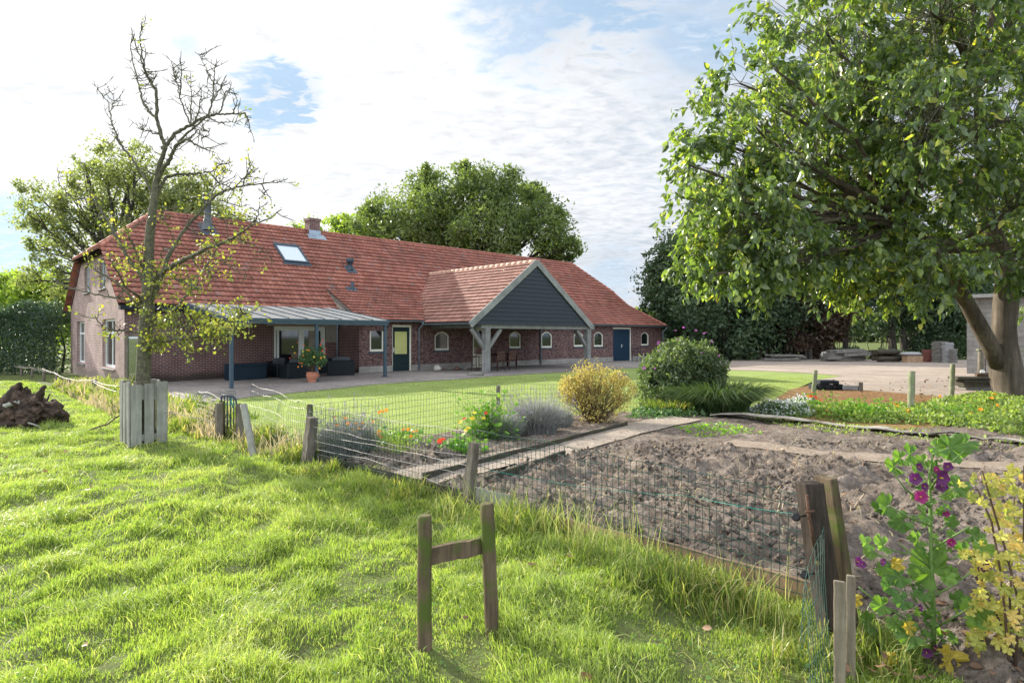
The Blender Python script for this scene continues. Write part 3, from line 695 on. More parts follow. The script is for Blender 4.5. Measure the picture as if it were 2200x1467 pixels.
for h_ in GH:
    for (a, b) in (((h_[0], h_[2]), (h_[0], h_[3])), ((h_[1], h_[2]), (h_[1], h_[3])), ((h_[0], h_[3]), (h_[1], h_[3])), ((h_[0], h_[2]), (h_[1], h_[2]))):
        GW.add([(-SL, a[0], a[1]), (-SL, b[0], b[1]), (-SL + .3, b[0], b[1]), (-SL + .3, a[0], a[1])], [(0, 1, 2, 3)])
gw = GW.build('gable_wall', M['brick_gable'], house, uvbox=True, recalc=False)
for k, h_ in enumerate(GH):
    a, b, z0, z1 = h_; x0, x1 = -SL + .12, -SL + .2; fw = .09
    f = MB()
    for q in ((a, a + fw, z0, z1), (b - fw, b, z0, z1), (a + fw, b - fw, z0, z0 + fw), (a + fw, b - fw, z1 - fw, z1)): f.box((x0, q[0], q[2]), (x1, q[1], q[3]))
    if k >= 2:
        zt = z1 - .62
        f.box((x0 + .01, a + fw, zt), (x1, b - fw, zt + .08)); f.box((x0 + .01, (a + b) / 2 - .035, z0 + fw), (x1 - .005, (a + b) / 2 + .035, zt)); f.box((x0 + .01, (a + b) / 2 - .025, zt + .08), (x1 - .005, (a + b) / 2 + .025, z1 - fw))
    fr = f.build('window', M['white' if k >= 2 else 'bluegrey'], house)
    p = MB(); p.box((x0 + .045, a + fw * .5, z0 + .04), (x0 + .06, b - fw * .5, z1 - .04)); p.build('pane', M['glass'], fr)
    s_ = MB(); s_.add([(-SL - .09, a - .08, z0 - .06), (-SL - .09, b + .08, z0 - .06), (-SL + .12, b + .08, z0 - .02), (-SL + .12, a - .08, z0 - .02), (-SL - .09, a - .08, z0 - .10), (-SL - .09, b + .08, z0 - .10), (-SL + .12, b + .08, z0 - .10), (-SL + .12, a - .08, z0 - .10)], [(0, 1, 2, 3), (4, 7, 6, 5), (0, 4, 5, 1), (1, 5, 6, 2), (3, 2, 6, 7), (0, 3, 7, 4)]); s_.build('sill', M['plinth'], fr)

# tiled slopes
M['tile_edge'] = m_plain('shaded_tile_edge', (.12, .065, .05), (.05, .034, .03), 12, .95, .3)  # riser colour darkened to paint the shadow line under each tile course
TW = .22
TV = []; TF = []; TU = []; 
def slope(acc, org, ud, dd, rows, lim, amp=.030, riser=.040, tw=TW, res=5):
    """rows = list of distances up the slope; lim(d)->(a0,a1) along ud"""
    org, ud, dd = np.array(org, float), np.array(ud, float), np.array(dd, float); nn = np.cross(ud, dd); nn /= np.linalg.norm(nn)
    if nn[2] < 0: nn = -nn
    prof = [0.0, .35, .85, 1.0, .72, .25]
    for r, (d0, d1) in enumerate(zip(rows, rows[1:])):
        a0, a1 = lim(d0); b0, b1 = lim(d1); lo, hi = min(a0, b0), max(a1, b1)
        if hi - lo < .05: continue
        k0, k1 = int(math.floor(lo / tw * res)), int(math.ceil(hi / tw * res))
        ks = np.arange(k0, k1 + 1); s_ = ks * tw / res
        h = np.array(prof[:res])[ks % res] * amp
        jit = (_h(ks // res, np.full_like(ks, r), np.zeros_like(ks), 5) - .5) * .007
        sb, st_ = np.clip(s_, a0, a1), np.clip(s_, b0, b1)
        bot = org + sb[:, None] * ud + d0 * dd + (h + riser + jit)[:, None] * nn
        top = org + st_[:, None] * ud + d1 * dd + (h * .9 + .004)[:, None] * nn
        low = org + sb[:, None] * ud + (d0 + .03) * dd + (h * .5 - .015)[:, None] * nn
        base = sum(len(q) for q in acc[0]); n = len(s_)
        acc[0].append(np.concatenate([low, bot, top]))
        i_ = np.arange(n - 1)
        f1 = np.stack([i_, i_ + 1, n + i_ + 1, n + i_], -1) + base; f2 = f1 + n
        acc[1].append(f1); acc[1].append(f2)
        uu = (ks[:-1] // res + .5) + .0; 
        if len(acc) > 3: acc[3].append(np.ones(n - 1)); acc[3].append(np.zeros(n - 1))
        uv = np.stack([uu, np.full(n - 1, r + .5)], -1)[:, None, :].repeat(4, 1)
        acc[2].append(uv); acc[2].append(uv)
def done(acc, name, mat, parent):
    Vv = np.concatenate(acc[0]); Ff = np.concatenate(acc[1]); U = np.concatenate(acc[2])
    a, b, c = Vv[Ff[:, 0]], Vv[Ff[:, 1]], Vv[Ff[:, 2]]
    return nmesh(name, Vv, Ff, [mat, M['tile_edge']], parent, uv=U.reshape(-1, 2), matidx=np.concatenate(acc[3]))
cosm = 1 / math.hypot(1, SLOPE)
acc = ([], [], [], [])
# front main plane: from the living-part eave / the barn kink up to the ridge
OV = .28; RH = (CT - KT) / cosm / 16; tE = KT - 5 * RH * cosm                      # eave of the living part
DD = (0, cosm, SLOPE * cosm); Lm = (CT - tE) / cosm; nrow = 21; rows = [Lm * k / nrow for k in range(nrow + 1)]
RS, RE = -SL + 2.45, 24.0; tk2 = 4.5
def lim(d):
    t = tE + d * cosm; z = zr(t)
    s0 = -SL - OV if t < T + HK else -SL - OV + (t - T - HK) / (CT - T - HK) * (RS + SL + OV)
    s1 = -.12 if t < KT + .02 else (L + .15 if t < tk2 else L + .15 + (t - tk2) / (CT - tk2) * (RE - L - .15))
    return s0, s1
slope(acc, (0, tE, zr(tE)), (1, 0, 0), DD, rows, lambda d: (lim(d)[0], -.12))
slope(acc, (0, tE, zr(tE)), (1, 0, 0), DD, rows[5:], lambda d: (-.12, lim(d + .03)[1] if d < Lm - .1 else RE))
# flared lower barn slope
ck = 1 / math.hypot(1, KS); Lk = (KT + .32) / ck; nk = int(round(Lk / .35)); rk = [Lk * k / nk for k in range(nk + 1)]
slope(acc, (0, -.32, zwing(-.32)), (1, 0, 0), (0, ck, KS * ck), rk, lambda d: (-.12, L + .22))
# left half hip
hh = (RS + SL + OV); hz = ZR - ZH + .12; Lh = math.hypot(hh, hz); nh = int(round(Lh / .33))
slope(acc, (-SL - OV, 0, ZH - .12), (0, 1, 0), (hh / Lh, 0, hz / Lh), [Lh * k / nh for k in range(nh + 1)], lambda d: (T + HK - .15 + (CT - T - HK + .15) * d / Lh, 2 * CT - (T + HK - .15) - (CT - T - HK + .15) * d / Lh))
hz2 = ZR - zr(tk2); hh2 = L + .15 - RE; L2 = math.hypot(hh2, hz2); n2 = int(round(L2 / .33))
slope(acc, (L + .15, 0, zr(tk2)), (0, 1, 0), (-hh2 / L2, 0, hz2 / L2), [L2 * k / n2 for k in range(n2 + 1)], lambda d: (tk2 + (CT - tk2) * d / L2, 2 * CT - tk2 - (CT - tk2) * d / L2))
# rear slope
slope(acc, (0, 2 * CT - T + .3, zr(tE)), (1, 0, 0), (0, -cosm, SLOPE * cosm), [Lm * k / 12 for k in range(13)], lambda d: (lim(d)[0], lim(d)[1] if tE + d * cosm > KT else L + .2), res=2, tw=.5)
slope(acc, (0, 2 * CT + .32, EZ), (1, 0, 0), (0, -ck, KS * ck), [Lk * k / 6 for k in range(7)], lambda d: (-.12, L + .22), res=2, tw=.5)
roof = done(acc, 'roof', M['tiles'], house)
ri = MB()
def ridge(mb, a, b, r=.10, n=None, seg=.36):
    a, b = Vector(a), Vector(b); n = max(2, int((b - a).length / seg))
    for k in range(n):
        p, q = a.lerp(b, k / n), a.lerp(b, (k + 1.04) / n); mb.tube([p, q], [r * 1.08, r * .92], 8, smooth=True)
ridge(ri, (RS, CT, ZR + .02), (RE, CT, ZR + .02)); ridge(ri, (-SL - OV, T + HK - .1, ZH - .06), (RS, CT, ZR + .02)); ridge(ri, (-SL - OV, 2 * CT - T - HK + .1, ZH - .06), (RS, CT, ZR + .02))
ridge(ri, (L + .15, tk2, zr(tk2) + .03), (RE, CT, ZR + .02)); ridge(ri, (L + .15, 2 * CT - tk2, zr(tk2) + .03), (RE, CT, ZR + .02))
for (a, b) in (((L + .17, tk2, zr(tk2) + .02), (L + .17, KT, KZ + .02)), ((L + .2, KT, KZ + .02), (L + .24, -.3, zwing(-.3) + .03))): ridge(ri, a, b, .06)
ri.build('ridge_tiles', M['tiles'], roof)
# soffit / underside sheet so no light passes, verge boards
us = MB()
us.add([(-SL - OV + .02, tE + .02, zr(tE) - .08), (-.12, tE + .02, zr(tE) - .08), (-.12, CT, ZR - .08), (RS, CT, ZR - .08), (-SL - OV + .02, T + HK, ZH - .08)], [(0, 1, 2, 3, 4)])
us.add([(-.12, KT, KZ - .08), (L + .1, KT, KZ - .08), (L + .1, tk2, zr(tk2) - .08), (RE, CT, ZR - .08), (-.12, CT, ZR - .08)], [(0, 1, 2, 3, 4)])
us.add([(-.12, -.3, zwing(-.3) - .07), (L + .15, -.3, zwing(-.3) - .07), (L + .15, KT, KZ - .08), (-.12, KT, KZ - .08)], [(0, 1, 2, 3)])
us.add([(-.12, KT, KZ - .08), (-.12, CT, ZR - .1), (-.12, CT, KZ)], [(0, 1, 2)])
us.add([(-SL - OV + .02, T + HK, ZH - .2), (-SL - OV + .02, 2 * CT - T - HK, ZH - .2), (RS, CT, ZR - .1)], [(0, 1, 2)])
us.add([(-SL - OV + .02, T + HK - .1, ZH - .26), (-SL - OV + .02, 2 * CT - T - HK + .1, ZH - .26), (-SL + .02, 2 * CT - T - HK + .1, ZH - .22), (-SL + .02, T + HK - .1, ZH - .22)], [(0, 1, 2, 3)])
us.build('roof_underside', M['darkwood'], roof)
vb = MB()
def plank(mb, a, b, w, th, m=0, up=(0, 0, 1)):
    a, b = Vector(a), Vector(b); d = (b - a).normalized(); u = Vector(up); u = (u - d * u.dot(d)).normalized(); s_ = d.cross(u)
    vs = [p + s_ * x + u * y for p in (a, b) for x, y in ((-th / 2, -w / 2), (th / 2, -w / 2), (th / 2, w / 2), (-th / 2, w / 2))]
    mb.add(vs, [(0, 1, 2, 3), (7, 6, 5, 4), (0, 4, 5, 1), (1, 5, 6, 2), (2, 6, 7, 3), (3, 7, 4, 0)], m)
plank(vb, (-SL - .03, 2 * CT - T + .05, 3.02), (-SL - .03, 2 * CT - T - HK, ZH - .12), .18, .03)
VM_ = m_plain('purple_brown_board', (.16, .07, .075), (.10, .045, .05), 6); vb.build('verge_board', VM_, roof); vb = MB()
plank(vb, (-SL - .03, T - .05, 3.02), (-SL - .03, T + HK, ZH - .12), .14, .03)
vb.build('verge_board', VM_, roof)
wf = MB(); wf.add([(-SL - .02, T - .02, 3.0), (-SL - .02, T - .32, 2.86), (-SL + .0, T - .32, 2.80), (-SL, T - .02, 2.8)], [(0, 1, 2, 3)])
fb = MB(); fb.box((-SL - .2, T - .34, zr(tE) - .22), (-.13, T - .012, zr(tE) - .05)); fb.build('eave_board', M['black'], roof)
# stepped verge between the two roof parts
pv = MB(); pv.add([(-.14, tE, zr(tE) - .05), (-.14, KT + .1, KZ + .06), (-.14, KT, KZ - .25), (-.14, -.2, zwing(-.2) - .1), (-.14, -.2, zwing(-.2) + .05)], [(0, 4, 3, 2, 1)])
pv.box((-.15, -.30, 2.25), (0, .0, zwing(-.3) + .02)); pv.build('verge_cheek', M['lintel'], roof)
# gutters and downpipes
def gutter(a, b, nm='gutter', mat='gutter', r=.075):
    g1 = MB(); a, b = Vector(a), Vector(b); d = (b - a).normalized(); s_ = Vector((d.y, -d.x, 0)); pts = []
    pr = [(math.cos(q) * r, math.sin(q) * r) for q in [math.pi + math.pi * k / 8 for k in range(9)]]; pr = pr + [(x * .88, z * .88) for x, z in pr[::-1]]
    n = len(pr); vs = [p + s_ * x + Vector((0, 0, z)) for p in (a, b) for x, z in pr]
    g1.add(vs, [(k, (k + 1) % n, n + (k + 1) % n, n + k) for k in range(n)] + [tuple(range(9)), tuple(n + k for k in range(8, -1, -1))]); return g1.build(nm, M[mat], house)
ps0, ps1 = s_at(1031, -4.05), s_at(1283, -4.05)
gutter((-.3, -.40, EZ - .01), (L + .35, -.40, EZ - .01))
def down(px, t=-.07, top=EZ - .06, zb=.05):
    s_ = s_at(px, t); d = MB(); d.tube([(s_, -.40, top), (s_, -.38, top - .12), (s_, t, top - .34), (s_, t, zb)], .045, 8)
    for z in (.6, 1.5): d.tube([(s_, t, z), (s_, t, z + .05)], .052, 8)
    d.build('downpipe', M['zinc'], house)
for p in (900.5, 1162, 1424.5): down(p)
d = MB(); s_ = s_at(724, T - .05); d.tube([(s_, T - .07, 2.9), (s_, T - .07, -.1)], .035, 8); d.build('downpipe', M['zinc'], house)
# chimney
ch = MB(); cs = 5.0
for q in range(60):
    pass
def s_px(px, t): return s_at(px, t)
ctt = CT - .05; c0, c1 = s_at(660.5, ctt - .35), s_at(680, ctt - .35); cz = z_at(470, (c0 + c1) / 2, ctt)
cw = .62
chx = (s_at(671, ctt)) 
ch.box((chx - cw / 2, ctt - cw / 2, ZR - .8), (chx + cw / 2, ctt + cw / 2, cz - .06)); ch.box((chx - cw / 2 - .05, ctt - cw / 2 - .05, cz - .14), (chx + cw / 2 + .05, ctt + cw / 2 + .05, cz))
cho = ch.build('chimney', M['brick'], roof, uvbox=True)
fl = MB(); fl.box((chx - cw / 2 - .03, ctt - cw / 2 - .035, ZR - .9), (chx + cw / 2 + .03, ctt - cw / 2 - .003, ZR + .02))
fl.add([(chx - .5, ctt - cw / 2 - .04, zr(ctt - cw / 2) + .07), (chx + .5, ctt - cw / 2 - .04, zr(ctt - cw / 2) + .07), (chx + .55, ctt - cw / 2 - .4, zr(ctt - cw / 2 - .4) + .07), (chx - .55, ctt - cw / 2 - .4, zr(ctt - cw / 2 - .4) + .07)], [(0, 1, 2, 3)]); fl.build('lead_flashing', M['zinc'], cho)
# flue pipe
ft = CT - .9; fs = s_at(446, ft); fz = z_at(416, fs, ft)
fp = MB(); zb = zr(ft); fp.lathe([(.34, -.05), (.27, .12), (.18, .5), (.155, .55), (.155, fz - zb - .35), (.22, fz - zb - .33), (.22, fz - zb - .22), (.15, fz - zb - .20), (.15, fz - zb - .12), (.24, fz - zb - .10), (.20, fz - zb), (.0, fz - zb + .01)], (fs, ft, zb), 16); flo = fp.build('flue_pipe', m_plain('weathered_flue', (.12, .135, .145), (.075, .085, .095), 6, .6, .1), roof)
fb = MB(); fb.add([(fs - .42, ft - .55, zr(ft - .55) + .065), (fs + .42, ft - .55, zr(ft - .55) + .065), (fs + .38, ft + .4, zr(ft + .4) + .065), (fs - .38, ft + .4, zr(ft + .4) + .065)], [(0, 1, 2, 3)]); fb.build('lead_flashing', M['darkzinc'], flo)
# skylight and vents, placed on the slope
def on_slope(px, py):
    lo, hi = T, CT
    for _ in range(40):
        t = (lo + hi) / 2; s_ = s_at(px, t); zz = z_at(py, s_, t)
        if zz > zr(t): lo = t
        else: hi = t
    return s_, t
(sa, ta), (sb_, tb) = on_slope(600, 566), on_slope(645, 529)
sA = on_slope(610, 565)[0]; sB = on_slope(662, 566)[0]; tA = on_slope(636, 567)[1]; tB = on_slope(616, 529)[1]
def sp(s_, t, up): return (s_, t - SLOPE * cosm * up, zr(t) + cosm * up)
def slab(mb, s0, s1, t0, t1, u0, u1, m=0):
    vs = [sp(s_, t, u) for s_ in (s0, s1) for t in (t0, t1) for u in (u0, u1)]
    mb.add(vs, [(0, 1, 3, 2), (4, 6, 7, 5), (0, 4, 5, 1), (2, 3, 7, 6), (0, 2, 6, 4), (1, 5, 7, 3)], m)
sk = MB(); w_ = .09
slab(sk, sA, sA + w_, tA, tB, .0, .14); slab(sk, sB - w_, sB, tA, tB, .0, .14); slab(sk, sA + w_, sB - w_, tA, tA + w_, .0, .14); slab(sk, sA + w_, sB - w_, tB - w_ * 1.5, tB, .0, .16); slab(sk, sA - .06, sB + .06, tA - .16, tA - .002, .0, .075)
sko = sk.build('skylight', M['darkzinc'], roof); gg = MB(); slab(gg, sA + w_ * .8, sB - w_ * .8, tA + w_ * .8, tB - w_, .08, .10); gg.build('pane', M['skyglass'], sko)
for (px, py, h, r) in ((752, 580, .62, .13), (757, 626, .46, .085)):
    s_, t = on_slope(px, py); v_ = MB(); slab(v_, s_ - .28, s_ + .28, t - .3, t + .25, .0, .07); z0 = zr(t)
    v_.lathe([(r * 1.5, 0), (r, .16), (r, h * .62), (r * 1.55, h * .64), (r * 1.55, h), (0, h + .01)] if r > .1 else [(r * 1.4, 0), (r, .12), (r, h), (r * .8, h + .02), (0, h + .02)], (s_, t, z0), 12); v_.build('roof_vent', M['darkzinc'], roof)

# ------------------------------------------------------------------ porch
PT = -4.05; PS = 7.54; PZ = 5.40
pe0, pe1 = s_at(1033, PT), s_at(1281, PT); pez = z_at(692, pe0, PT)
pm = (PZ - pez); hw0, hw1 = PS - pe0, pe1 - PS; PW = (hw0 + hw1) / 2; 
def pr_(side):
    acc = ([], [], [], []); wd = PW; hyp = math.hypot(wd, pm); n_ = int(round(hyp / .30)); 
    # distance d up the slope; far end limit where it meets the main roof
    def lm(d):
        z = pez + pm * d / hyp
        # t where roof surface height == z
        t = CT - (ZR - z) / SLOPE if z > KZ else KT - (KZ - z) / KS
        return (PT + .0, t + .12)
    slope(acc, (PS + side * PW, 0, pez), (0, 1, 0), (-side * wd / hyp, 0, pm / hyp), [hyp * k / n_ for k in range(n_ + 1)], lm, amp=.028, riser=.040)
    return acc
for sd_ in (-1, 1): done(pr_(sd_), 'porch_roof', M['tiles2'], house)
tr_ = CT - (ZR - PZ) / SLOPE
rb = MB(); ridge(rb, (PS, PT + .05, PZ + .03), (PS, tr_, PZ + .03), .11, seg=.42); rb.build('porch_ridge_tiles', m_plain('pale_ridge_tile', (.60, .40, .30), (.46, .28, .21), 7, .7, .2), house)
un = MB()
for sd_ in (-1, 1): un.add([(PS + sd_ * PW, PT + .02, pez - .05), (PS + sd_ * PW, -.2, pez - .05), (PS, tr_, PZ - .05), (PS, PT + .02, PZ - .05)], [(0, 1, 2, 3)])
un.build('porch_ceiling', M['darkwood'], house)
# gable cladding
cl = MB(); nb = 15; zb0 = z_at(696.5, pe0, PT); zb0 = pez - .10; hgt = PZ - .12 - zb0
for k in range(nb):
    za, zb = zb0 + hgt * k / nb, zb0 + hgt * (k + 1) / nb
    wa, wb = (PW + .02) * (1 - (za - zb0) / (hgt + .12)) - .02, (PW + .02) * (1 - (zb - zb0) / (hgt + .12)) - .02
    cl.add([(PS - wa, PT - .02, za), (PS + wa, PT - .02, za), (PS + max(wb, .0), PT + .004, zb), (PS - max(wb, 0), PT + .004, zb), (PS - wa, PT + .04, za), (PS + wa, PT + .04, za)], [(0, 1, 2, 3), (0, 4, 5, 1)])
cl.build('gable_cladding', M['cladding'], house)
bb = MB()
for sd_ in (-1, 1): plank(bb, (PS + sd_ * (PW + .12), PT - .06, pez - .14), (PS + sd_ * .0, PT - .06 - .004 * (sd_ > 0), PZ - .02), .30, .05)
bb.build('barge_board', M['barge'], house)
bm_ = MB(); bm_.box((pe0 + .1, PT + .06, pez - .28), (pe1 - .1, PT + .24, pez - .04))
for s_ in (pe0 + .22, pe1 - .45): bm_.box((s_, PT + .25, pez - .26), (s_ + .16, -.02, pez - .06))
bm_.build('porch_beam', M['oak'], house)
gutter((PS - PW - .06, -.42, pez - .03), (PS - PW - .06, PT - .1, pez - .03)); gutter((PS + PW + .06, PT - .1, pez - .03), (PS + PW + .06, -.42, pez - .03))
posts = []
for (px, pyb) in ((1044.5, 805), (1262, 789)):
    s_ = s_at(px, PT + .16); p = MB(); pw = .15
    p.bbox((0, 0, (pez - .26) / 2 + .0), (pw * 2, pw * 2, pez - .26), bev=.015); 
    p.box((-.09, -.09, -.06), (.09, .09, .02), 0)
    o = p.build('porch_post', M['oak'], house); o.location = (s_, PT + .16, .02)
    left = px < 1100
    for dx, dy in (((-1, 0), (1, 0), (0, 1)) if left else ((-1, 0), (0, 1))):
        bz = MB(); e = .85; plank(bz, (dx * .12, dy * .12, pez - .28 - e - .1), (dx * (e + .05), dy * (e + .05), pez - .34), .15, .13, up=(0, 0, 1)); bz.build('brace', M['oak'], o)
    ft_ = MB(); ft_.box((-.13, -.13, -.05), (.13, .13, .0)); ft_.build('footing', M['black'], o)
# ================================================================== OBJECTS
def frameM(p, rz): return Matrix.Translation(Vector(p)) @ Matrix.Rotation(rz, 4, 'Z')
HA = math.atan2(CX, SX)
def wz(x, y): return float(gz(np.array([x]), np.array([y]))[0])
# patio canopy -------------------------------------------------------
cpx = [(497, 835), (681, 821), (832, 810.5)]
cst = [hs(*at(*p)) for p in cpx]; ct_ = sum(p[1] for p in cst) / 3
can = thing('patio_canopy', 'low anthracite metal lean-to canopy with dirty translucent roof panels against the house', 'canopy', (*hw(-5, T), 0), HA)
cs_ = [p[0] + 5 for p in cst]; CTt = ct_ - T     # local: x along s from -5, y along t from wall
za_ = z_at(682, cst[0][0], ct_); zw_ = z_at(651, s_at(425, T), T); c0_, c1_ = cs_[0] - .12, cs_[2] + .12
for x in cs_:
    p = MB(); z0 = -.16 if x < -1 else (-.06 if x < 2 else 0.0); p.bbox((x, CTt + .06, (za_ - .1 + z0) / 2), (.12, .12, za_ - .1 - z0), bev=.012); o = p.build('post', M['anthracite'], can)
    b_ = MB(); b_.box((x - .11, CTt - .04, z0 - .005), (x + .11, CTt + .17, z0 + .025)); b_.build('foot_plate', M['black'], o)
fb = MB(); fb.box((c0_, CTt - .03, za_ - .20), (c1_, CTt + .13, za_ - .02)); fb.box((c0_ - .01, CTt - .055, za_ - .10), (c1_ + .01, CTt - .031, za_ - .0)); fb.build('front_beam', M['anthracite'], can)
for x in (c0_ + .03, c1_ - .03):
    e = MB(); plank(e, (x, CTt + .05, za_ - .09), (x, -.02, zw_ - .08), .16, .06); e.build('side_beam', M['anthracite'], can)
rp = MB(); n = 12
rp.add([(c0_, CTt - .02, za_ + .002), (c1_, CTt - .02, za_ + .002), (c1_, -.02, zw_), (c0_, -.02, zw_), (c0_, CTt - .02, za_ - .014), (c1_, CTt - .02, za_ - .014), (c1_, -.02, zw_ - .016), (c0_, -.02, zw_ - .016)], [(0, 1, 2, 3), (4, 7, 6, 5), (0, 4, 5, 1), (3, 2, 6, 7), (0, 3, 7, 4), (1, 5, 6, 2)])
rp.build('roof_panel', M['poly'], can)
nb_ = 9
for k in range(nb_ + 1):
    x = c0_ + .03 + (c1_ - c0_ - .06) * k / nb_; e = MB(); plank(e, (x, CTt - .01, za_ + .015), (x, -.02, zw_ + .013), .035, .045); e.build('rafter_bar', M['anthracite'], can)

# patio furniture ----------------------------------------------------
def at_h(px, py): return g(px, py, .012)
p0 = at_h(496, 819); s0, t0 = hs(p0.x, p0.y); s1 = s_at(573, t0)
sb = thing('storage_box', 'long dark blue ribbed cushion box against the brick wall', 'storage box', p0, HA)
wd = s1 - s0; dp = min(.75, T - t0 - .1) if T - t0 > .5 else .7
b_ = MB(); b_.bbox((wd / 2, dp / 2, .29), (wd, dp, .58), bev=.02); nr = 16
for k in range(nr): b_.box((.06 + (wd - .12) * k / nr, -.014, .05), (.06 + (wd - .12) * (k + .62) / nr, .01, .54))
for k in range(5): b_.box((-.014, .05 + (dp - .1) * k / 5, .05), (.01, .05 + (dp - .1) * (k + .62) / 5, .54))
b_.build('body', M['storage'], sb); l_ = MB(); l_.bbox((wd / 2, dp / 2, .62), (wd + .05, dp + .05, .075), bev=.025); l_.build('lid', M['storage'], sb)
def cushion(mb, c, size, M_=None, n=6):
    sx, sy, sz = size; vs = []; fs = []
    for side in (1, -1):
        for i in range(n + 1):
            for j in range(n + 1):
                u, v_ = i / n * 2 - 1, j / n * 2 - 1; h_ = sz / 2 * (max(0, (1 - u ** 6) * (1 - v_ ** 6))) ** .5
                q = Vector((c[0] + u * sx / 2 * (1 - .05 * v_ * v_), c[1] + v_ * sy / 2 * (1 - .05 * u * u), c[2] + side * h_)); vs.append(M_ @ q if M_ is not None else q)
    k = (n + 1) ** 2
    for sd_ in range(2):
        for i in range(n):
            for j in range(n):
                a = sd_ * k + i * (n + 1) + j; fs.append((a, a + 1, a + n + 2, a + n + 1) if sd_ else (a, a + n + 1, a + n + 2, a + 1))
    mb.add(vs, fs, 0, True)
def sofa(px, py, w, d, rz, label, nback=1, h=.66, dz=0.0):
    o = thing('wicker_sofa', label, 'garden sofa', g(px, py, .012), HA + rz)      # local: front towards -y, back at +y
    b_ = MB(); b_.bbox((0, 0, .17), (w, d, .28), bev=.02); b_.bbox((0, d / 2 - .08, h / 2 + .01), (w, .17, h - .02), bev=.03); b_.build('frame', M['wicker'], o)
    for sx in (-1, 1):
        a = MB(); a.bbox((sx * (w / 2 - .08), -.01, .29), (.17, d + .01, .54), bev=.03); a.build('armrest', M['wicker'], o)
    for sx in (-1, 1):
        for sy in (-1, 1): f = MB(); f.box((sx * (w / 2 - .06) - .025, sy * (d / 2 - .06) - .025, -.01), (sx * (w / 2 - .06) + .025, sy * (d / 2 - .06) + .025, .04)); f.build('leg', M['black'], o)
    iw = w - .36
    for k in range(nback):
        c = MB(); cushion(c, (-iw / 2 + iw * (k + .5) / nback, -.06, .37), (iw / nback - .01, d - .24, .14)); c.build('seat_cushion', M['cushion'], o)
        Mx = Matrix.Translation((-iw / 2 + iw * (k + .5) / nback, d / 2 - .24, .60)) @ Matrix.Rotation(R(-76), 4, 'X'); c = MB(); cushion(c, (0, 0, 0), (iw / nback - .01, .42, .15), Mx); c.build('back_cushion', M['cushion'], o)
    return o
sofa(604, 809, 1.0, .80, R(14), 'black wicker armchair with grey cushions facing out, beside the cushion box')
sofa(638, 812, 1.15, .82, R(180), 'black wicker sofa seen from its back, left of the potted lantana', 2)
sofa(733, 806, 1.15, .85, R(150), 'black wicker sofa with one grey cushion, right of the canopy middle post', 1)
sofa(692, 801, .9, .8, R(-80), 'black wicker armchair half hidden behind the canopy middle post', 1)
# potted flowering shrub
pot = thing('plant_pot', 'round terracotta pot beside the middle canopy post', 'plant pot', g(672, 821, .012))
b_ = MB(); b_.lathe([(0, 0), (.19, 0), (.20, .03), (.165, .035), (.175, .06), (.24, .22), (.245, .27), (.215, .33), (.225, .34), (.235, .38), (.205, .38), (.19, .33), (0, .32)], n=24); b_.build('bowl', M['terracotta'], pot)
# porch furniture
def chair(px, py, rz, label, seat=.45, back=.98, w=.46):
    o = thing('garden_chair' if seat < .6 else 'bar_chair', label, 'chair', g(px, py, .012), HA + rz, None)
    for sx in (-1, 1):
        l_ = MB(); l_.tube([(sx * w / 2, -.22, 0), (sx * w / 2, -.21, seat + (.2 if seat < .6 else 0))], .020, 6); l_.build('leg', M['teak'], o)
        l_ = MB(); l_.tube([(sx * w / 2, .26, 0), (sx * w / 2, .20, seat), (sx * w / 2, .29, back)], .020, 6); l_.build('leg', M['teak'], o)
        if seat < .6: a = MB(); plank(a, (sx * w / 2, -.24, seat + .21), (sx * w / 2, .24, seat + .22), .03, .05); a.build('armrest', M['teak'], o)
        else: a = MB(); plank(a, (sx * w / 2, -.22, .28), (sx * w / 2, .24, .28), .035, .02); a.build('stretcher', M['teak'], o)
    s_ = MB()
    for k in range(6): s_.box((-w / 2, -.23 + .075 * k, seat - .02), (w / 2, -.17 + .075 * k, seat))
    s_.box((-w / 2 + .02, -.21, seat - .06), (w / 2 - .02, -.19, seat - .021)); s_.build('seat', M['teak'], o)
    b_ = MB()
    for k in range(6):
        z = seat + .12 + (back - seat - .16) * k / 5; y = .20 + .09 * (z - seat) / (back - seat); b_.box((-w / 2 + .01, y - .008, z - .028), (w / 2 - .01, y + .010, z + .028))
    b_.build('backrest', M['teak'], o); return o
chair(1069, 797, R(180), 'slatted teak chair, nearer the porch post of the two at the table'); chair(1094, 795, R(182), 'slatted teak chair right of the other chair at the porch table')
chair(1026, 797, R(170), 'tall slatted wooden bar chair in front of the arched door', .72, 1.16, .42)
chair(1108, 784, R(20), 'slatted teak chair on the wall side of the porch table')
tb = thing('garden_table', 'dark wooden garden table behind the teak chairs under the porch', 'table', g(1080, 789, .012), HA)
b_ = MB()
for k in range(7): b_.box((-.8, -.42 + .12 * k, .70), (.8, -.31 + .12 * k, .735))
b_.build('tabletop', M['darkwood'], tb)
for sx in (-1, 1):
    for sy in (-1, 1): b_ = MB(); b_.box((sx * .7 - .035, sy * .34 - .035, 0), (sx * .7 + .035, sy * .34 + .035, .699)); b_.build('leg', M['darkwood'], tb)
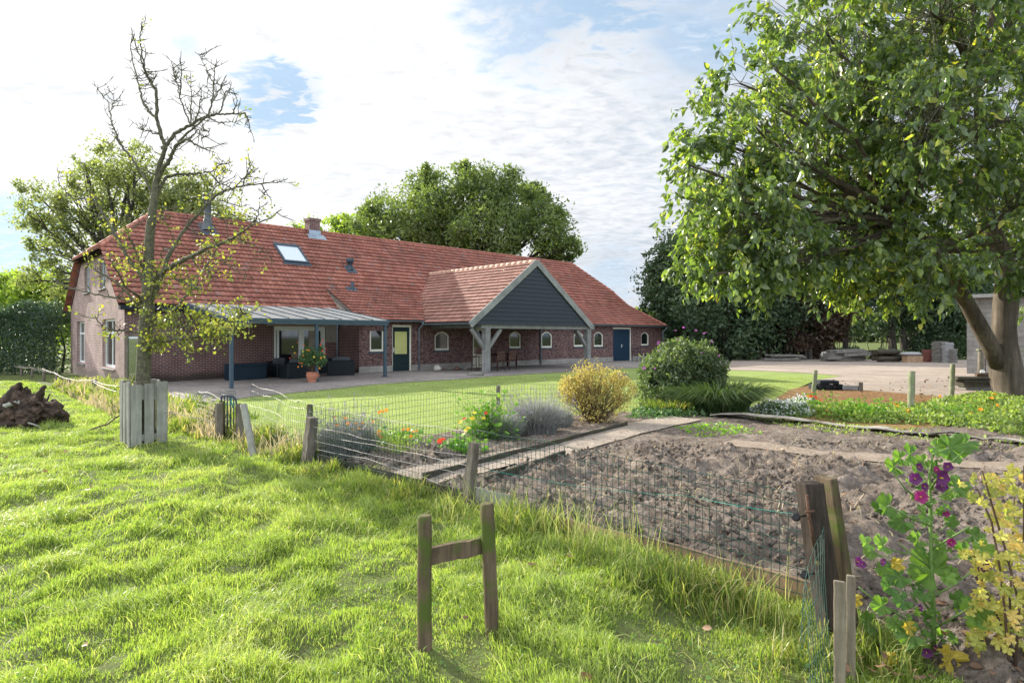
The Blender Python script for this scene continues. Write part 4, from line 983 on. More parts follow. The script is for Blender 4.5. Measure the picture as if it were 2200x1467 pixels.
# iron bench by the double door
be = thing('iron_bench', 'small black iron bench between the blue double door and the last window', 'bench', g(1373, 776.5, .012), HA)
for sx in (-1, 1):
    b_ = MB(); b_.tube([(sx * .5, -.2, 0), (sx * .5, -.19, .42), (sx * .5, -.19, .62)], .018, 6); b_.tube([(sx * .5, .2, 0), (sx * .5, .18, .42), (sx * .5, .25, .95)], .018, 6); b_.tube([(sx * .5, -.2, .62), (sx * .5, .2, .64)], .016, 6); b_.build('leg_frame', M['black'], be)
b_ = MB()
for k in range(5): b_.box((-.5, -.18 + .075 * k, .42), (.5, -.13 + .075 * k, .44))
b_.build('seat', M['black'], be); b_ = MB()
for z in (.6, .7, .8, .9): b_.box((-.5, .2 + (z - .6) * .12, z), (.5, .215 + (z - .6) * .12, z + .04))
b_.build('backrest', M['black'], be)
# stones
def rock(name, label, cat, p, size, mat, seed, group=None, sub=3, amp=.35, rz=0.0):
    bm = bmesh.new(); bmesh.ops.create_icosphere(bm, subdivisions=sub, radius=1); P = np.array([v_.co[:] for v_ in bm.verts])
    r = 1 + (fbm(P[:, 0] * 1.3 + seed, P[:, 1] * 1.3, P[:, 2] * 1.3, seed=seed, o=4) - .5) * amp * 2
    for v_, k in zip(bm.verts, r): v_.co = Vector((v_.co.x * k * size[0], v_.co.y * k * size[1], max(-.3, v_.co.z) * k * size[2]))
    me = bpy.data.meshes.new(name); bm.to_mesh(me); bm.free(); me.materials.append(M[mat]); me.polygons.foreach_set('use_smooth', [amp < .6] * len(me.polygons))
    o = link(bpy.data.objects.new(name, me)); o.location = p; o.rotation_euler = (0, 0, rz); return tag(o, label, cat, group)
rock('boulder', 'pale rounded boulder at the wall under the first arched window', 'boulder', g(939.5, 797, .1), (.19, .16, .17), 'palestone', 3)
for k, (px, w, mt, lb) in enumerate(((954, .10, 'brownstone', 'small brown boulder right next to the pale one'), (966, .14, 'stone', 'middle boulder of the row along the porch wall'), (982, .16, 'brownstone', 'dark reddish boulder, fourth in the row along the wall'), (1000, .15, 'stone', 'dark boulder at the right end of the row along the wall'))): rock('boulder', lb, 'boulder', g(px, 795.5, .07), (w, w * .8, w * .8), mt, 11 + k * 3)
rock('boulder', 'flat grey boulder at the lawn edge left of the oak porch post', 'boulder', g(1023, 807, .03), (.38, .22, .15), 'stone', 31)
rock('stone_block', 'small rough stone block standing on the lawn behind the yellow bush', 'stone', g(1338, 815, .07), (.27, .12, .2), 'stone', 5, amp=.2)
# glass wind screen at the house corner
q0, q1 = g(272, 829), g(320, 828)
ws = thing('glass_screen', 'glass wind screen in a dark wooden frame at the house corner', 'wind screen', q0, math.atan2(q1.y - q0.y, q1.x - q0.x)); wl = (q1 - q0).length
b_ = MB(); hh_ = 1.93; b_.box((-.06, -.04, -.3), (.06, .04, hh_)); b_.box((wl - .06, -.04, -.3), (wl + .03, .04, hh_ - .03)); b_.box((.06, -.03, hh_ - .09), (wl - .06, .03, hh_ - .01)); b_.box((.06, -.03, .02), (wl - .06, .03, .1)); b_.build('frame', M['post'], ws)
b_ = MB(); b_.box((.06, -.006, .1), (wl - .06, .006, hh_ - .09)); b_.build('pane', M['clearglass'], ws)

# fence posts --------------------------------------------------------
def stake(name, label, cat, base, top, r, mat='post', group=None, n=9, flat=False, sq=False):
    """round or square stake between two points, base at its foot"""
    base, top = Vector(base), Vector(top); b_ = MB(); L_ = top - base; n_ = 7 if not sq else 5
    pts = [-L_.normalized() * .2] + [L_ * (k / n_) + Vector((random.uniform(-1, 1), random.uniform(-1, 1), 0)) * r * .10 for k in range(n_)] + [L_ * .985, L_]
    if sq: b_.tube(pts, [r * 1.3 * random.uniform(.95, 1.05) for _ in pts[:-2]] + [r * 1.25, r * 1.15], 4, smooth=False, rough=.05)
    else: b_.tube(pts, [r * random.uniform(.94, 1.05) for _ in pts[:-2]] + [r * .98, r * .82], n, rough=.06)
    o = b_.build(name, M[mat]); o.location = base; return tag(o, label, cat, group)
GF = 'posts of the wire fence by the meadow'
def gm(px, py): x, y = at(px, py); return Vector((x, y, wz(x, y)))
def post_px(px0, pyb, px1, pyt, r, label, mat='post', group=None, name='fence_post', dY=0.0, **k):
    b_ = gm(px0, pyb) if not k.pop('bed', 0) else Vector((*at(px0, pyb), onbed(*at(px0, pyb)))); t_ = pd(px1, pyt, b_.y + dY); return stake(name, label, 'fence post', b_, t_, r, mat, group, **k)
for (a, b, c, d, r, lb) in ((202.6, 846, 203, 815, .075, 'short dark post left of the slatted tree guard'), (152, 836, 147, 814, .06, 'leaning short post in the dry grass, second left of the tree guard'), (120, 822, 123, 802, .055, 'wooden post third left of the tree guard'), (94, 817, 94.5, 791, .055, 'upright wooden post fourth left of the tree guard'), (69, 810, 69.5, 788, .05, 'wooden post in front of the dark hedge, right of two faint ones'), (45.7, 807, 45.7, 785, .05, 'faint wooden post near the left picture edge before the hedge'), (31.5, 803, 31.5, 783, .05, 'leftmost wooden post before the dark hedge')):
    post_px(a, b, c, d, r, lb, group=GF)
post_px(660, 996, 671, 896, .068, 'weathered square grey stake where the wire mesh turns', group=GF, sq=True); post_px(663, 985, 665.5, 868, .042, 'thin dark green stake behind the square grey one', 'mosspost', group=GF, dY=.1)
post_px(1004, 1092, 1019, 951, .045, 'leaning grey post between flower bed and meadow, above the H-shaped frame', group=GF, sq=True)
post_px(471, 945, 470, 866, .05, 'grey stake carrying the small metal gate on its left', group=GF, sq=True); post_px(514.5, 944, 516, 867, .052, 'pale stake on the right of the small metal gate', group=GF, sq=True)
post_px(545, 978, 523, 868, .05, 'crooked bleached log leaning against the gate stake', 'greyplank', group=GF, dY=.15); post_px(452, 922, 468, 872, .045, 'dark strut leaning on the left gate stake', 'mosspost', group=GF, dY=-.05)
post_px(1070, 880, 1070.5, 828, .052, 'round sawn post in the back mesh fence behind the lavender', group='posts of the garden mesh fence', bed=1); post_px(1553, 868, 1553, 795, .09, 'thick post behind the ornamental grass', group='posts of the garden mesh fence', bed=1)
GP = 'pale green posts by the flower strip'
post_px(1746, 874, 1752, 795, .05, 'pale green post beside the red nasturtiums', 'palepost', GP, bed=1); post_px(1957, 893, 1958.5, 797, .068, 'pale green post in the middle of the flower strip', 'palepost', GP, bed=1); post_px(2044, 856, 2047, 782, .062, 'pale green post left of the walnut trunk', 'palepost', GP)
# H shaped frame
hb = thing('wooden_frame', 'two mossy round posts joined by a crossboard, like an H, in the near meadow', 'post frame', gm(985, 1400))
o0 = hb.location.copy()
def part_tube(nm, a, b, r, mat, par, n=14, **k):
    a, b = Vector(a) - par.location, Vector(b) - par.location; m_ = MB(); N_ = 12
    pts = [a + (b - a) * (q / N_) + Vector((random.uniform(-1, 1), random.uniform(-1, 1), 0)) * r * .03 for q in range(N_)] + [a + (b - a) * .985, b]
    m_.tube(pts, [r * random.uniform(.97, 1.02) for _ in range(N_)] + [r * .99, r * .86], n, rough=.03); return m_.build(nm, M[mat], par)
Lb, Rb = gm(912, 1404), gm(1059, 1372); Lb.z -= .08; Rb.z -= .08
Lt, Rt = pd(912, 1106, Lb.y + .02), pd(1046, 1080, Rb.y + .03)
part_tube('post', Lb, Lt, .039, 'mosspost', hb); part_tube('post', Rb, Rt, .040, 'mosspost', hb)
m_ = MB(); a_ = pd(922, 1195, Lb.y + .05) - o0; b_ = pd(1042, 1170, Rb.y + .05) - o0; N_ = 10; vs = []
for k in range(N_ + 1):
    c = a_.lerp(b_, k / N_); j = random.uniform(-.004, .004)
    for dy, dz in ((-.018, -.046), (.018, -.046), (.018, .046), (-.018, .046)): vs.append(c + Vector((0, dy, dz + j + random.uniform(-.002, .002))))
m_.add(vs, [(4 * k + q, 4 * k + (q + 1) % 4, 4 * k + 4 + (q + 1) % 4, 4 * k + 4 + q) for k in range(N_) for q in range(4)] + [(0, 1, 2, 3), (4 * N_, 4 * N_ + 3, 4 * N_ + 2, 4 * N_ + 1)]); m_.build('crossboard', M['mosspost'], hb)
M['browngrey'] = m_wood('brown_grey_plank', (.30, .26, .20), (.15, .125, .09), moss=(.2, .2, .1), mossamt=.0, sc=.8)
# sleeper post at the right
sl_ = thing('corner_post', 'thick dark tarred corner post with rusty hook bolt, leaning, by the mallow', 'fence post', (1.84, 3.48, 0))
def beam(nm, a, b, w, d, mat, par, rz=0.0, N_=10, jit=.004):
    a, b = Vector(a) - par.location, Vector(b) - par.location; m_ = MB(); vs = []
    for k in range(N_ + 1):
        c = a.lerp(b, k / N_)
        for x, y in ((-w / 2, -d / 2), (w / 2, -d / 2), (w / 2, d / 2), (-w / 2, d / 2)):
            xx, yy = x * math.cos(rz) - y * math.sin(rz), x * math.sin(rz) + y * math.cos(rz); vs.append(c + Vector((xx + random.uniform(-jit, jit), yy + random.uniform(-jit, jit), random.uniform(-jit, jit) if k in (0, N_) else 0)))
    m_.add(vs, [(4 * k + q, 4 * k + (q + 1) % 4, 4 * k + 4 + (q + 1) % 4, 4 * k + 4 + q) for k in range(N_) for q in range(4)] + [(0, 3, 2, 1), (4 * N_, 4 * N_ + 1, 4 * N_ + 2, 4 * N_ + 3)]); return m_.build(nm, M[mat], par, bevel=.006)
beam('sleeper', pd(1795, 1400, 3.42), pd(1738, 1036, 3.50), .125, .09, 'sleeper', sl_, .25); beam('side_board', pd(1832, 1405, 3.52), pd(1774, 1024, 3.60), .055, .12, 'mosspost', sl_, .35)
hk = MB(); q = lambda px, py, Y: pd(px, py, Y) - sl_.location
hk.tube([q(1733, 1063, 3.40), q(1737, 1098, 3.40), q(1742, 1130, 3.40), q(1750, 1176, 3.41)], .0085, 8); hk.tube([q(1730, 1099, 3.395), q(1750, 1098, 3.395)], .007, 6); hk.build('hook_bolt', M['rust'], sl_)
for (px, py) in ((1709, 1110), (1727, 1234)):
    i_ = MB(); i_.tube([q(px - 0, py, 3.36), q(px + 1, py, 3.375), q(px, py, 3.39)], [.017, .024, .017], 12); i_.tube([q(px + 5, py, 3.385), q(px + 22, py - 3, 3.42)], .006, 6); i_.build('insulator', M['insul'], sl_)
GB = 'pale upright boards below the corner post'
for (px, pyt, Y, w, lb) in ((1804, 1247, 2.98, .052, 'front one of two pale upright boards at the lower right'), (1828, 1235, 3.06, .042, 'narrow pale board standing just behind the front one')):
    o = thing('upright_board', lb, 'board', pd(px, 1480, Y) * 1.0, 0, GB); o.location.z = -.02
    beam('plank', (o.location.x, Y, -.05), pd(px, pyt, Y), w, .022, 'browngrey', o, -.5, jit=.0015)
    for c in list(o.children):
        nm = c; 
# edging boards
fline = [Vector((-2.72, 8.38, 0)), Vector((-.40, 6.19, 0)), Vector((1.93, 3.94, 0))]
def edge_board(name, label, a, b, z0, z1, th, mat, group=None, seg=.3):
    a, b = Vector(a), Vector(b); m_ = MB(); d = (b - a); n_ = max(2, int(d.length / seg)); s_ = Vector((d.y, -d.x, 0)).normalized(); vs = []
    for k in range(n_ + 1):
        c = d * (k / n_); j = random.uniform(-.008, .008); wob = s_ * random.uniform(-.006, .006)
        for x, z in ((0, z0), (th, z0), (th, z1 + j), (0, z1 + j)): vs.append(c + s_ * x + wob + Vector((0, 0, z)))
    m_.add(vs, [(4 * k + q, 4 * k + (q + 1) % 4, 4 * k + 4 + (q + 1) % 4, 4 * k + 4 + q) for k in range(n_) for q in range(4)] + [(0, 1, 2, 3), (4 * n_, 4 * n_ + 3, 4 * n_ + 2, 4 * n_ + 1)])
    o = m_.build(name, M[mat]); o.location = (a.x, a.y, 0); return tag(o, label, 'edging board', group)
GE = 'boards edging the garden beds'
p2_ = Vector((-.40, 6.19, 0)); p3_ = Vector((1.93, 3.94, 0))
edge_board('edging_board', 'grey-green board holding the soil just right of the leaning grey post', p2_ + (p3_ - p2_) * .02, p2_ + (p3_ - p2_) * .17, -.05, .20, .03, 'greyplank', GE)
edge_board('edging_board', 'middle board under the near wire mesh, half hidden by grass', p2_ + (p3_ - p2_) * .172, p2_ + (p3_ - p2_) * .52, -.05, .125, .03, 'board', GE)
edge_board('edging_board', 'pale orange board under the near wire mesh, ending at the corner post', p2_ + (p3_ - p2_) * .522, p3_, -.05, .14, .03, 'board', GE)
edge_board('edging_board', 'dark board along the meadow below the marigolds', (-2.6, 8.27, 0), (-.46, 6.25, 0), -.05, .13, .03, 'darkboard', GE)
for (a, b, lb) in (((905, 1042), (1110, 985), 'mossy plank edging the path below the nasturtiums'), ((1112, 984), (1345, 922), 'mossy plank edging the path below the yellow bush'), ((1040, 1050), (1210, 988), 'low dark plank between the path and the dug soil')):
    a_, b_ = at(*a), at(*b); edge_board('edging_board', lb, (*a_, 0), (*b_, 0), -.02, .135, .035, 'darkboard', GE)
pl_ = [(1525, 903, 1745, 921, 'left, arched rubber mat'), (1745, 921, 1900, 937, 'second rubber mat from the left'), (1900, 938, 2062, 952, 'third mat, slightly tipped up'), (2065, 953, 2215, 968, 'rightmost mat')]
for k, (a, b, c, d, lb) in enumerate(pl_):
    P0_, P1_ = Vector((*at(a, b), 0)), Vector((*at(c, d), 0)); m_ = MB(); dd_ = P1_ - P0_; nn_ = 9; s_ = Vector((-dd_.y, dd_.x, 0)).normalized() * (.42 - .04 * k); vs = []
    for i_ in range(nn_ + 1):
        u = i_ / nn_
        for v_ in (0, .33, .66, 1):
            p = dd_ * u + s_ * v_; z = onbed(P0_.x + p.x, P0_.y + p.y) * .6 + .095 + (.07 * math.sin(u * 3.1) if k == 0 else .02 * math.sin(u * 7 + k)) - .03 * v_ + (.04 * u * (1 - v_) if k == 2 else 0); vs.append(p + Vector((0, 0, z)))
    top = len(vs); vs += [v_ - Vector((0, 0, .022)) for v_ in vs]
    fs = [(i_ * 4 + j, i_ * 4 + j + 1, i_ * 4 + j + 5, i_ * 4 + j + 4) for i_ in range(nn_) for j in range(3)]; fs += [tuple(q + top for q in f[::-1]) for f in fs]
    bd = [i_ * 4 for i_ in range(nn_ + 1)] + [nn_ * 4 + 1, nn_ * 4 + 2] + [i_ * 4 + 3 for i_ in range(nn_, -1, -1)] + [2, 1]
    fs += [(bd[i_], bd[(i_ + 1) % len(bd)], bd[(i_ + 1) % len(bd)] + top, bd[i_] + top) for i_ in range(len(bd))]
    m_.add(vs, fs, 0, False); o = m_.build('rubber_mat', m_plain('worn_grey_mat', (.42, .38, .33), (.27, .245, .215), 9, .9, .6)); o.location = P0_; tag(o, 'worn grey ' + lb.replace('rubber ', '') + ' of the walkway along the flower strip', 'mat', 'mats laid as a walkway')

# wire mesh fences ---------------------------------------------------
def mesh_fence(name, label, pts, hts, z0s, sp=.055, nh=8, mat='wire', r=.0013, wav=.02, rope=None, lean=(0, 0), palish=()):
    o = thing(name, label, 'wire fence', (pts[0][0], pts[0][1], 0)); base = o.location; seg = []
    d = [0]; 
    for a, b in zip(pts, pts[1:]): d.append(d[-1] + math.hypot(b[0] - a[0], b[1] - a[1]))
    n_ = int(d[-1] / sp); us = np.linspace(0, d[-1], n_ + 1)
    X = np.interp(us, d, [p[0] for p in pts]); Y = np.interp(us, d, [p[1] for p in pts]); H = np.interp(us, d, hts); Z0 = np.interp(us, d, z0s)
    def P(i, v_):
        w = (fbm(np.array([us[i] * 1.3]), np.array([v_ * 2.0]), seed=len(label))[0] - .5) * wav * 3 * (.3 + v_)
        sag = (fbm(np.array([us[i] * 2.2]), np.array([3.3 + v_]), seed=7 + len(label))[0] - .5) * wav * 3.0 * v_
        return Vector((X[i] - base.x + w * .7 + lean[0] * v_, Y[i] - base.y + w * .7 + lean[1] * v_, Z0[i] + H[i] * v_ + sag))
    vm = MB()
    for i in range(n_ + 1):
        if random.random() < .02: continue
        vm.tube([P(i, v_) for v_ in (0, .25, .5, .75, 1)], r, 3, cap=False)
    vm.build('upright_wires', M[mat], o)
    hm = MB(); pm_ = MB()
    for k in range(nh + 1):
        t_ = pm_ if k in palish else hm
        t_.tube([P(i, k / nh) for i in range(0, n_ + 1, 2)], r * (1.5 if k in palish else 1.15), 3, cap=False)
    hm.build('cross_wires', M[mat], o)
    if palish: pm_.build('pale_wires', M['palewire'], o)
    return o
mesh_fence('mesh_fence', 'green wire mesh from the corner post to the leaning grey post, before the dug soil', [(1.86, 3.90), (.8, 5.0), (-.38, 6.14)], [.62, .68, .72], [.06, .06, .06], wav=.022, r=.0027)
mesh_fence('mesh_fence', 'sagging green mesh with pale wires between the two stakes by the marigolds', [(-.44, 6.24), (-1.6, 7.25), (-2.74, 8.30)], [.70, .72, .76], [.03, .03, .03], wav=.03, palish=(3, 5, 8), r=.0022)
mesh_fence('mesh_fence', 'crumpled mesh with pale bent wires right of the small gate', [(-2.80, 8.45), (-3.4, 9.05), (-3.9, 9.7), (-4.25, 10.0)], [.76, .80, .86, .90], [.02, .02, .0, .0], wav=.06, palish=(5, 7, 8), r=.0022)
mesh_fence('mesh_fence', 'low mesh between the slatted tree guard and the small gate', [(-4.78, 10.3), (-5.6, 11.3), (-6.2, 12.1)], [.62, .66, .6], [0, 0, 0], wav=.03, palish=(8,), r=.0022)
mesh_fence('mesh_fence', 'long green garden mesh fence on the lawn side of the flower bed', [(-2.76, 8.5), (-1.6, 10.3), (-.28, 12.45), (1.3, 13.5), (3.0, 14.1), (5.2, 14.45)], [.74, .72, .70, .66, .66, .7], [.02, .02, .02, .0, 0, 0], wav=.02, r=.0026, sp=.075, nh=7)
# curled end of mesh at the corner post
ce = thing('mesh_fence', 'curled loose end of green mesh hanging in front of the corner post', 'wire fence', (1.75, 3.3, 0)); vm = MB()
tops = [(1770, 1130), (1766, 1140), (1762, 1150), (1757, 1165), (1750, 1180), (1742, 1195), (1735, 1215), (1730, 1245), (1727, 1275), (1726, 1300)]
for k, (px, py) in enumerate(tops):
    a_ = pd(px, py, 3.40 - .03 * k); xx = 1797 - k * 6.0; vm.tube([a_ - ce.location, pd((px + xx) / 2 - 12 + k * 1.5, (py + 1470) / 2 - 60, 3.22 - .02 * k) - ce.location, pd(xx - 14 + k, 1400, 3.1 - .01 * k) - ce.location, pd(xx, 1500, 3.0 - .012 * k) - ce.location], .0016, 4, cap=False)
vm.build('upright_wires', M['wire'], ce); vm = MB()
for v_ in (.0, .12, .24, .36, .48, .6, .72, .84):
    L_ = []
    for k in range(10):
        px, py = tops[k]; xx = 1797 - k * 6.0; Yk = 3.40 - .03 * k
        L_.append(pd(px + (xx - px) * v_ - 14 * math.sin(v_ * 3.1) , py + (1500 - py) * v_ + 8 * math.sin(k * 1.3 + v_ * 9), Yk + (3.0 - .012 * k - Yk) * v_) - ce.location)
    vm.tube(L_, .0018, 4, cap=False)
vm.build('cross_wires', M['wire'], ce)
def rope(name, label, pts, r, mat, n=4, cat='wire'):
    pts = [Vector(p) for p in pts]; m_ = MB(); q = []
    for a, b in zip(pts, pts[1:]):
        for k in range(6): t_ = k / 6; q.append(a.lerp(b, t_) - pts[0] - Vector((0, 0, .03 * math.sin(math.pi * t_) * (b - a).length * .3)))
    q.append(pts[-1] - pts[0]); m_.tube(q, r, n); o = m_.build(name, M[mat]); o.location = pts[0]; return tag(o, label, cat)
rope('fence_rope', 'thin turquoise cord stretched along the near wire mesh', [pd(1010, 1000, 6.2), pd(1250, 1045, 5.3), pd(1480, 1065, 4.6), pd(1712, 1104, 3.42)], .0012, 'rope', cat='cord')
for (yy, lb, zt) in ((0, 'upper pale fence wire along the left row of posts', 1), (1, 'lower pale fence wire along the left row of posts', .35)):
    L_ = [(31.5, 786, 803), (45.7, 787, 807), (69, 789, 810), (94, 792, 817), (120, 800, 822), (152, 815, 836), (203, 816, 846), (262, 829, 880)]
    rope('fence_wire', lb, [Vector((gm(a, c).x, gm(a, c).y - .08, (pd(a, b, gm(a, c).y).z) * zt + (0 if zt == 1 else .12))) for a, b, c in L_], .007, 'palewire')
rope('fence_wire', 'upper pale wire from the tree guard to the small gate', [pd(345, 836, 9.95), pd(400, 853, 10.2), pd(462, 864, 10.3)], .005, 'palewire'); rope('fence_wire', 'lower pale wire from the tree guard to the small gate', [pd(345, 880, 9.85), pd(400, 893, 10.0), pd(460, 905, 10.25)], .005, 'palewire')
for (a, b, lb) in (((668, 895), (700, 920), 'b'),): pass
rope('fence_wire', 'pale sagging wire along the marigold mesh at mid height', [pd(668, 930, 8.36), pd(800, 955, 7.6), pd(900, 975, 6.9), pd(1006, 1000, 6.2)], .0035, 'palewire'); rope('fence_wire', 'lowest pale wire along the marigold mesh near the grass', [pd(668, 962, 8.36), pd(790, 985, 7.6), pd(900, 1020, 6.9), pd(1002, 1062, 6.2)], .0035, 'palewire')
# small gate
gt = thing('metal_gate', 'narrow upright dark metal gate with rounded top and turquoise twine', 'gate', g(474, 942))
def gq(px, py): return pd(px, py, gt.location.y + .02) - gt.location
b_ = MB(); b_.tube([gq(476, 940), gq(475.5, 853), gq(478, 850), gq(500, 851), gq(506, 856), gq(508, 866), gq(508, 940)], .017, 8); b_.build('frame', M['darkzinc'], gt)
b_ = MB()
for px in (482, 488.5, 495, 502): b_.tube([gq(px, 852), gq(px + .5, 938)], .011, 6)
b_.build('bars', M['darkzinc'], gt)
b_ = MB(); b_.box((-.02, -.03, .05), (.065, .0, .62)); b_.build('board', M['mosspost'], gt)
b_ = MB(); b_.tube([gq(477, 867), gq(490, 869), gq(507, 867)], .007, 5); b_.tube([gq(498, 855), gq(497, 862), gq(500, 876)], .008, 5); b_.build('twine', M['rope'], gt)
b_ = MB()
for k in range(8): b_.tube([gq(474 + k * 4.5, 838), gq(474.5 + k * 4.5, 866)], .003, 3)
for y_ in (840, 847, 854): b_.tube([gq(474, y_), gq(506, y_)], .004, 3)
b_.build('mesh_piece', M['wire'], gt)

# tree guard ---------------------------------------------------------
n1 = Vector((.727, -.687, 0)); gu = Vector((.687, .727, 0))   # face normal, direction to the right
cn = pd(281, 940, 9.55); cn.z = 0; Wg = .50
tg = thing('tree_guard', 'square guard of silvery upright planks around the young pear trunk', 'tree guard', cn, math.atan2(gu.y, gu.x))   # local x = right along front, y = back
def gpl(x0, x1, y0, y1, z0, z1, nm='plank', jit=.003):
    b_ = MB(); b_.box((x0, y0, z0), (x1, y1, z1), jit=jit); b_.build(nm, M['greyplank'], tg)
fw_ = [(0.0, .145, .945), (.185, .315, .955), (.36, .50, .98)]
for a, b, h_ in fw_: gpl(a, b, -.025, 0, -.05, h_)
for a, b, h_ in ((.0, .12, .99), (.17, .30, .96), (.35, .48, 1.0)): gpl(-.027, -.002, .01 + a, .01 + b, -.05, h_); gpl(.502, .527, .01 + a, .01 + b, -.05, h_ - .02)
for a, b, h_ in ((0, .14, .99), (.18, .32, .97), (.36, .5, .99)): gpl(a, b, .502, .527, -.05, h_)
for z in (.06, .70): gpl(.0, .5, .001, .022, z, z + (.10 if z < .5 else .22), 'crossbar'); gpl(.001, .022, .03, .5, z, z + .1, 'crossbar'); gpl(.478, .5, .03, .5, z, z + .1, 'crossbar'); gpl(.03, .47, .478, .5, z, z + .1, 'crossbar')
TREE0 = cn + gu * .25 - n1 * .25

# stump of roots at the left -----------------------------------------
stp = thing('root_stump', 'dark uprooted tree stump with jagged roots lying in the meadow', 'tree stump', gm(70, 916))
bm = bmesh.new(); blobs = [((-.55, .0, .20), (.42, .35, .30), 3), ((-.28, .05, .35), (.34, .30, .34), 7), ((.0, .0, .22), (.40, .32, .28), 9), ((.3, .05, .2), (.30, .28, .26), 12), ((-.32, .1, .58), (.16, .16, .22), 15)]
m_ = MB()
for c, sz, sd_ in blobs:
    b2 = bmesh.new(); bmesh.ops.create_icosphere(b2, subdivisions=4, radius=1); P = np.array([v_.co[:] for v_ in b2.verts])
    r = 1 + (fbm(P[:, 0] * 2.2 + sd_, P[:, 1] * 2.2, P[:, 2] * 2.2, seed=sd_, o=5) - .5) * 1.5
    P = P * r[:, None] * np.array(sz) + np.array(c); P[:, 2] = np.maximum(P[:, 2], -.1)
    m_.add([tuple(p) for p in P], [tuple(v_.index for v_ in f.verts) for f in b2.faces], 0, False); b2.free()
bm.free(); m_.build('root_mass', M['stump'], stp, recalc=False)
def root(pts, rad, mat='stump', nm='root'):
    m_ = MB(); pts = [Vector(p) for p in pts]; q = []; rr = []
    for k in range(len(pts) - 1):
        for j in range(5): t_ = j / 5; q.append(pts[k].lerp(pts[k + 1], t_) + Vector((random.uniform(-1, 1), random.uniform(-1, 1), random.uniform(-1, 1))) * rad[k] * .18); rr.append((rad[k] * (1 - t_) + rad[k + 1] * t_) * random.uniform(.85, 1.15))
    q.append(pts[-1]); rr.append(rad[-1]); m_.tube(q, rr, 7, rough=.15); m_.build(nm, M[mat], stp)
root([(-.1, 0, .3), (.15, -.05, .55), (.30, -.05, .80)], [.14, .10, .035]); root([(-.5, 0, .4), (-.38, 0, .7), (-.30, 0, .84), (-.22, 0, .84)], [.16, .11, .04, .02])
root([(.25, 0, .3), (.45, .02, .42), (.60, .05, .15)], [.12, .11, .09]); root([(-.9, 0, .2), (-.7, -.1, .42), (-.4, -.2, .40), (-.1, -.25, .5)], [.08, .06, .05, .04], 'greyplank'); root([(-1.2, -.1, .15), (-.8, -.15, .25), (-.5, -.2, .15)], [.2, .17, .14]); root([(.1, -.3, .1), (.4, -.42, .05), (.55, -.5, .02)], [.025, .018, .01], 'greyplank')
root([(-.15, 0, .6), (.1, 0, .52), (.25, .1, .4)], [.012, .010, .006]); root([(-.25, .1, .72), (.0, .0, .74)], [.012, .006]); root([(.3, 0, .5), (.33, 0, .58), (.36, .0, .64)], [.02, .015, .01])
for _ in range(26):
    p0_ = Vector((random.uniform(-.7, .5), random.uniform(-.3, .0), random.uniform(.1, .5))); d_ = Vector((random.uniform(-1, 1), random.uniform(-.8, .2), random.uniform(-.3, 1))).normalized(); l_ = random.uniform(.12, .34)
    root([p0_, p0_ + d_ * l_ * .6, p0_ + d_ * l_ + Vector((0, 0, random.uniform(-.06, .04)))], [random.uniform(.012, .035), .014, .005])
br = thing('fallen_branch', 'thin bare fallen branch lying in the meadow against the tree guard', 'branch', gm(195, 940))
def brp(px, py, dz=0): return pd(px, py, br.location.y - .4 + (px - 195) * .01) - br.location
m_ = MB(); m_.tube([brp(193, 924), brp(215, 915), rp_ := brp(230, 912), brp(245, 900), brp(262, 890)], [.008, .012, .014, .013, .012], 6); m_.tube([brp(225, 912), brp(235, 900), brp(262, 891)], [.006, .007, .005], 5); m_.tube([brp(213, 915), brp(219, 922)], [.008, .004], 5); m_.build('stick', M['twig'], br)

# yard objects -------------------------------------------------------
def stack(name, label, cat, px, py, w, d, n_, th, mat, rz=0, group=None, jit=.03, nm='slab'):
    o = thing(name, label, cat, g(px, py, .012), rz, group)
    for k in range(n_):
        b_ = MB(); j = random.uniform(-jit, jit); j2 = random.uniform(-jit, jit); b_.box((-w / 2 + j, -d / 2 + j2, k * th), (w / 2 + j, d / 2 + j2, k * th + th * .86), jit=th * .04); b_.build(nm, M[mat], o)
    return o
M['redtile'] = m_plain('stacked_red_tile', (.26, .10, .08), (.16, .06, .05), 9); M['slabgrey'] = m_plain('stacked_grey_slab', (.34, .34, .34), (.22, .22, .225), 9)
GT = 'stacks by the hedge at the far side of the yard'
stack('tile_stack', 'low stack of red tiles, left of the grey slab stacks', 'tile stack', 1999, 778, .75, .6, 9, .09, 'redtile', 0, GT); stack('slab_stack', 'tallest stack of mixed grey-brown slabs by the hedge', 'slab stack', 2018.5, 779, .58, .6, 11, .125, 'stone', .1, GT); stack('slab_stack', 'neat pale grey slab stack next to the tall one', 'slab stack', 2033, 779.5, .55, .6, 14, .093, 'slabgrey', 0, GT); stack('slab_stack', 'narrow low stack at the right end by the block wall', 'slab stack', 2045, 780, .32, .5, 7, .13, 'stone', .2, GT)
def logpile(label, px0, px1, py, n_, r, mat, seed, cat='wood pile', flat=False):
    random.seed(seed); a, b = g(px0, py), g(px1, py); o = thing('timber_pile', label, cat, a, math.atan2(b.y - a.y, b.x - a.x)); Lg = (b - a).length
    for k in range(n_):
        y = random.uniform(-.6, .6); z = r + .05 + (k % 3) * r * 1.3; x0 = random.uniform(0, Lg * .35); x1 = x0 + Lg * random.uniform(.4, .65); b_ = MB()
        if flat: plank(b_, (x0, y, z), (min(x1, Lg), y + random.uniform(-.3, .3), z + random.uniform(-.05, .12)), r * 1.2, r * 3.5)
        else: b_.tube([(x0, y, z), ((x0 + x1) / 2, y + .05, z + .02), (min(x1, Lg), y + random.uniform(-.3, .3), z)], r * random.uniform(.8, 1.2), 7, rough=.1)
        b_.build('beam', M[mat], o)
    random.seed(seed + 1); return o
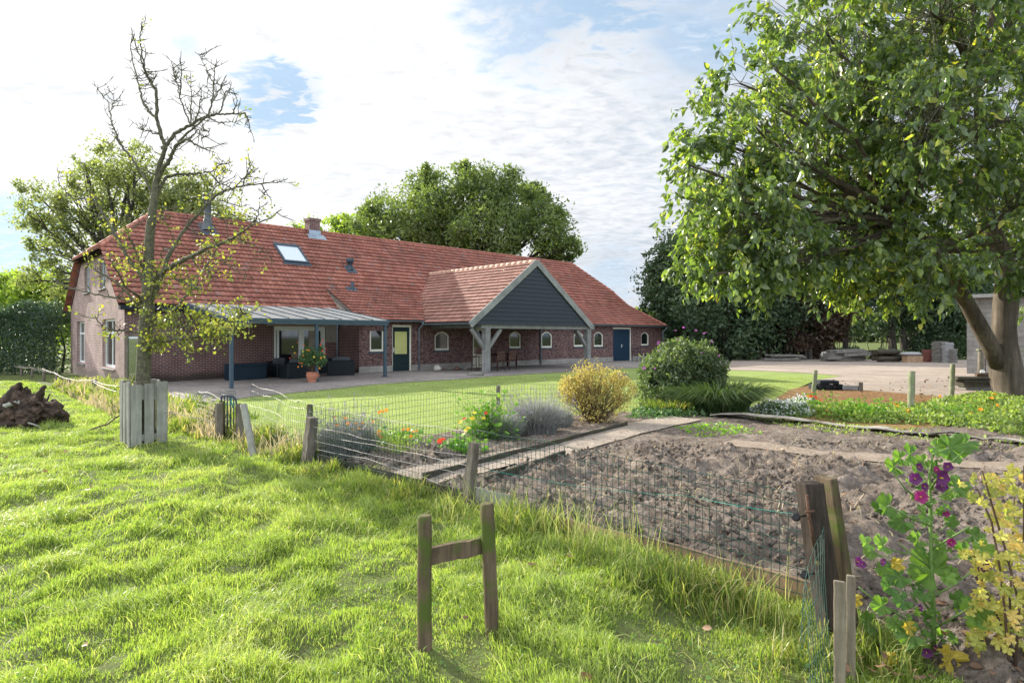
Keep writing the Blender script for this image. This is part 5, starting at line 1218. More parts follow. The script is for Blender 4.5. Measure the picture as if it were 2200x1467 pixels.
logpile('flat heap of grey planks by the hedge, leftmost of the yard heaps', 1634, 1738, 775.5, 12, .10, 'stone', 4, flat=True); logpile('dark heap of broken slabs in the middle of the far hedge', 1768, 1870, 776, 14, .17, 'stone', 8, flat=True); logpile('long pile of dark beams by the hedge left of the red tile stack', 1868, 1962, 777.5, 12, .17, 'darkboard', 9)
rock('stone_heap', 'small heap of pale stones between the plank heap and the dark slabs', 'stone heap', g(1785, 775, .2), (.7, .4, .45), 'palestone', 41, amp=.6)
bx = thing('crate', 'small brown box under a grey cover beside the long beam pile', 'box', g(1960, 779)); b_ = MB(); b_.bbox((0, 0, .22), (1.0, .6, .44), bev=.02); b_.build('box_body', M['board'], bx); b_ = MB(); cushion(b_, (-.1, 0, .56), (1.2, .8, .26)); b_.build('cover', M['slabgrey'], bx)
# black tyre-like tray and concrete trough
ty = thing('black_crate', 'pile of black plastic trays lying at the lawn corner', 'tray', g(1776, 838, .02)); b_ = MB()
for (x, y, z, w, d, h_) in ((-.15, 0, .09, .62, .5, .15), (.0, .05, .24, .6, .5, .10), (.33, -.05, .09, .18, .34, .18)): b_.bbox((x, y, z), (w, d, h_), bev=.02)
b_.build('tray_body', M['black'], ty)
for sx in (-.35, -.12, .12): b_ = MB(); b_.tube([(sx, -.29, .10), (sx + .001, -.25, .10)], .06, 14); b_.build('knob', M['insul'], ty)
tr2 = thing('concrete_trough', 'pale concrete kerb piece beside the black trays', 'concrete block', g(1829, 840, .02), R(-12)); b_ = MB(); b_.bbox((-.03, 0, .09), (.42, .14, .13), bev=.015); b_.build('block', M['slabgrey'], tr2); b_ = MB(); b_.box((.19, -.07, .0), (.31, .07, .26)); b_.build('end_brick', M['stone'], tr2)
# table scale / pump with planks
ps_ = thing('plank_stack', 'stack of mossy planks on blocks left of the walnut trunk', 'plank stack', g(2103, 838, .02), R(-6))
for k, (w, z, th) in enumerate(((1.15, .10, .07), (1.2, .18, .06), (1.15, .25, .06), (1.55, .33, .07))): b_ = MB(); b_.box((-w / 2, -.25, z), (w / 2, .25, z + th), jit=.01); b_.build('plank', M['darkboard'], ps_)
b_ = MB(); b_.box((-.5, -.2, 0), (.45, .2, .099)); b_.build('support', M['stone'], ps_)
pp = thing('water_tap_post', 'log post with a crossbar and small round dial, behind the plank stack', 'post', g(2107, 826, .02)); b_ = MB(); b_.tube([(0, 0, -.1), (0, 0, 1.18)], [.10, .085], 10, rough=.04); b_.build('post', M['post'], pp); b_ = MB(); b_.box((-.12, -.07, 1.181), (1.7, .07, 1.23)); b_.build('crossbar', M['palepost'], pp); b_ = MB(); b_.tube([(-.02, -.12, .42), (-.02, -.10, .42)], .09, 16); b_.build('dial', M['white'], pp); b_ = MB(); b_.tube([(.12, -.05, .0), (.12, -.05, 1.5)], .014, 6); b_.build('pipe', M['rust'], pp)
rl = thing('short_log', 'short brown log lying on the plank stack', 'log', g(2109, 838, .43)); b_ = MB(); b_.tube([(-.18, 0, .06), (.30, .02, .06)], .06, 10, rough=.05); b_.build('log', M['twig'], rl)
# block wall building
bw = thing('block_building', 'grey concrete-block shed wall behind the walnut trunk', 'shed', g(2077, 803)); bw.rotation_euler = (0, 0, R(-41)); b_ = MB(); b_.box((0, 0, -.2), (9.5, 3.0, 3.4)); b_.build('wall', M['concrete_block'], bw, uvbox=True)
b_ = MB(); b_.box((-.35, -.4, 3.41), (9.8, 3.3, 3.56)); b_.build('roof', M['slabgrey'], bw)
# ================================================================== VEGETATION
random.seed(21); rng = np.random.default_rng(77)
def unit(v): return v / np.maximum(np.linalg.norm(v, axis=-1, keepdims=True), 1e-9)
def rand_dir(n, down=0.0):
    v = rng.normal(size=(n, 3)); v = unit(v); v[:, 2] -= down; return unit(v)
def leafcloud(name, P, size, mat, parent=None, down=.3, asp=.5, kind=4, fold=.25, jit=.35, D=None, Nn=None):
    n = len(P); P = np.asarray(P, float); d = rand_dir(n, down) if D is None else unit(D)
    r = rand_dir(n) if Nn is None else Nn; s_ = unit(np.cross(d, r)); nn = np.cross(s_, d)
    L = size * (1 + rng.uniform(-jit, jit, n)); L = L[:, None]; w = L * asp * .5
    if kind == 4:
        V = np.stack([P, P + d * L * .45 - s_ * w + nn * w * fold, P + d * L, P + d * L * .45 + s_ * w + nn * w * fold], 1)
        b = np.arange(n)[:, None] * 4; Fq = [np.concatenate([b + [0, 3, 2], b + [0, 2, 1]], 0)]
    else:
        V = np.stack([P, P + d * L * .28 - s_ * w * .9 + nn * w * fold, P + d * L * .68 - s_ * w * .8 + nn * w * fold * .6 - nn * L * .05, P + d * L - nn * L * .16, P + d * L * .68 + s_ * w * .8 + nn * w * fold * .6 - nn * L * .05, P + d * L * .28 + s_ * w * .9 + nn * w * fold, P + d * L * .5 - nn * L * .02], 1)
        b = np.arange(n)[:, None] * 7; Fq = [np.concatenate([b + [0, 6, 2, 1], b + [0, 5, 4, 6]], 0), np.concatenate([b + [6, 3, 2], b + [6, 4, 3]], 0)]
    return nmesh(name, V.reshape(-1, 3), Fq, mat, parent, smooth=False)
def shell(c, r, n, inner=.45, squash=None):
    d = rand_dir(n); q = rng.uniform(0, 50); nz = fbm(d[:, 0] * 1.6 + q, d[:, 1] * 1.6, d[:, 2] * 1.6, seed=3, o=3)
    R_ = ((inner + (1 - inner) * rng.random(n) ** .6) * (.45 + 1.15 * nz))[:, None]; return np.array(c) + d * R_ * np.array(r) * 1.08
def gapfilter(P, sc, th, seed): 
    f = fbm(P[:, 0] * sc, P[:, 1] * sc, P[:, 2] * sc, seed=seed, o=3); return P[f > th]
def limb(mb, a, b, ra, rb, n=6, sag=.12, seg=7, rough=.06):
    a, b = Vector(a), Vector(b); L_ = (b - a).length; off = Vector((random.uniform(-1, 1), random.uniform(-1, 1), random.uniform(-.3, 1))) * L_ * sag; pts = []; rr = []
    for k in range(seg + 1):
        t_ = k / seg; p = a.lerp(b, t_) + off * math.sin(math.pi * t_) + Vector((random.uniform(-1, 1), random.uniform(-1, 1), random.uniform(-1, 1))) * L_ * .015 * (0 < k < seg); pts.append(p); rr.append(ra * (1 - t_) + rb * t_)
    mb.tube(pts, rr, n, cap=False, rough=rough); return pts

# ------------------------------------------------------------------ background trees
M['leaf_oak'] = m_leaf('oak_leaf', [(0, (.070, .100, .045)), (.45, (.115, .155, .065)), (.8, (.18, .22, .085)), (1, (.30, .30, .12))], .42, patch=.25, noisec=.5)
M['leaf_oak2'] = m_leaf('oak_leaf_hazed', [(0, (.11, .135, .085)), (.45, (.17, .195, .115)), (.8, (.28, .29, .15)), (1, (.44, .40, .19))], .50, patch=.25, noisec=.5)  # paler, greyer leaf colour paints in the haze over the left oak
M['leaf_dark'] = m_leaf('dark_hedge_leaf', [(0, (.035, .062, .035)), (.6, (.068, .110, .058)), (1, (.15, .19, .09))], .25, patch=.25, noisec=.6)
M['leaf_yew'] = m_leaf('blue_green_hedge_leaf', [(0, (.040, .070, .052)), (.6, (.075, .12, .08)), (1, (.19, .21, .13))], .25, patch=.4, noisec=.5)
M['leaf_purple'] = m_leaf('copper_leaf', [(0, (.055, .030, .028)), (.6, (.085, .055, .042)), (1, (.13, .09, .06))], .25, patch=.3, noisec=.5)
M['leaf_light'] = m_leaf('light_green_leaf', [(0, (.13, .20, .05)), (.5, (.22, .30, .07)), (1, (.40, .42, .12))], .5, patch=.3)
def tree(label, base, lobes, nl, size, mat, trunk_r, name='tree', cat='tree', bark='bark2', gap=.46, gsc=.35, group=None, seed=1, fork=.35, down=.2, inner=.35, stems=1, clump=None):
    base = Vector(base); o = thing(name, label, cat, base, 0, group); random.seed(seed); B = np.array(base)
    lob = [(np.array(c) - B, np.array(r if hasattr(r, '__len__') else (r, r, r), float)) for c, r in lobes]
    vol = np.array([r[0] * r[1] + r[1] * r[2] for _, r in lob]); vol = vol / vol.sum(); P = []
    for (c, r), v_ in zip(lob, vol):
        q = shell(c, r, int(nl * v_ * 1.2), inner * .5); P.append(q)
        for _ in range(6): e = rand_dir(1)[0] * r * random.uniform(.7, 1.05); P.append(shell(c + e, r * random.uniform(.22, .42), int(nl * v_ * .16), .1))
    P = np.concatenate(P); P = gapfilter(P, gsc * 3, gap, seed) if gap > 0 else P
    if clump:
        k = len(P) // clump[0] + 1; Cc = P[rng.permutation(len(P))[:k]]; P = (Cc[:, None] + rng.normal(size=(k, clump[0], 3)) * clump[1]).reshape(-1, 3)
    if len(P) > nl: P = P[rng.permutation(len(P))[:nl]]
    P = P[P[:, 2] > .15]
    leafcloud('crown', P, size, M[mat], o, down=down)
    m_ = MB(); top = sum((c for c, _ in lob), np.zeros(3)) / len(lob); 
    for s_ in range(stems):
        sx = random.uniform(-1, 1) * trunk_r * 3 * (stems > 1); fk = Vector((top[0] * .35 + sx, top[1] * .35, max(lob[0][0][2] * 0 + top[2] * fork, .8)))
        m_.tube([Vector((sx, 0, -.3)), Vector((sx, 0, .1)), fk * .5 + Vector((sx * .5, 0, 0)), fk], [trunk_r * 1.35, trunk_r * 1.1, trunk_r * .9, trunk_r * .8], 10, rough=.05)
        for (c, r) in lob[s_::stems]:
            pts = limb(m_, fk, Vector(c), trunk_r * .5, trunk_r * .12, 6, .08, 8)
            for k in range(4):
                e = Vector(c) + Vector(rand_dir(1)[0] * r * .8); limb(m_, pts[random.randint(3, 7)], e, trunk_r * .16, trunk_r * .03, 4, .08, 5)
    m_.build('trunk', M[bark], o, recalc=False); return o
def L3(px, py, Y, r): return ((px - 1100) / F * Y, Y, CH + (YH - py) / F * Y), r
# central oak behind the farmhouse
Yo = 62; lb = [L3(px, py, Yo + dy, (r, r, r * .9)) for px, py, dy, r in ((1000, 430, 0, 3.6), (930, 415, 3, 2.7), (1060, 415, -2, 2.8), (1110, 460, 1, 3.4), (1165, 480, -3, 2.8), (1200, 520, 2, 2.2), (1230, 530, 0, 1.1), (890, 470, -2, 3.2), (830, 455, 2, 2.4), (800, 490, -1, 2.2), (950, 490, 4, 3.6), (1050, 500, -4, 3.8), (1150, 430, 4, 1.9), (985, 385, 0, 1.8), (1040, 380, 2, 1.5), (870, 520, 0, 3.2), (1180, 555, 2, 2.2), (1000, 560, 0, 3.5), (790, 455, 1, 1.1), (920, 375, 1, 1.0), (1190, 460, 0, 1.2))]
tree('big round green oak rising behind the middle of the farmhouse roof', ((1010 - 1100) / F * Yo, Yo, 0), lb, 75000, .34, 'leaf_oak', .75, 'oak_tree', gap=.44, gsc=.3, seed=3, inner=.3)
# left oak
Yl = 46; lb = [L3(px, py, Yl + dy, (r * 1.18, r * 1.1, r * 1.05)) for px, py, dy, r in ((270, 400, 0, 2.2), (170, 440, 1, 1.9), (370, 450, 0, 2.1), (130, 490, 0, 1.7), (230, 480, 1, 2.2),(235, 350, 0, 1.7), (200, 400, 2, 1.8), (290, 370, -1, 1.8), (340, 420, 1, 2.0), (400, 390, 0, 1.4), (420, 440, -1, 1.9), (150, 460, 0, 1.6), (80, 420, 1, 1.3), (60, 460, -1, 1.2), (110, 500, 2, 1.5), (250, 450, 2, 2.2), (330, 480, 0, 2.0), (460, 450, 1, 1.2), (500, 470, 0, .9), (100, 580, 0, 1.2), (150, 560, 2, 1.5), (210, 540, 0, 1.7), (90, 530, 1, .8), (180, 350, 0, .7), (380, 470, 2, 1.8), (130, 620, 1, 1.3), (60, 600, 0, .9), (310, 330, 1, .9))]
tree('tall loose oak with sunlight between its leaves, behind the left gable', ((262 - 1100) / F * Yl, Yl, 0), lb, 30000, .25, 'leaf_oak2', .40, 'oak_tree', gap=.505, gsc=.45, seed=9, fork=.5, inner=.2)
# willow-like pale tree
Yw = 75; lb = [L3(px, py, Yw + dy, (r, r, r * .9)) for px, py, dy, r in ((660, 492, 0, 1.6), (720, 488, 2, 1.9), (760, 490, 0, 2.0), (800, 500, 1, 2.2), (690, 510, 0, 2.2), (640, 490, 0, 1.0), (735, 478, 1, 1.2))]
tree('pale yellow-green treetop behind the ridge by the brick chimney', ((730 - 1100) / F * Yw, Yw, 0), lb, 9000, .42, 'leaf_light', .3, gap=.44, gsc=.2, seed=14, down=1.0)
# left edge light trees and dark hedge
Yb = 52; G1 = 'pale green trees at the left edge'
lbs = {'pale green tree above the dark hedge, right of the other pale one': [(90, 620, 2.0), (130, 640, 1.8), (150, 660, 1.5), (60, 640, 1.6)], 'pale green tree at the very left edge': [(10, 650, 2.0), (40, 630, 1.8), (-30, 640, 2.4), (5, 610, 1.1)]}
for k, (lab, q) in enumerate(lbs.items()): tree(lab, ((q[0][0] - 1100) / F * Yb, Yb, -.2), [L3(a, b, Yb + 2 * k, r) for a, b, r in q] + [L3(q[0][0], 720, Yb, (2.6, 1.5, 2.2))], 9000, .33, 'leaf_light', .2, gap=.42, gsc=.3, seed=20 + k, group=G1)
hg = thing('hedge', 'large clipped dark green hedge left of the house', 'hedge', g(80, 800))
hb_ = np.array(hg.location); n = 26000; P = np.stack([rng.uniform(-2.9, 1.75, n), rng.uniform(-1.2, 2.2, n), rng.uniform(0, 1, n)], 1)
topz = 3.15 + .9 * (fbm(P[:, 0] * .9, P[:, 1] * .9, seed=4) - .5) * 2 - .55 * (np.clip(np.abs(P[:, 0] + .5) - 1.2, 0, 2)) ** 1.5
m0 = rng.random(n) < .6; P[:, 2] = np.where(m0, P[:, 2] * topz, topz - rng.random(n) ** 2 * .5); fr_ = m0 & (rng.random(n) < .75); P[fr_, 1] = -1.2 + rng.random(fr_.sum()) ** 2 * .7 + .3 * (fbm(P[fr_, 0] * 1.2, P[fr_, 2] * 1.2, seed=8) - .5)
leafcloud('foliage', P, .13, M['leaf_yew'], hg, down=.0); m_ = MB()
for x in np.linspace(-2.7, 1.6, 9): m_.tube([(x, .3, -.2), (x + .1, .4, 1.2), (x - .1, .3, 2.4)], [.07, .05, .02], 6)
m_.build('stems', M['bark2'], hg)
tree('small shrub with orange-yellow leaves at the left picture edge', g(-30, 812), [(Vector(g(-20, 800)) + Vector((0, 0, 1.6)), (1.0, .5, .5)), (Vector(g(5, 800)) + Vector((0, 0, 1.35)), (.5, .3, .25))], 500, .12, 'leaf_light', .05, 'shrub', 'shrub', gap=0, seed=4)
# right: tall tree beyond the barn end and the hedge row
Yr = 50; lb = [L3(px, py, Yr + dy, (r, r, r * .95)) for px, py, dy, r in ((1470, 530, 0, 2.1), (1440, 580, 1, 2.2), (1420, 620, 0, 1.8), (1410, 590, 1, 1.2), (1500, 560, 0, 2.5), (1540, 600, -1, 2.6), (1460, 650, 0, 2.5), (1520, 680, 1, 2.8), (1425, 680, 0, 1.6), (1480, 505, 1, 1.2), (1560, 540, 2, 2.2), (1400, 640, 0, 1.0), (1475, 740, 1, 2.1), (1400, 560, 0, .8), (1388, 652, 0, .5))]
tree('broad dark green tree beyond the right end of the barn', ((1490 - 1100) / F * Yr, Yr, 0), lb, 32000, .30, 'leaf_dark', .3, gap=.44, gsc=.25, seed=31, inner=.3)
GH_ = 'trees and bushes of the far hedge behind the yard'
hz = [(1560, 775, [(1560, 640, 2.6), (1590, 700, 2.2), (1540, 720, 1.7), (1600, 590, 2.4)], 'leaf_dark', 'dark hedge tree just left of the yard heap of planks'),
      (1640, 774, [(1640, 640, 2.5), (1625, 710, 2.0), (1670, 700, 1.8), (1680, 620, 2.6)], 'leaf_dark', 'second dark tree of the far hedge, over the plank heap'),
      (1735, 774, [(1720, 690, 1.8), (1760, 720, 1.4), (1700, 735, 1.1), (1740, 640, 2.2)], 'leaf_purple', 'purplish brown bush in the middle of the far hedge'),
      (1812, 772, [(1810, 650, 2.3), (1790, 610, 2.0), (1840, 600, 2.2)], 'leaf_dark', 'bare-stemmed tree with open light below, right of the purplish bush'),
      (1930, 772, [(1900, 640, 2.2), (1940, 620, 2.4), (1880, 600, 2.0), (1915, 575, 2.0)], 'leaf_dark', 'tree with leaning thick trunk before the sunny field'),
      (1965, 772, [(1975, 660, 2.0), (2000, 620, 2.2), (2010, 690, 1.7), (1985, 720, 1.3)], 'leaf_dark', 'dense hedge tree above the slab stacks'),
      (2045, 772, [(2040, 650, 2.2), (2060, 700, 1.9), (2030, 730, 1.7), (2070, 600, 2.2)], 'leaf_dark', 'last hedge tree against the block wall')]
for k, (px, py, q, mt, lab) in enumerate(hz):
    bs = g(px, py); bs.y += 2.0; bs.x = (px - 1100) / F * bs.y
    tree(lab, bs, [L3(a, b, bs.y + random.uniform(-1, 1.2), (r * 1.3, r, r * 1.05)) for a, b, r in q], 13000, .30, mt, .14 if k not in (4,) else .28, gap=.42, gsc=.3, seed=40 + k, group=GH_, stems=3 if k != 4 else 2, fork=.6, inner=.15)
for k, (px0, px1, lab, mt) in enumerate(((1500, 1640, 'low dark undergrowth at the foot of the far hedge, left part', 'leaf_dark'), (1640, 1800, 'low dark undergrowth beside the purplish bush', 'leaf_purple'), (1985, 2078, 'dark undergrowth behind the tile and slab stacks', 'leaf_dark'), (1800, 1860, 'thin dark undergrowth right of the purplish bush', 'leaf_dark'), (1890, 1985, 'low scrub at the foot of the leaning trunk', 'leaf_dark'))):
    a, b = g(px0, 772), g(px1, 772); a.y += 1.5; o = thing('bush', lab, 'bush', a, 0, GH_); n = (7000, 7000, 4500, 1500, 900)[k]; x = rng.uniform(0, (b - a).length, n); y = rng.uniform(-.9, .9, n); tz = (.5, .5, .5, .3, .15)[k] + (2.0, 2.0, 2.0, 1.2, .8)[k] * fbm(x * .7, y * .5, seed=60 + k); z = rng.random(n) ** .8 * tz
    leafcloud('foliage', np.stack([x, y, z], 1), .22, M[mt], o); m_ = MB()
    for q in range(14): xx = random.uniform(0, (b - a).length); m_.tube([(xx, 0, -.1), (xx + random.uniform(-.4, .4), random.uniform(-.4, .4), random.uniform(1.2, 2.4))], [.035, .012], 5)
    m_.build('stems', M['bark2'], o)
# far tree line beyond the fields, all round the horizon
n = 60000; ang = rng.uniform(-1.25, 1.25, n); rad = 190 + 12 * np.sin(ang * 5) + rng.uniform(-6, 6, n); hh_ = 5 + 8 * fbm(ang * 14, ang * 0, seed=3, o=3); z = rng.random(n) ** .7 * hh_
P = np.stack([rad * np.sin(ang), rad * np.cos(ang), z], 1); ft_ = leafcloud('far_treeline', P, 1.6, M['leaf_oak'], None, down=0, asp=.8); tag(ft_, 'far wooded edge of the fields along the horizon', kind='stuff')

# ------------------------------------------------------------------ walnut (right, near)
M['leaf_wal'] = m_leaf('walnut_leaf', [(0, (.045, .078, .040)), (.30, (.075, .120, .054)), (.60, (.125, .185, .068)), (.82, (.25, .31, .09)), (.92, (.50, .45, .11)), (.97, (.62, .45, .10)), (1, (.26, .15, .08))], .50, rough=.36, spec=.9, tcol=(2.0, 2.1, .6), patch=.9, noisec=.3)
wt = thing('walnut_tree', 'large leafy walnut tree with thick forked trunk filling the right side', 'tree', Vector((13.15, 16.1, 0.0)), 0); B = wt.location.copy()
def wp(px, py, Y): return pd(px, py, Y) - B
m_ = MB(); random.seed(3)
tk = [(2186, 885, 1, .56), (2180, 862, 1, .50), (2172, 835, 1, .41), (2163, 803, 1, .365), (2158, 770, 1, .345), (2156, 740, 1, .30), (2157, 705, 1, .275), (2160, 660, 1, .27), (2162, 600, 1, .25), (2150, 540, 1, .22), (2120, 470, 1, .19), (2110, 380, 1, .16), (2105, 280, 1, .125), (2100, 150, 1, .09), (2090, 0, 1, .06)]
m_.tube([wp(a, b, 16.1) for a, b, _, _ in tk], [r for *_, r in tk], 22, rough=.05)
# root flare
for a in np.linspace(0, 6.28, 8)[:-1]: m_.tube([Vector((.12 + math.cos(a) * .22, math.sin(a) * .22, .45)), Vector((.16 + math.cos(a) * .42, math.sin(a) * .42, .10)), Vector((.16 + math.cos(a) * .70, math.sin(a) * .70, -.1))], [.15, .13, .06], 8, rough=.08)
lg = [(2146, 785, 16.05, .20), (2128, 745, 15.95, .20), (2104, 700, 15.8, .19), (2080, 655, 15.6, .175), (2050, 600, 15.4, .15), (2010, 540, 15.0, .13), (1960, 480, 14.6, .10), (1880, 430, 14.2, .075), (1780, 380, 14, .05)]
m_.tube([wp(a, b, c) for a, b, c, _ in lg], [r for *_, r in lg], 14, rough=.05)
forks = [wp(2110, 380, 16.1), wp(2120, 470, 16.1), wp(2105, 280, 16.1), wp(2010, 540, 15.0), wp(1960, 480, 14.6), wp(2165, 620, 16.1), wp(2150, 540, 16.1), wp(2100, 150, 16.1)]
lobs = [(1775, 70, 1.5), (1715, 190, 1.3), (1665, 150, .45), (1620, 270, 1.35), (1565, 225, .5), (1560, 350, 1.0), (1510, 310, .38), (1600, 460, 1.3), (1480, 355, .35), (1465, 425, .26), (1520, 450, .55), (1590, 540, .95), (1520, 545, .5), (1535, 590, .3), (1730, 330, 1.7), (1740, 480, 1.6), (1710, 555, .9), (1640, 575, .5), (1880, 90, 1.9), (1880, 290, 1.9), (1880, 450, 1.7), (1840, 555, 1.0), (1780, 580, .5), (2000, 30, 1.9), (2020, 230, 2.0), (2030, 410, 1.9), (1960, 540, 1.05), (2030, 565, .7), (1880, 615, .35), (2160, 80, 2.0), (2180, 260, 2.0), (2165, 430, 1.7), (2150, 520, .9), (2230, 560, .6), (2290, 180, 2.2), (2330, 380, 2.3), (2280, 540, 1.6), (2400, 60, 2.4), (1940, -120, 2.3), (2140, -130, 2.5), (2320, -150, 2.6), (1935, 610, .4), (1590, 180, .55), (1535, 400, .5), (2440, 500, 2.0)]
PP = []; DD_ = []; tw = MB(); r7 = random.Random(8)
for (a, b, r) in lobs:
    Yd = r7.uniform(12.2, 18.5) if r > 1 else r7.uniform(12.5, 15.5)
    if a < 1640: Yd = r7.uniform(13.0, 15.5)
    c = wp(a, b, Yd) * 1.0; rr = r * Yd / 15.0; fk = min(forks, key=lambda f: (f - c).length + (5 if f.z > c.z + 2 else 0))
    pts = limb(m_, fk, c, .05 + .028 * r, .022, 7, .06, 9)
    nt_ = int(46 * r ** 1.9) + 5
    E = shell(c, (rr, rr, rr * .9), nt_, .3); Eg = fbm((E[:, 0]) * 1.0, E[:, 1] * 1.0, E[:, 2] * 1.0, seed=19, o=2); E = E[(Eg > .465) | (np.arange(len(E)) < 4)]
    for e in E:
        e = Vector(e); s_ = pts[random.randint(4, 9)]; q = limb(tw, s_, e, .012, .005, 3, .08, 3); d = (e - Vector(c)); d = (d.normalized() if d.length > .01 else Vector((0, 0, 1))) + Vector(rand_dir(1)[0]) * .5
        for _ in range(random.randint(1, 3)):
            dd = (d + Vector(rand_dir(1)[0]) * .7).normalized(); ln = random.uniform(.35, .75); p = e.copy(); sp_ = [p.copy()]
            for k in range(5): dd = (dd + Vector((0, 0, -.22))).normalized(); p = p + dd * ln / 5; sp_.append(p.copy()); PP.append(np.array(p)[None] + rng.normal(size=(3, 3)) * .035); DD_.append(np.array(dd)[None] * .5 + rng.normal(size=(3, 3)) * .55 + np.array([[0, 0, -.65]]))
            tw.tube(sp_, [.005, .005, .0045, .004, .003, .002], 3, cap=False)
m_.build('trunk', M['bark'], wt, recalc=False); tw.build('twigs', M['barkpear'], wt, recalc=False)
PP = np.concatenate(PP); leafcloud('crown', PP, .158, M['leaf_wal'], wt, D=np.concatenate(DD_), asp=.50, kind=6, fold=.30, jit=.55); print('walnut leaves', len(PP))

# ------------------------------------------------------------------ pear tree, limbs as they stand
M['leaf_pear'] = m_leaf('yellow_green_pear_leaf', [(0, (.11, .16, .05)), (.4, (.22, .26, .07)), (.75, (.42, .40, .09)), (.95, (.58, .48, .10)), (1, (.48, .30, .08))], .45, tcol=(1.15, 1.25, .5), patch=2)
pt = thing('pear_tree', 'gnarled half-bare pear tree with yellow-green leaves inside the slatted guard', 'tree', Vector((TREE0.x, TREE0.y, 0)), 0); PB = pt.location.copy(); Y0 = PB.y
m_ = MB(); tw = MB(); LP = []; random.seed(12)
def pl(pts, r0, r1, dz, leaf=0.0, spurs=1.0, n=7):
    """pts: traced way-points; dz: how far the limb's tip stands nearer (-) or farther (+) than the trunk"""
    W_ = []; N_ = len(pts)
    for i, (a, b) in enumerate(pts): W_.append(pd(a, b, Y0 + dz * (i / (N_ - 1)) ** 1.0) - PB)
    q = []; rr = []; tot = (N_ - 1) * 5
    for i in range(N_ - 1):
        for j in range(5):
            t_ = j / 5; k = (i * 5 + j) / tot; q.append(W_[i].lerp(W_[i + 1], t_) + Vector((random.uniform(-1, 1), random.uniform(-1, 1), random.uniform(-1, 1))) * .012); rr.append((r0 * (1 - k) + r1 * k) * random.uniform(.9, 1.12))
    q.append(W_[-1]); rr.append(r1); m_.tube(q, rr, n, rough=.08, cap=False)
    L_ = sum((q[i + 1] - q[i]).length for i in range(len(q) - 1)); ns = int(L_ * 13 * spurs)
    for _ in range(ns):
        i = random.randint(2, len(q) - 2); p = q[i]; d = (q[i + 1] - q[i - 1]).normalized(); s_ = Vector(rand_dir(1)[0]); s_ = (s_ - d * s_.dot(d) * .6 + Vector((0, 0, .25))).normalized()
        ln = random.choice((.06, .08, .12, .2, .34)) * random.uniform(.7, 1.2); pp_ = [p]; dd_ = s_
        for k in range(3): dd_ = (dd_ + Vector(rand_dir(1)[0]) * .35 + d * .2).normalized(); pp_.append(pp_[-1] + dd_ * ln / 3)
        tw.tube(pp_, [.0075, .006, .0048, .003], 4, cap=False)
        if ln > .15:
            for k in (1, 2): e = Vector(rand_dir(1)[0]); tw.tube([pp_[k], pp_[k] + (e + dd_).normalized() * random.uniform(.04, .12)], [.006, .004], 3, cap=False)
        if random.random() < leaf:
            for _k in range(random.randint(4, 10)): LP.append(np.array(pp_[-1]) + rng.normal(size=3) * .045)
    return q
T0 = [(307, 945), (307, 860), (307, 810), (311, 740), (316, 680), (318, 620), (319, 573), (321, 530), (323, 491), (328, 455), (332, 425), (335, 393)]
rT = [.135, .115, .108, .10, .105, .088, .080, .072, .066, .060, .055, .050]
m_.tube([pd(a, b, Y0) - PB for a, b in T0], rT, 14, rough=.07, cap=False)
pl([(335, 393), (340, 368), (348, 340), (356, 315), (343, 286), (337, 245), (335, 196), (326, 178), (315, 164), (305, 123), (301, 82), (304, 56)], .042, .006, -.3, .05, 1.3)
pl([(335, 196), (319, 172), (308, 140), (290, 95), (282, 60)], .018, .005, -.6, .05, 1.2)
pl([(337, 255), (319, 241), (306, 215), (301, 192), (290, 150), (280, 106), (282, 80)], .022, .005, .4, .03, 1.3)
pl([(342, 290), (320, 283), (292, 275)], .014, .005, .3, .0, 2); pl([(350, 320), (356, 315), (376, 286), (409, 270), (430, 256), (446, 249), (470, 246), (491, 245), (528, 245), (535, 262), (540, 286)], .034, .006, .7, .02, 1.5)
pl([(335, 393), (352, 360), (368, 335), (380, 311), (405, 299), (418, 310), (434, 319), (462, 319)], .036, .006, -.5, .02, 1.4)
pl([(380, 311), (400, 290), (430, 262), (450, 250)], .02, .012, .1, .0, 1)
for q_ in (((409, 270), (393, 229), (386, 205), (380, 180), (374, 155), (368, 135)), ((409, 265), (411, 210), (409, 155)), ((420, 258), (432, 215), (433, 188)), ((446, 249), (454, 221), (458, 200), (460, 180), (450, 165), (444, 151), (434, 130), (427, 115)), ((454, 221), (470, 195), (487, 172)), ((458, 195), (460, 165), (462, 139)), ((386, 205), (390, 160), (389, 110)), ((470, 246), (480, 220), (487, 195), (495, 205)), ((500, 245), (508, 225), (509, 210)), ((446, 252), (470, 265), (490, 262), (515, 268)), ((434, 300), (448, 290), (452, 275)), ((405, 299), (425, 280), (450, 283))): pl(list(q_), .013, .004, random.uniform(-.4, .5), .03, 1.4, 5)
pl([(331, 429), (345, 400), (360, 380), (384, 376), (409, 374), (430, 371), (450, 370), (470, 393), (490, 400), (500, 410)], .030, .008, .4, .1, 1.3)
pl([(320, 618), (330, 600), (345, 588), (361, 577), (385, 563), (409, 553), (425, 543), (440, 536), (477, 523), (503, 508), (525, 495), (544, 483), (581, 470), (605, 450)], .046, .006, -1.3, .55, 1.2)
pl([(325, 640), (341, 611), (352, 575), (368, 536), (375, 526), (392, 500), (409, 478), (436, 451), (462, 421), (485, 410), (511, 401), (540, 398), (573, 393), (600, 392), (618, 384)], .040, .006, 1.2, .2, 1.3)
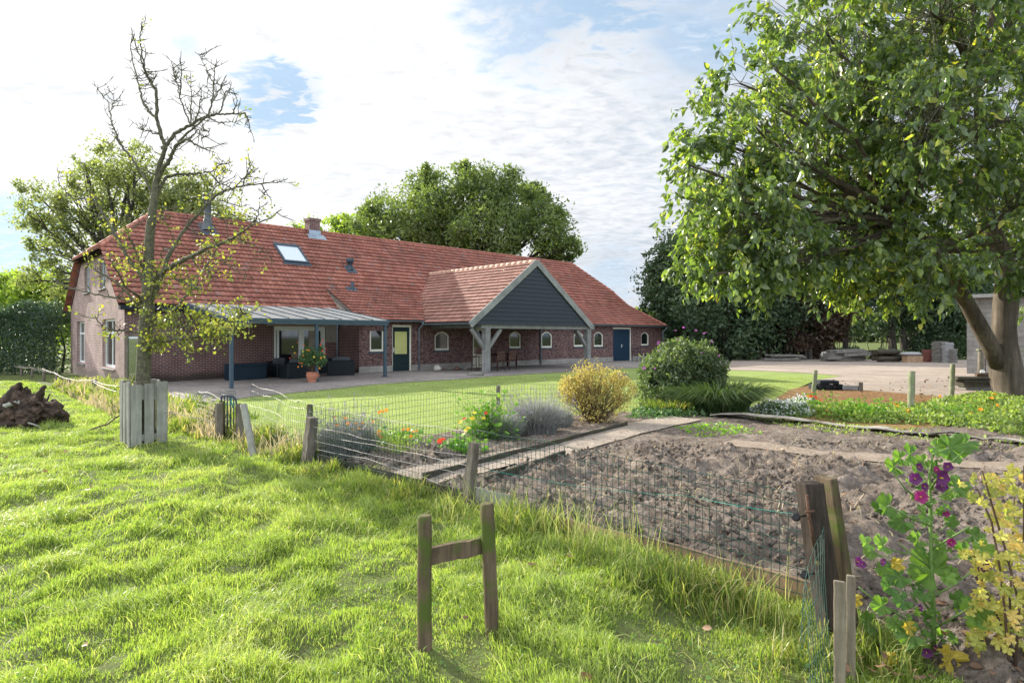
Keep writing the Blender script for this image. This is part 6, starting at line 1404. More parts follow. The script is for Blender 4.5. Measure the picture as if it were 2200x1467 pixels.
for q_ in (((500, 408), (520, 385), (548, 368)), ((520, 400), (530, 375), (540, 345)), ((470, 430), (500, 440), (530, 445)), ((560, 395), (570, 410), (565, 425)), ((450, 440), (460, 400), (475, 385)), ((545, 484), (555, 460), (557, 435)), ((450, 372), (470, 355), (497, 350)), ((440, 460), (480, 470), (520, 475), (560, 478)), ((463, 385), (480, 360), (500, 370)), ((500, 510), (530, 520), (560, 535), (590, 560)), ((440, 536), (470, 560), (500, 575), (530, 600)), ((409, 553), (430, 580), (470, 600))): pl(list(q_), .012, .004, random.uniform(-.6, .6), .35, 1.4, 5)
pl([(317, 640), (303, 591), (288, 572), (273, 553), (262, 530), (249, 509), (235, 480), (222, 460), (211, 444), (205, 425), (185, 428), (160, 429), (145, 415), (127, 397), (123, 360)], .036, .005, 1.0, .35, 1.1)
pl([(332, 425), (310, 380), (286, 343), (270, 325), (258, 311), (250, 290), (241, 266), (235, 240), (233, 221), (215, 200), (204, 184)], .022, .004, .8, .05, 1.3); pl([(236, 245), (245, 220), (243, 200)], .009, .004, .2, .0, 1.5, 4)
pl([(305, 660), (300, 639), (285, 628), (269, 618), (255, 590), (244, 570), (235, 557)], .024, .006, -.8, .7, 1.3); pl([(302, 662), (297, 656), (275, 632), (252, 608), (230, 595), (208, 584), (195, 570), (187, 560)], .026, .005, -.2, .7, 1.2)
pl([(305, 668), (300, 652), (260, 642), (218, 635), (180, 626), (147, 618), (120, 605), (99, 594)], .022, .004, .6, .15, .9); pl([(306, 722), (303, 714), (278, 712), (252, 710), (237, 707), (222, 703), (210, 690), (205, 680)], .020, .006, -.5, .5, 1.3)
pl([(316, 750), (324, 744), (342, 738), (361, 731), (395, 727), (426, 724), (450, 718), (477, 712), (510, 705), (545, 690)], .034, .006, -1.0, 1.0, 3.2); pl([(430, 724), (437, 700), (436, 685), (441, 670)], .012, .005, -.2, 1.0, 4, 5); pl([(490, 708), (500, 690), (515, 680), (530, 672)], .012, .005, -.3, 1.0, 4.5, 5)
pl([(322, 695), (324, 683), (338, 684), (354, 683), (380, 660), (402, 635), (416, 612), (429, 591), (445, 570), (457, 550), (470, 530)], .030, .006, .5, .7, 1.4)
pl([(320, 650), (325, 640), (332, 600), (345, 560), (350, 530)], .02, .006, -.9, .7, 1.3); pl([(318, 610), (300, 560), (285, 520), (270, 490), (262, 470)], .016, .005, -.5, .8, 1.5); pl([(322, 500), (340, 470), (350, 450)], .01, .005, -.6, .4, 1.5); pl([(361, 577), (380, 600), (400, 612), (430, 620)], .012, .005, -.6, .9, 2, 5); pl([(316, 700), (340, 700), (365, 690), (385, 700), (400, 705)], .012, .005, -.9, .9, 2.2, 5)
m_.build('trunk', M['barkpear'], pt, recalc=False); tw.build('twigs', M['barkpear'], pt, recalc=False)
LP = np.array(LP); leafcloud('crown', LP, .048, M['leaf_pear'], pt, down=.5, asp=.75, kind=6, fold=.3); print('pear leaves', len(LP))

# ------------------------------------------------------------------ grass
def blades(name, X, Y, H, W_, LX, LY, mat, z=None, parent=None, segs=2):
    n = len(X); Z = (gz(X, Y) if z is None else z) - .012; a = rng.uniform(0, 6.28, n); sx, sy = np.cos(a) * W_ * .5, np.sin(a) * W_ * .5
    def pt_(f, lf): return np.stack([X + LX * lf, Y + LY * lf, Z + H * f * np.sqrt(np.maximum(1 - np.minimum((LX ** 2 + LY ** 2) / (H ** 2 + 1e-9), .85) * lf, .12))], -1)
    s_ = np.stack([sx, sy, np.zeros(n)], -1)
    if segs == 2:
        b, m1, t_ = pt_(0, 0), pt_(.55, .32), pt_(1, 1); V = np.stack([b - s_, b + s_, m1 + s_ * .8, m1 - s_ * .8, t_], 1); k = np.arange(n)[:, None] * 5; Fs = [k + [0, 1, 2, 3], k + [3, 2, 4]]
    else:
        b, m1, m2, t_ = pt_(0, 0), pt_(.4, .15), pt_(.78, .52), pt_(1, 1.0); V = np.stack([b - s_, b + s_, m1 + s_ * .95, m1 - s_ * .95, m2 + s_ * .65, m2 - s_ * .65, t_], 1); k = np.arange(n)[:, None] * 7; Fs = [np.concatenate([k + [0, 1, 2, 3], k + [3, 2, 4, 5]]), k + [5, 4, 6]]
    return nmesh(name, V.reshape(-1, 3), Fs, mat, parent)
M['grass'] = m_leaf('meadow_grass_blade', [(0, (.10, .165, .045)), (.3, (.215, .305, .07)), (.60, (.36, .43, .11)), (.84, (.47, .49, .19)), (.94, (.60, .55, .34)), (1, (.66, .54, .40))], .44, rough=.42, spec=.5, tcol=(1.3, 1.45, .6), patch=1.1, noisec=.5)
M['tallgrass'] = m_leaf('tall_grass_blade', [(0, (.07, .12, .035)), (.4, (.15, .22, .055)), (.68, (.27, .31, .10)), (.84, (.44, .39, .20)), (1, (.52, .36, .25))], .5, rough=.4, tcol=(1.4, 1.45, .5), patch=.8, noisec=.3)
M['dry'] = m_leaf('dry_grass_blade', [(0, (.24, .25, .13)), (.5, (.42, .38, .25)), (1, (.56, .46, .36))], .45, rough=.6, tcol=(1.2, 1.1, .8))
M['lawnb'] = m_leaf('lawn_blade', [(0, (.17, .235, .065)), (.6, (.27, .34, .11)), (1, (.41, .44, .19))], .5, tcol=(1.4, 1.5, .5), patch=.6)
def scatter(n0, ymin, ymax, rho, mask):
    """rho(Y) blades per m2 inside the view wedge"""
    ys = np.linspace(ymin, ymax, 400); wdt = ys * 1.78 + .6; pdf = rho(ys) * wdt; tot = np.trapezoid(pdf, ys) if hasattr(np, 'trapezoid') else np.trapz(pdf, ys); n = int(tot); cdf = np.cumsum(pdf); cdf /= cdf[-1]
    Y = np.interp(rng.random(n), cdf, ys); X = rng.uniform(-.5, .5, n) * (Y * 1.78 + .6); k = mask(X, Y); return X[k], Y[k]
X, Y = scatter(0, 2.4, 26, lambda y: np.minimum(9500, 9500 * (3.9 / y) ** 1.65), lambda x, y: meadow_side(x, y) > -.12)
def field(X, Y):
    tf = fbm(X * 1.3, Y * 1.3, seed=31, o=3); t2 = fbm(X * 4.2, Y * 4.2, seed=33, o=2); return np.clip((tf - .45) * 4, 0, 1) * .6 + np.clip((t2 - .5) * 5, 0, 1) * .4
tf = field(X, Y); H = (.034 + .135 * tf ** 1.4) * rng.uniform(.55, 1.35, len(X)); ang = fbm(X * .8, Y * .8, seed=41, o=3) * 12 + rng.normal(size=len(X)) * 1.5; ln = H * (.35 + .8 * tf) * rng.uniform(.2, 1.2, len(X))
wd_ = np.clip(.0030 * (1 + Y / 5.0), .0042, .03) * rng.uniform(.7, 1.3, len(X))
bald = fbm(X * 1.9, Y * 1.9, seed=51, o=4); H = np.where(bald < .58, H, H * .75); k = (bald < .66) | (rng.random(len(X)) < .8); X, Y, H, ang, ln, wd_ = (q[k] for q in (X, Y, H, ang, ln, wd_))
nr = Y < 6.5; print('grass', len(X))
tag(blades('meadow_grass', X[nr], Y[nr], H[nr], wd_[nr], (np.cos(ang) * ln)[nr], (np.sin(ang) * ln)[nr], M['grass'], segs=3), 'tufted sunlit meadow grass in the foreground', kind='stuff')
nr = ~nr; tag(blades('meadow_grass', X[nr], Y[nr], H[nr], wd_[nr], (np.cos(ang) * ln)[nr], (np.sin(ang) * ln)[nr], M['grass']), 'sunlit meadow grass further off towards the house', kind='stuff')
X, Y = scatter(0, 2.4, 13, lambda y: 380 * np.minimum(1, (4.5 / y) ** 1.2), lambda x, y: meadow_side(x, y) > 0); c_ = field(X, Y); k = rng.random(len(X)) < .12 + c_; X, Y = X[k], Y[k]; n = len(X); H = rng.uniform(.09, .20, n); a = fbm(X * .9, Y * .9, seed=61, o=2) * 14 + rng.normal(size=n) * 1.0; ln = H * rng.uniform(.5, 1.3, n)
M['longblade'] = m_leaf('long_meadow_blade', [(0, (.13, .20, .05)), (.4, (.26, .34, .09)), (.7, (.46, .47, .19)), (1, (.60, .53, .34))], .45, rough=.55, spec=.25, tcol=(1.3, 1.4, .6))
tag(blades('long_meadow_blades', X, Y, H, .0042 * (1 + Y / 7), np.cos(a) * ln, np.sin(a) * ln, M['longblade'], segs=3), 'longer bent blades and straws standing out of the meadow grass', kind='stuff')
# tall grass along the fence
def along(pts, n, wl, wr):
    pts = np.array(pts, float); d = np.hypot(*(pts[1:] - pts[:-1]).T); c = np.concatenate([[0], np.cumsum(d)]); u = rng.uniform(0, c[-1], n); X = np.interp(u, c, pts[:, 0]); Y = np.interp(u, c, pts[:, 1])
    i = np.clip(np.searchsorted(c, u) - 1, 0, len(d) - 1); t_ = (pts[i + 1] - pts[i]) / d[i][:, None]; o = -wl + (wl + wr) * rng.random(n); return X - t_[:, 1] * o, Y + t_[:, 0] * o, u, o
def tall(label, pts, n, wl, wr, h0, h1, mat, name='tall_grass', seed=1, w=.005, clump=.4):
    X, Y, u, o = along(pts, n, wl, wr); cl = np.clip((fbm(X * 2.2, Y * 2.2, seed=seed, o=3) - clump) * 4, 0.05, 1); H = (h0 + (h1 - h0) * cl) * rng.uniform(.4, 1.25, n); k = rng.random(n) < (.3 + .7 * cl); X, Y, H = X[k], Y[k], H[k]; a = rng.uniform(0, 6.28, len(X)); ln = H * rng.uniform(.1, .8, len(X)); W_ = w * (1 + Y / 6) * rng.uniform(.7, 1.3, len(X))
    return tag(blades(name, X, Y, H, W_, np.cos(a) * ln, np.sin(a) * ln, M[mat], segs=3), label, kind='stuff')
tall('long unmown grass along the foot of the near wire mesh', [(1.98, 3.75), (.7, 5.0), (-.42, 6.1)], 6500, .03, .55, .06, .25, 'tallgrass', seed=2, clump=.46)
tall('thin straws and seed stalks along the near mesh', [(1.98, 3.75), (.7, 5.0), (-.42, 6.1)], 650, .05, .45, .16, .42, 'longblade', name='grass_stalks', seed=22, w=.0028, clump=.40)
tall('long grass in the shadow right of the H-shaped frame', [(1.9, 3.3), (1.2, 4.2), (.4, 5.0)], 4500, .25, .75, .06, .20, 'tallgrass', seed=12, clump=.48)
tall('long grass and weeds along the mesh by the marigolds', [(-.45, 6.1), (-1.6, 7.2), (-2.78, 8.25)], 8000, .06, .50, .06, .32, 'tallgrass', seed=3, clump=.46)
tall('rough grass by the small gate and crumpled mesh', [(-2.8, 8.3), (-3.9, 9.5), (-4.9, 10.3), (-6, 11.4)], 9000, .3, .35, .08, .36, 'tallgrass', seed=4, w=.006)
tall('straw-coloured dry grass at the small gate', [(-2.8, 8.4), (-4.9, 10.3), (-6, 11.4)], 900, .3, .3, .12, .42, 'dry', name='dry_grass', seed=6, w=.006)
tall('pale dry grass along the left fence below the gable', [(-6.4, 12.0), (-9, 14.6), (-12.4, 18.4), (-16.5, 23)], 4000, .9, .45, .12, .42, 'dry', name='dry_grass', seed=5, w=.008)
tall('green weeds between fence and gable wall', [(-6.4, 12.0), (-9, 14.6), (-12.4, 18.4), (-17, 23)], 9000, 1.6, .3, .10, .40, 'tallgrass', seed=15, w=.009)
tall('long grass at the foot of the corner post', [(2.05, 3.1), (1.7, 3.6)], 700, .15, .25, .06, .22, 'tallgrass', seed=8)
# lawn blades
X, Y = scatter(0, 8.5, 26, lambda y: 420 * (12 / y) ** 1.2, lambda x, y: inpoly(x, y, LAWN) & ~inpoly(x, y, BED)); H = rng.uniform(.02, .05, len(X)); a = rng.uniform(0, 6.28, len(X))
tag(blades('lawn_grass', X, Y, H, .010 * Y / 12, np.cos(a) * H * .5, np.sin(a) * H * .5, M['lawnb'], z=zg(X, Y)), 'short blades of the mown lawn', kind='stuff'); print('lawn', len(X))
X, Y = scatter(0, 2.4, 10, lambda y: 150 * np.minimum(1, 4 / y), lambda x, y: meadow_side(x, y) > .1); k = fbm(X * 1.7, Y * 1.7, seed=91, o=3) > .55; X, Y = X[k], Y[k]; n = len(X); d = rng.normal(size=(n, 3)); d[:, 2] *= .25
M['clover'] = m_leaf('meadow_weed_leaf', [(0, (.07, .13, .04)), (.6, (.14, .23, .07)), (1, (.24, .32, .11))], .35, patch=2, spec=.2, rough=.8)
tag(leafcloud('meadow_weeds', np.stack([X, Y, gz(X, Y) + rng.uniform(.015, .06, n)], 1), .022, M['clover'], D=d, asp=.8, kind=6, fold=.2), 'small broad-leaved weeds between the meadow grass', kind='stuff')
# fallen leaves
M['deadleaf'] = m_leaf('dead_leaf', [(0, (.12, .07, .04)), (.4, (.22, .13, .08)), (.8, (.34, .22, .14)), (1, (.45, .36, .26))], .2, tcol=(1, 1, 1))
X, Y = scatter(0, 2.6, 12, lambda y: 22 + y * 0, lambda x, y: inpoly(x, y, BED)); Z = zg(X, Y) + bedh(X, Y) + .006; n = len(X); d = rng.normal(size=(n, 3)); d[:, 2] *= .3
tag(leafcloud('fallen_leaves', np.stack([X, Y, Z], 1), .055, M['deadleaf'], D=d, Nn=np.tile([[0., 0, 1.]], (n, 1)) + rng.normal(size=(n, 3)) * .3, asp=.5, kind=6, fold=.5), 'curled brown walnut leaves scattered on the soil', kind='stuff')
X, Y = scatter(0, 2.6, 11, lambda y: .8 + y * 0, lambda x, y: meadow_side(x, y) > .1); n = len(X); d = rng.normal(size=(n, 3)); d[:, 2] *= .4
tag(leafcloud('fallen_leaves', np.stack([X, Y, gz(X, Y) + .06], 1), .06, M['deadleaf'], D=d, asp=.6, kind=6, fold=.5), 'single brown leaves lying in the meadow grass', kind='stuff')
X, Y = scatter(0, 12, 24, lambda y: 3 + y * 0, lambda x, y: inpoly(x, y, YARD) | inpoly(x, y, PATCH)); n = len(X); d = rng.normal(size=(n, 3)); d[:, 2] *= .3
tag(leafcloud('fallen_leaves', np.stack([X, Y, zg(X, Y) + .035], 1), .10, M['deadleaf'], D=d, asp=.6, fold=.5), 'fallen leaves on the yard paving and bare patch', kind='stuff')
X, Y = scatter(0, 2.6, 10, lambda y: 16 + y * 0, lambda x, y: inpoly(x, y, BED)); n = len(X); Z = zg(X, Y) + bedh(X, Y) + .012; a = rng.uniform(0, 6.28, n); l_ = rng.uniform(.06, .24, n); w_ = .0045; dx, dy = np.cos(a), np.sin(a); cv_ = rng.uniform(-.06, .06, n)
V = np.stack([np.stack([X + dx * l_ * f - dy * (w_ * s_ + cv_ * f * (1 - f) * 2), Y + dy * l_ * f + dx * (w_ * s_ + cv_ * f * (1 - f) * 2), zg(X + dx * l_ * f, Y + dy * l_ * f) + bedh(X + dx * l_ * f, Y + dy * l_ * f) + .014 + .012 * f], -1) for f in (0, .33, .66, 1) for s_ in (-1, 1)], 1)
k = np.arange(n)[:, None] * 8; tag(nmesh('dry_stalks', V.reshape(-1, 3), np.concatenate([k + [0, 1, 3, 2], k + [2, 3, 5, 4], k + [4, 5, 7, 6]]), M['dry']), 'pale dry stalks and roots strewn over the dug soil', kind='stuff')
# clods on the dug soil
X, Y = scatter(0, 2.6, 9.5, lambda y: 520 * (4 / y) ** .8, lambda x, y: inpoly(x, y, BED)); n = len(X); c = fbm(X * 2, Y * 2, seed=71); k = (c > .45) & (np.minimum.reduce([line_d(X, Y, a, b) for a, b in list(zip(PATHC, PATHC[1:])) + list(zip(MIDP, MIDP[1:]))]) > .45); X, Y = X[k], Y[k]; n = len(X)
oc = np.array([(1, 0, 0), (-1, 0, 0), (0, 1, 0), (0, -1, 0), (0, 0, 1), (0, 0, -1)], float); ft8 = np.array([(0, 2, 4), (2, 1, 4), (1, 3, 4), (3, 0, 4), (2, 0, 5), (1, 2, 5), (3, 1, 5), (0, 3, 5)])
r_ = (.006 + .034 * rng.random(n) ** 2.2); V = oc[None] * r_[:, None, None] * rng.uniform(.6, 1.3, (n, 6, 1)); V += np.stack([X, Y, zg(X, Y) + bedh(X, Y) + .004], -1)[:, None]
Fc = (np.arange(n)[:, None, None] * 6 + ft8[None]).reshape(-1, 3); tag(nmesh('soil_clods', V.reshape(-1, 3), Fc, M['soil'], smooth=True), 'small crumbling clods lying on the dug bed', kind='stuff'); print('clods', n)

# ------------------------------------------------------------------ garden plants
M['lav'] = m_leaf('lavender_leaf', [(0, (.17, .18, .165)), (.5, (.30, .31, .29)), (.85, (.42, .42, .42)), (1, (.36, .30, .42))], .3, tcol=(1, 1.1, .9))
M['yellow'] = m_leaf('yellow_bush_leaf', [(0, (.22, .20, .08)), (.4, (.42, .36, .12)), (.8, (.60, .51, .20)), (1, (.48, .28, .12))], .5, tcol=(1.2, 1.15, .6))
M['budd'] = m_leaf('buddleia_leaf', [(0, (.05, .080, .042)), (.5, (.10, .145, .072)), (.85, (.20, .24, .125)), (1, (.40, .42, .27))], .35, patch=1.5)
M['ivy'] = m_leaf('ivy_leaf', [(0, (.04, .09, .035)), (.6, (.08, .16, .055)), (1, (.20, .28, .12))], .25, spec=.6)
M['bedgreen'] = m_leaf('bed_plant_leaf', [(0, (.09, .15, .05)), (.45, (.19, .27, .085)), (.85, (.33, .39, .14)), (1, (.60, .58, .32))], .5, tcol=(1.5, 1.6, .5))
M['nast'] = m_leaf('nasturtium_leaf', [(0, (.09, .22, .035)), (.5, (.18, .36, .05)), (1, (.36, .46, .07))], .5, tcol=(1.5, 1.6, .5))
M['sedge'] = m_leaf('ornamental_grass_blade', [(0, (.03, .06, .024)), (.6, (.065, .105, .04)), (1, (.16, .20, .09))], .35)
def m_flower(name, c): m, nt = newmat(name); rnd = nd(nt, 'ShaderNodeNewGeometry').outputs['Random Per Island']; col = ramp(nt, rnd, [(0, tuple(x * .75 for x in c)), (1, c)]); b = nd(nt, 'ShaderNodeBsdfPrincipled', {'Base Color': col, 'Roughness': .6}); t = nd(nt, 'ShaderNodeBsdfTranslucent', {'Color': col}); nd(nt, 'ShaderNodeOutputMaterial', {0: nd(nt, 'ShaderNodeMixShader', {0: .4, 1: b.outputs[0], 2: t.outputs[0]}).outputs[0]}); M[name] = m; return m
for nm, c in (('orange_petal', (.95, .36, .02)), ('red_petal', (.85, .07, .02)), ('yellow_petal', (.90, .72, .06)), ('white_petal', (.80, .82, .80)), ('purple_petal', (.13, .02, .13)), ('magenta_petal', (.30, .015, .15)), ('lilac_petal', (.45, .12, .42))): m_flower(nm, c)
def disc(mb, c, r, nrm=(0, -.5, .9), k=8, cup=.25, m=0):
    n_ = Vector(nrm).normalized(); a = n_.cross(Vector((1, .1, 0))).normalized(); b = n_.cross(a); c = Vector(c); ph = random.uniform(0, 6)
    vs = [c]; 
    for i in range(k * 2): q = math.pi * i / k + ph; rr = r * (1 if i % 2 else .72); vs.append(c + (a * math.cos(q) + b * math.sin(q)) * rr + n_ * r * cup)
    mb.add(vs, [(0, 1 + i, 1 + (i + 1) % (2 * k)) for i in range(2 * k)], m)
def flowers(parent, P, r, mat, nm='blossoms', nrm=(0, -.6, .8)):
    m_ = MB()
    for p in P: disc(m_, p, r * random.uniform(.75, 1.2), Vector(nrm) + Vector(rand_dir(1)[0]) * .4)
    return m_.build(nm, M[mat], parent, recalc=False)
def shrub(name, label, base, lobes, n, size, mat, stems=14, sr=.012, gap=.44, gsc=1.2, down=.0, group=None, cat='shrub', kind=4, asp=.5, inner=.3, barkm='twig', out=False):
    o = thing(name, label, cat, base, 0, group); vol = np.array([q[1][0] * q[1][2] for q in lobes]); vol = vol / vol.sum(); P = np.concatenate([shell(c, r, int(n * v_ * 1.8), inner) for (c, r), v_ in zip(lobes, vol)])
    P = gapfilter(P, gsc * 2, gap, len(label)); P = P[P[:, 2] > .02]; P = P[rng.permutation(len(P))[:n]]; D = None
    if out: D = unit(P - np.array([0, 0, 0])) + rng.normal(size=P.shape) * .35
    leafcloud('foliage', P, size, M[mat], o, down=down, kind=kind, asp=asp, D=D); m_ = MB(); E = P[rng.permutation(len(P))[:stems * 4]]
    for i, e in enumerate(E):
        b_ = Vector((random.uniform(-.12, .12), random.uniform(-.12, .12), -.05)); limb(m_, b_, Vector(e), sr if i < stems else sr * .6, .003, 4, .10, 6)
    m_.build('stems', M[barkm], o, recalc=False); return o
yb = Vector(at(1278, 912)); yb = Vector((yb.x, yb.y, onbed(*yb))); k = yb.y / F
shrub('yellow_bush', 'bright yellow autumn bush between the lavender and the path', yb, [((0, 0, 36 * k), (66 * k, 60 * k, 38 * k)), ((-50 * k, 0, 62 * k), (32 * k, 34 * k, 34 * k)), ((52 * k, 0, 60 * k), (34 * k, 34 * k, 34 * k)), ((-32 * k, 0, 75 * k), (46 * k, 46 * k, 42 * k)), ((30 * k, 0, 80 * k), (50 * k, 46 * k, 38 * k)), ((0, 0, 88 * k), (50 * k, 46 * k, 36 * k))], 8500, .042, 'yellow', 75, .007, gap=.46, gsc=2.5, inner=.25)
m_ = None
# upright shoots of the yellow bush
o = bpy.data.objects[yb and 'yellow_bush']; P = []; m_ = MB()
for _ in range(46):
    x = random.uniform(-70, 72) * k; y = random.uniform(-.5, .5); z0 = (95 - abs(x / k) * .55) * k; L_ = random.uniform(.10, .30); e = Vector((x + random.uniform(-.08, .08), y, z0 + L_)); s_ = Vector((x * .9, y * .9, z0 - .15)); m_.tube([s_, s_.lerp(e, .5) + Vector((.01, 0, 0)), e], [.004, .003, .002], 4, cap=False)
    for q in range(26): P.append(np.array(s_.lerp(e, .2 + .8 * q / 26)) + rng.normal(size=3) * .022)
m_.build('shoots', M['twig'], o, recalc=False); leafcloud('shoot_leaves', np.array(P), .035, M['yellow'], o, down=-.2)
bb_ = Vector(at(1455, 880)); bb_ = Vector((bb_.x, bb_.y, onbed(*bb_) - .02)); k = bb_.y / F
bd = shrub('buddleia', 'large grey-green shrub with a few pink flower tips, before the barn end', bb_, [((0, 0, 55 * k), (66 * k, 60 * k, 54 * k)), ((-40 * k, -.2, 40 * k), (50 * k, 40 * k, 38 * k)), ((50 * k, -.1, 45 * k), (50 * k, 45 * k, 44 * k)), ((15 * k, 0, 105 * k), (66 * k, 60 * k, 48 * k)), ((-28 * k, 0, 85 * k), (46 * k, 45 * k, 42 * k)), ((60 * k, 0, 95 * k), (38 * k, 36 * k, 36 * k)), ((48 * k, 0, 128 * k), (34 * k, 30 * k, 24 * k)), ((-62 * k, 0, 72 * k), (20 * k, 20 * k, 24 * k)), ((84 * k, 0, 80 * k), (22 * k, 20 * k, 14 * k)), ((-5 * k, 0, 135 * k), (30 * k, 30 * k, 16 * k))], 20000, .085, 'budd', 34, .012, gap=.45, gsc=1.6, down=.1, kind=6, asp=.38, inner=.35)
flowers(bd, [((px - 1455) * k, -.6 + random.uniform(-.2, .2), (880 - py) * k) for px, py in ((1400, 740), (1402, 754), (1435, 712), (1492, 718), (1503, 716), (1526, 764), (1395, 790), (1450, 706), (1508, 735), (1493, 758), (1398, 736), (1440, 730), (1375, 790), (1480, 712))], .035, 'lilac_petal')
og = thing('ornamental_grass', 'arching dark green clump of ornamental grass right of the big shrub', 'ornamental grass', Vector((*at(1545, 893), onbed(*at(1545, 893))))); ob = og.location
n = 2600; a = rng.uniform(0, 6.28, n); r0 = rng.random(n) * .45; X = np.cos(a) * r0 * 1.3; Yy = np.sin(a) * r0; H = rng.uniform(.45, 1.0, n); ln = H * rng.uniform(.6, 1.5, n); a2 = a + rng.normal(size=n) * .5
blades('blades', X, Yy, H, np.full(n, .022), np.cos(a2) * ln, np.sin(a2) * ln, M['sedge'], z=np.zeros(n), parent=og, segs=3)
og2 = thing('ornamental_grass', 'paler loose grass clump below the big shrub, left of the dark one', 'ornamental grass', Vector((*at(1440, 893), onbed(*at(1440, 893))))); n = 500; a = rng.uniform(0, 6.28, n); r0 = rng.random(n); X = np.cos(a) * r0 * .65; Yy = np.sin(a) * r0 * .25; H = rng.uniform(.22, .42, n); ln = H * rng.uniform(.4, .9, n)
blades('blades', X, Yy, H, np.full(n, .018), np.cos(a) * ln, np.sin(a) * ln, M['tallgrass'], z=np.zeros(n), parent=og2, segs=3)
def patchleaves(name, label, poly, n, h, size, mat, seed=1, cat=None, kind=4, flw=None):
    P = np.array(poly); X = rng.uniform(P[:, 0].min(), P[:, 0].max(), n * 3); Y = rng.uniform(P[:, 1].min(), P[:, 1].max(), n * 3); k = inpoly(X, Y, poly) & ((fbm(X * 1.6, Y * 1.6, seed=seed + 50, o=3) > .40) | (rng.random(len(X)) < .25)); X, Y = X[k][:n], Y[k][:n]; hh = h * (.25 + 1.1 * fbm(X * 2.1, Y * 2.1, seed=seed, o=3)) * np.clip(edge_dist(X, Y, poly) * 4, .25, 1); inb = inpoly(X, Y, BED)
    Z = zg(X, Y) + np.where(inb, bedh(X, Y), 0) + rng.random(len(X)) ** .6 * hh; o = leafcloud(name, np.stack([X, Y, Z], 1), size, M[mat], None, down=-.2, asp=.7, kind=kind); tag(o, label, kind='stuff'); return X, Y, Z
IVY = A((1345, 905), (1365, 886), (1480, 884), (1560, 886), (1600, 896), (1530, 900), (1450, 905), (1400, 908)); patchleaves('ivy_groundcover', 'low dark ivy creeping below the big shrub', IVY, 5000, .16, .06, 'ivy', 3)
FS = A((1590, 898), (1620, 882), (1740, 876), (1850, 882), (1960, 880), (2040, 858), (2110, 850), (2260, 858), (2400, 900), (2350, 950), (2180, 944), (2060, 925), (1960, 915), (1840, 912), (1740, 902), (1680, 898))
patchleaves('flower_strip_greens', 'leafy green cover of the flower strip below the walnut', FS, 20000, .22, .075, 'bedgreen', 5)
FS2 = A((1600, 896), (1625, 878), (1740, 872), (1770, 885), (1740, 900), (1660, 899)); X, Y, Z = patchleaves('alyssum_greens', 'fine grey-green foliage under the white blossoms', FS2, 5000, .30, .05, 'ivy', 8)
k = rng.permutation(len(X))[:1600]; tag(leafcloud('white_blossoms', np.stack([X, Y, Z + .05], 1)[k], .042, M['white_petal'], None, asp=1.0, down=-.5), 'haze of tiny white alyssum blossoms at the left end of the flower strip', kind='stuff')
GW_ = A((1600, 900), (1740, 905), (1900, 920), (2100, 945), (2250, 965), (2250, 985), (2000, 960), (1700, 925)); patchleaves('weed_seedlings', 'sparse green weeds along the walkway mats', GW_, 1500, .05, .05, 'bedgreen', 12)
W2 = A((1440, 925), (1560, 915), (1640, 940), (1500, 945)); patchleaves('weed_seedlings', 'green seedlings on the soil left of the smooth path', W2, 500, .04, .05, 'nast', 13)
# nasturtiums
GN = 'nasturtium plants'
def nasturtium(px, py, w, h, nleaf, label, cols):
    x, y = at(px, py); o = thing('nasturtium', label, 'nasturtium', Vector((x, y, onbed(x, y) if inpoly(np.array([x]), np.array([y]), BED)[0] else float(zg(x, y)))), 0, GN); m_ = MB(); s_ = MB(); k = y / F
    for _ in range(nleaf):
        p = Vector((max(-1, min(1, random.gauss(0, .45))) * w * k, random.gauss(0, .2) * w * k, min(.95, abs(random.gauss(.35, .3))) * h * k + .03)); r = random.uniform(.022, .045); n_ = (Vector((0, -.25, .9)) + Vector(rand_dir(1)[0]) * .5).normalized(); a = n_.cross(Vector((1, .2, 0))).normalized(); b = n_.cross(a); vs = [p] + [p + (a * math.cos(q * .785) + b * math.sin(q * .785)) * r + n_ * r * .15 for q in range(8)]
        m_.add(vs, [(0, 1 + q, 1 + (q + 1) % 8) for q in range(8)]); s_.tube([Vector((p.x * .5, p.y * .5, 0)), p * .9 - Vector((0, 0, .02)), p], .0025, 3, cap=False)
    m_.build('leaves', M['nast'], o, recalc=False); s_.build('stems', M['nast'], o, recalc=False)
    for mt, pts in cols.items(): flowers(o, [((a - px) * k, -.12 - random.random() * .1, (py - b) * k) for a, b in pts], .042, mt, 'blossoms')
    return o
nasturtium(1050, 950, 75, 100, 260, 'climbing nasturtium with yellow and red flowers left of the lavender', {'yellow_petal': [(1017, 905), (1021, 893), (1008, 925), (1040, 905), (992, 912), (1003, 930)], 'red_petal': [(1045, 893), (1000, 905)]})
nasturtium(985, 985, 60, 40, 130, 'low nasturtium with one orange flower by the leaning post', {'red_petal': [(949, 953), (955, 950)]}); nasturtium(850, 965, 70, 34, 120, 'low nasturtium patch below the marigolds', {'orange_petal': [(818, 940)]})
nasturtium(1765, 888, 50, 50, 90, 'nasturtium with bright red flowers beside the pale post', {'red_petal': [(1745, 852), (1749, 856), (1754, 858), (1738, 842), (1735, 850), (1788, 877)], 'orange_petal': [(1795, 866), (1728, 850), (1773, 886), (1790, 868)]})
nasturtium(1850, 903, 90, 45, 260, 'broad nasturtium patch with orange flowers in front of the middle pale post', {'orange_petal': [(1912, 867), (1916, 870), (2015, 892), (2017, 888), (1768, 880)], 'red_petal': [(1940, 880), (1801, 908)]})
nasturtium(2060, 905, 90, 40, 160, 'nasturtium patch with scattered orange flowers below the walnut trunk', {'orange_petal': [(2070, 885), (2095, 878), (2130, 869), (2145, 880), (2113, 853), (2127, 846), (2082, 896), (2005, 849), (2180, 878)]})
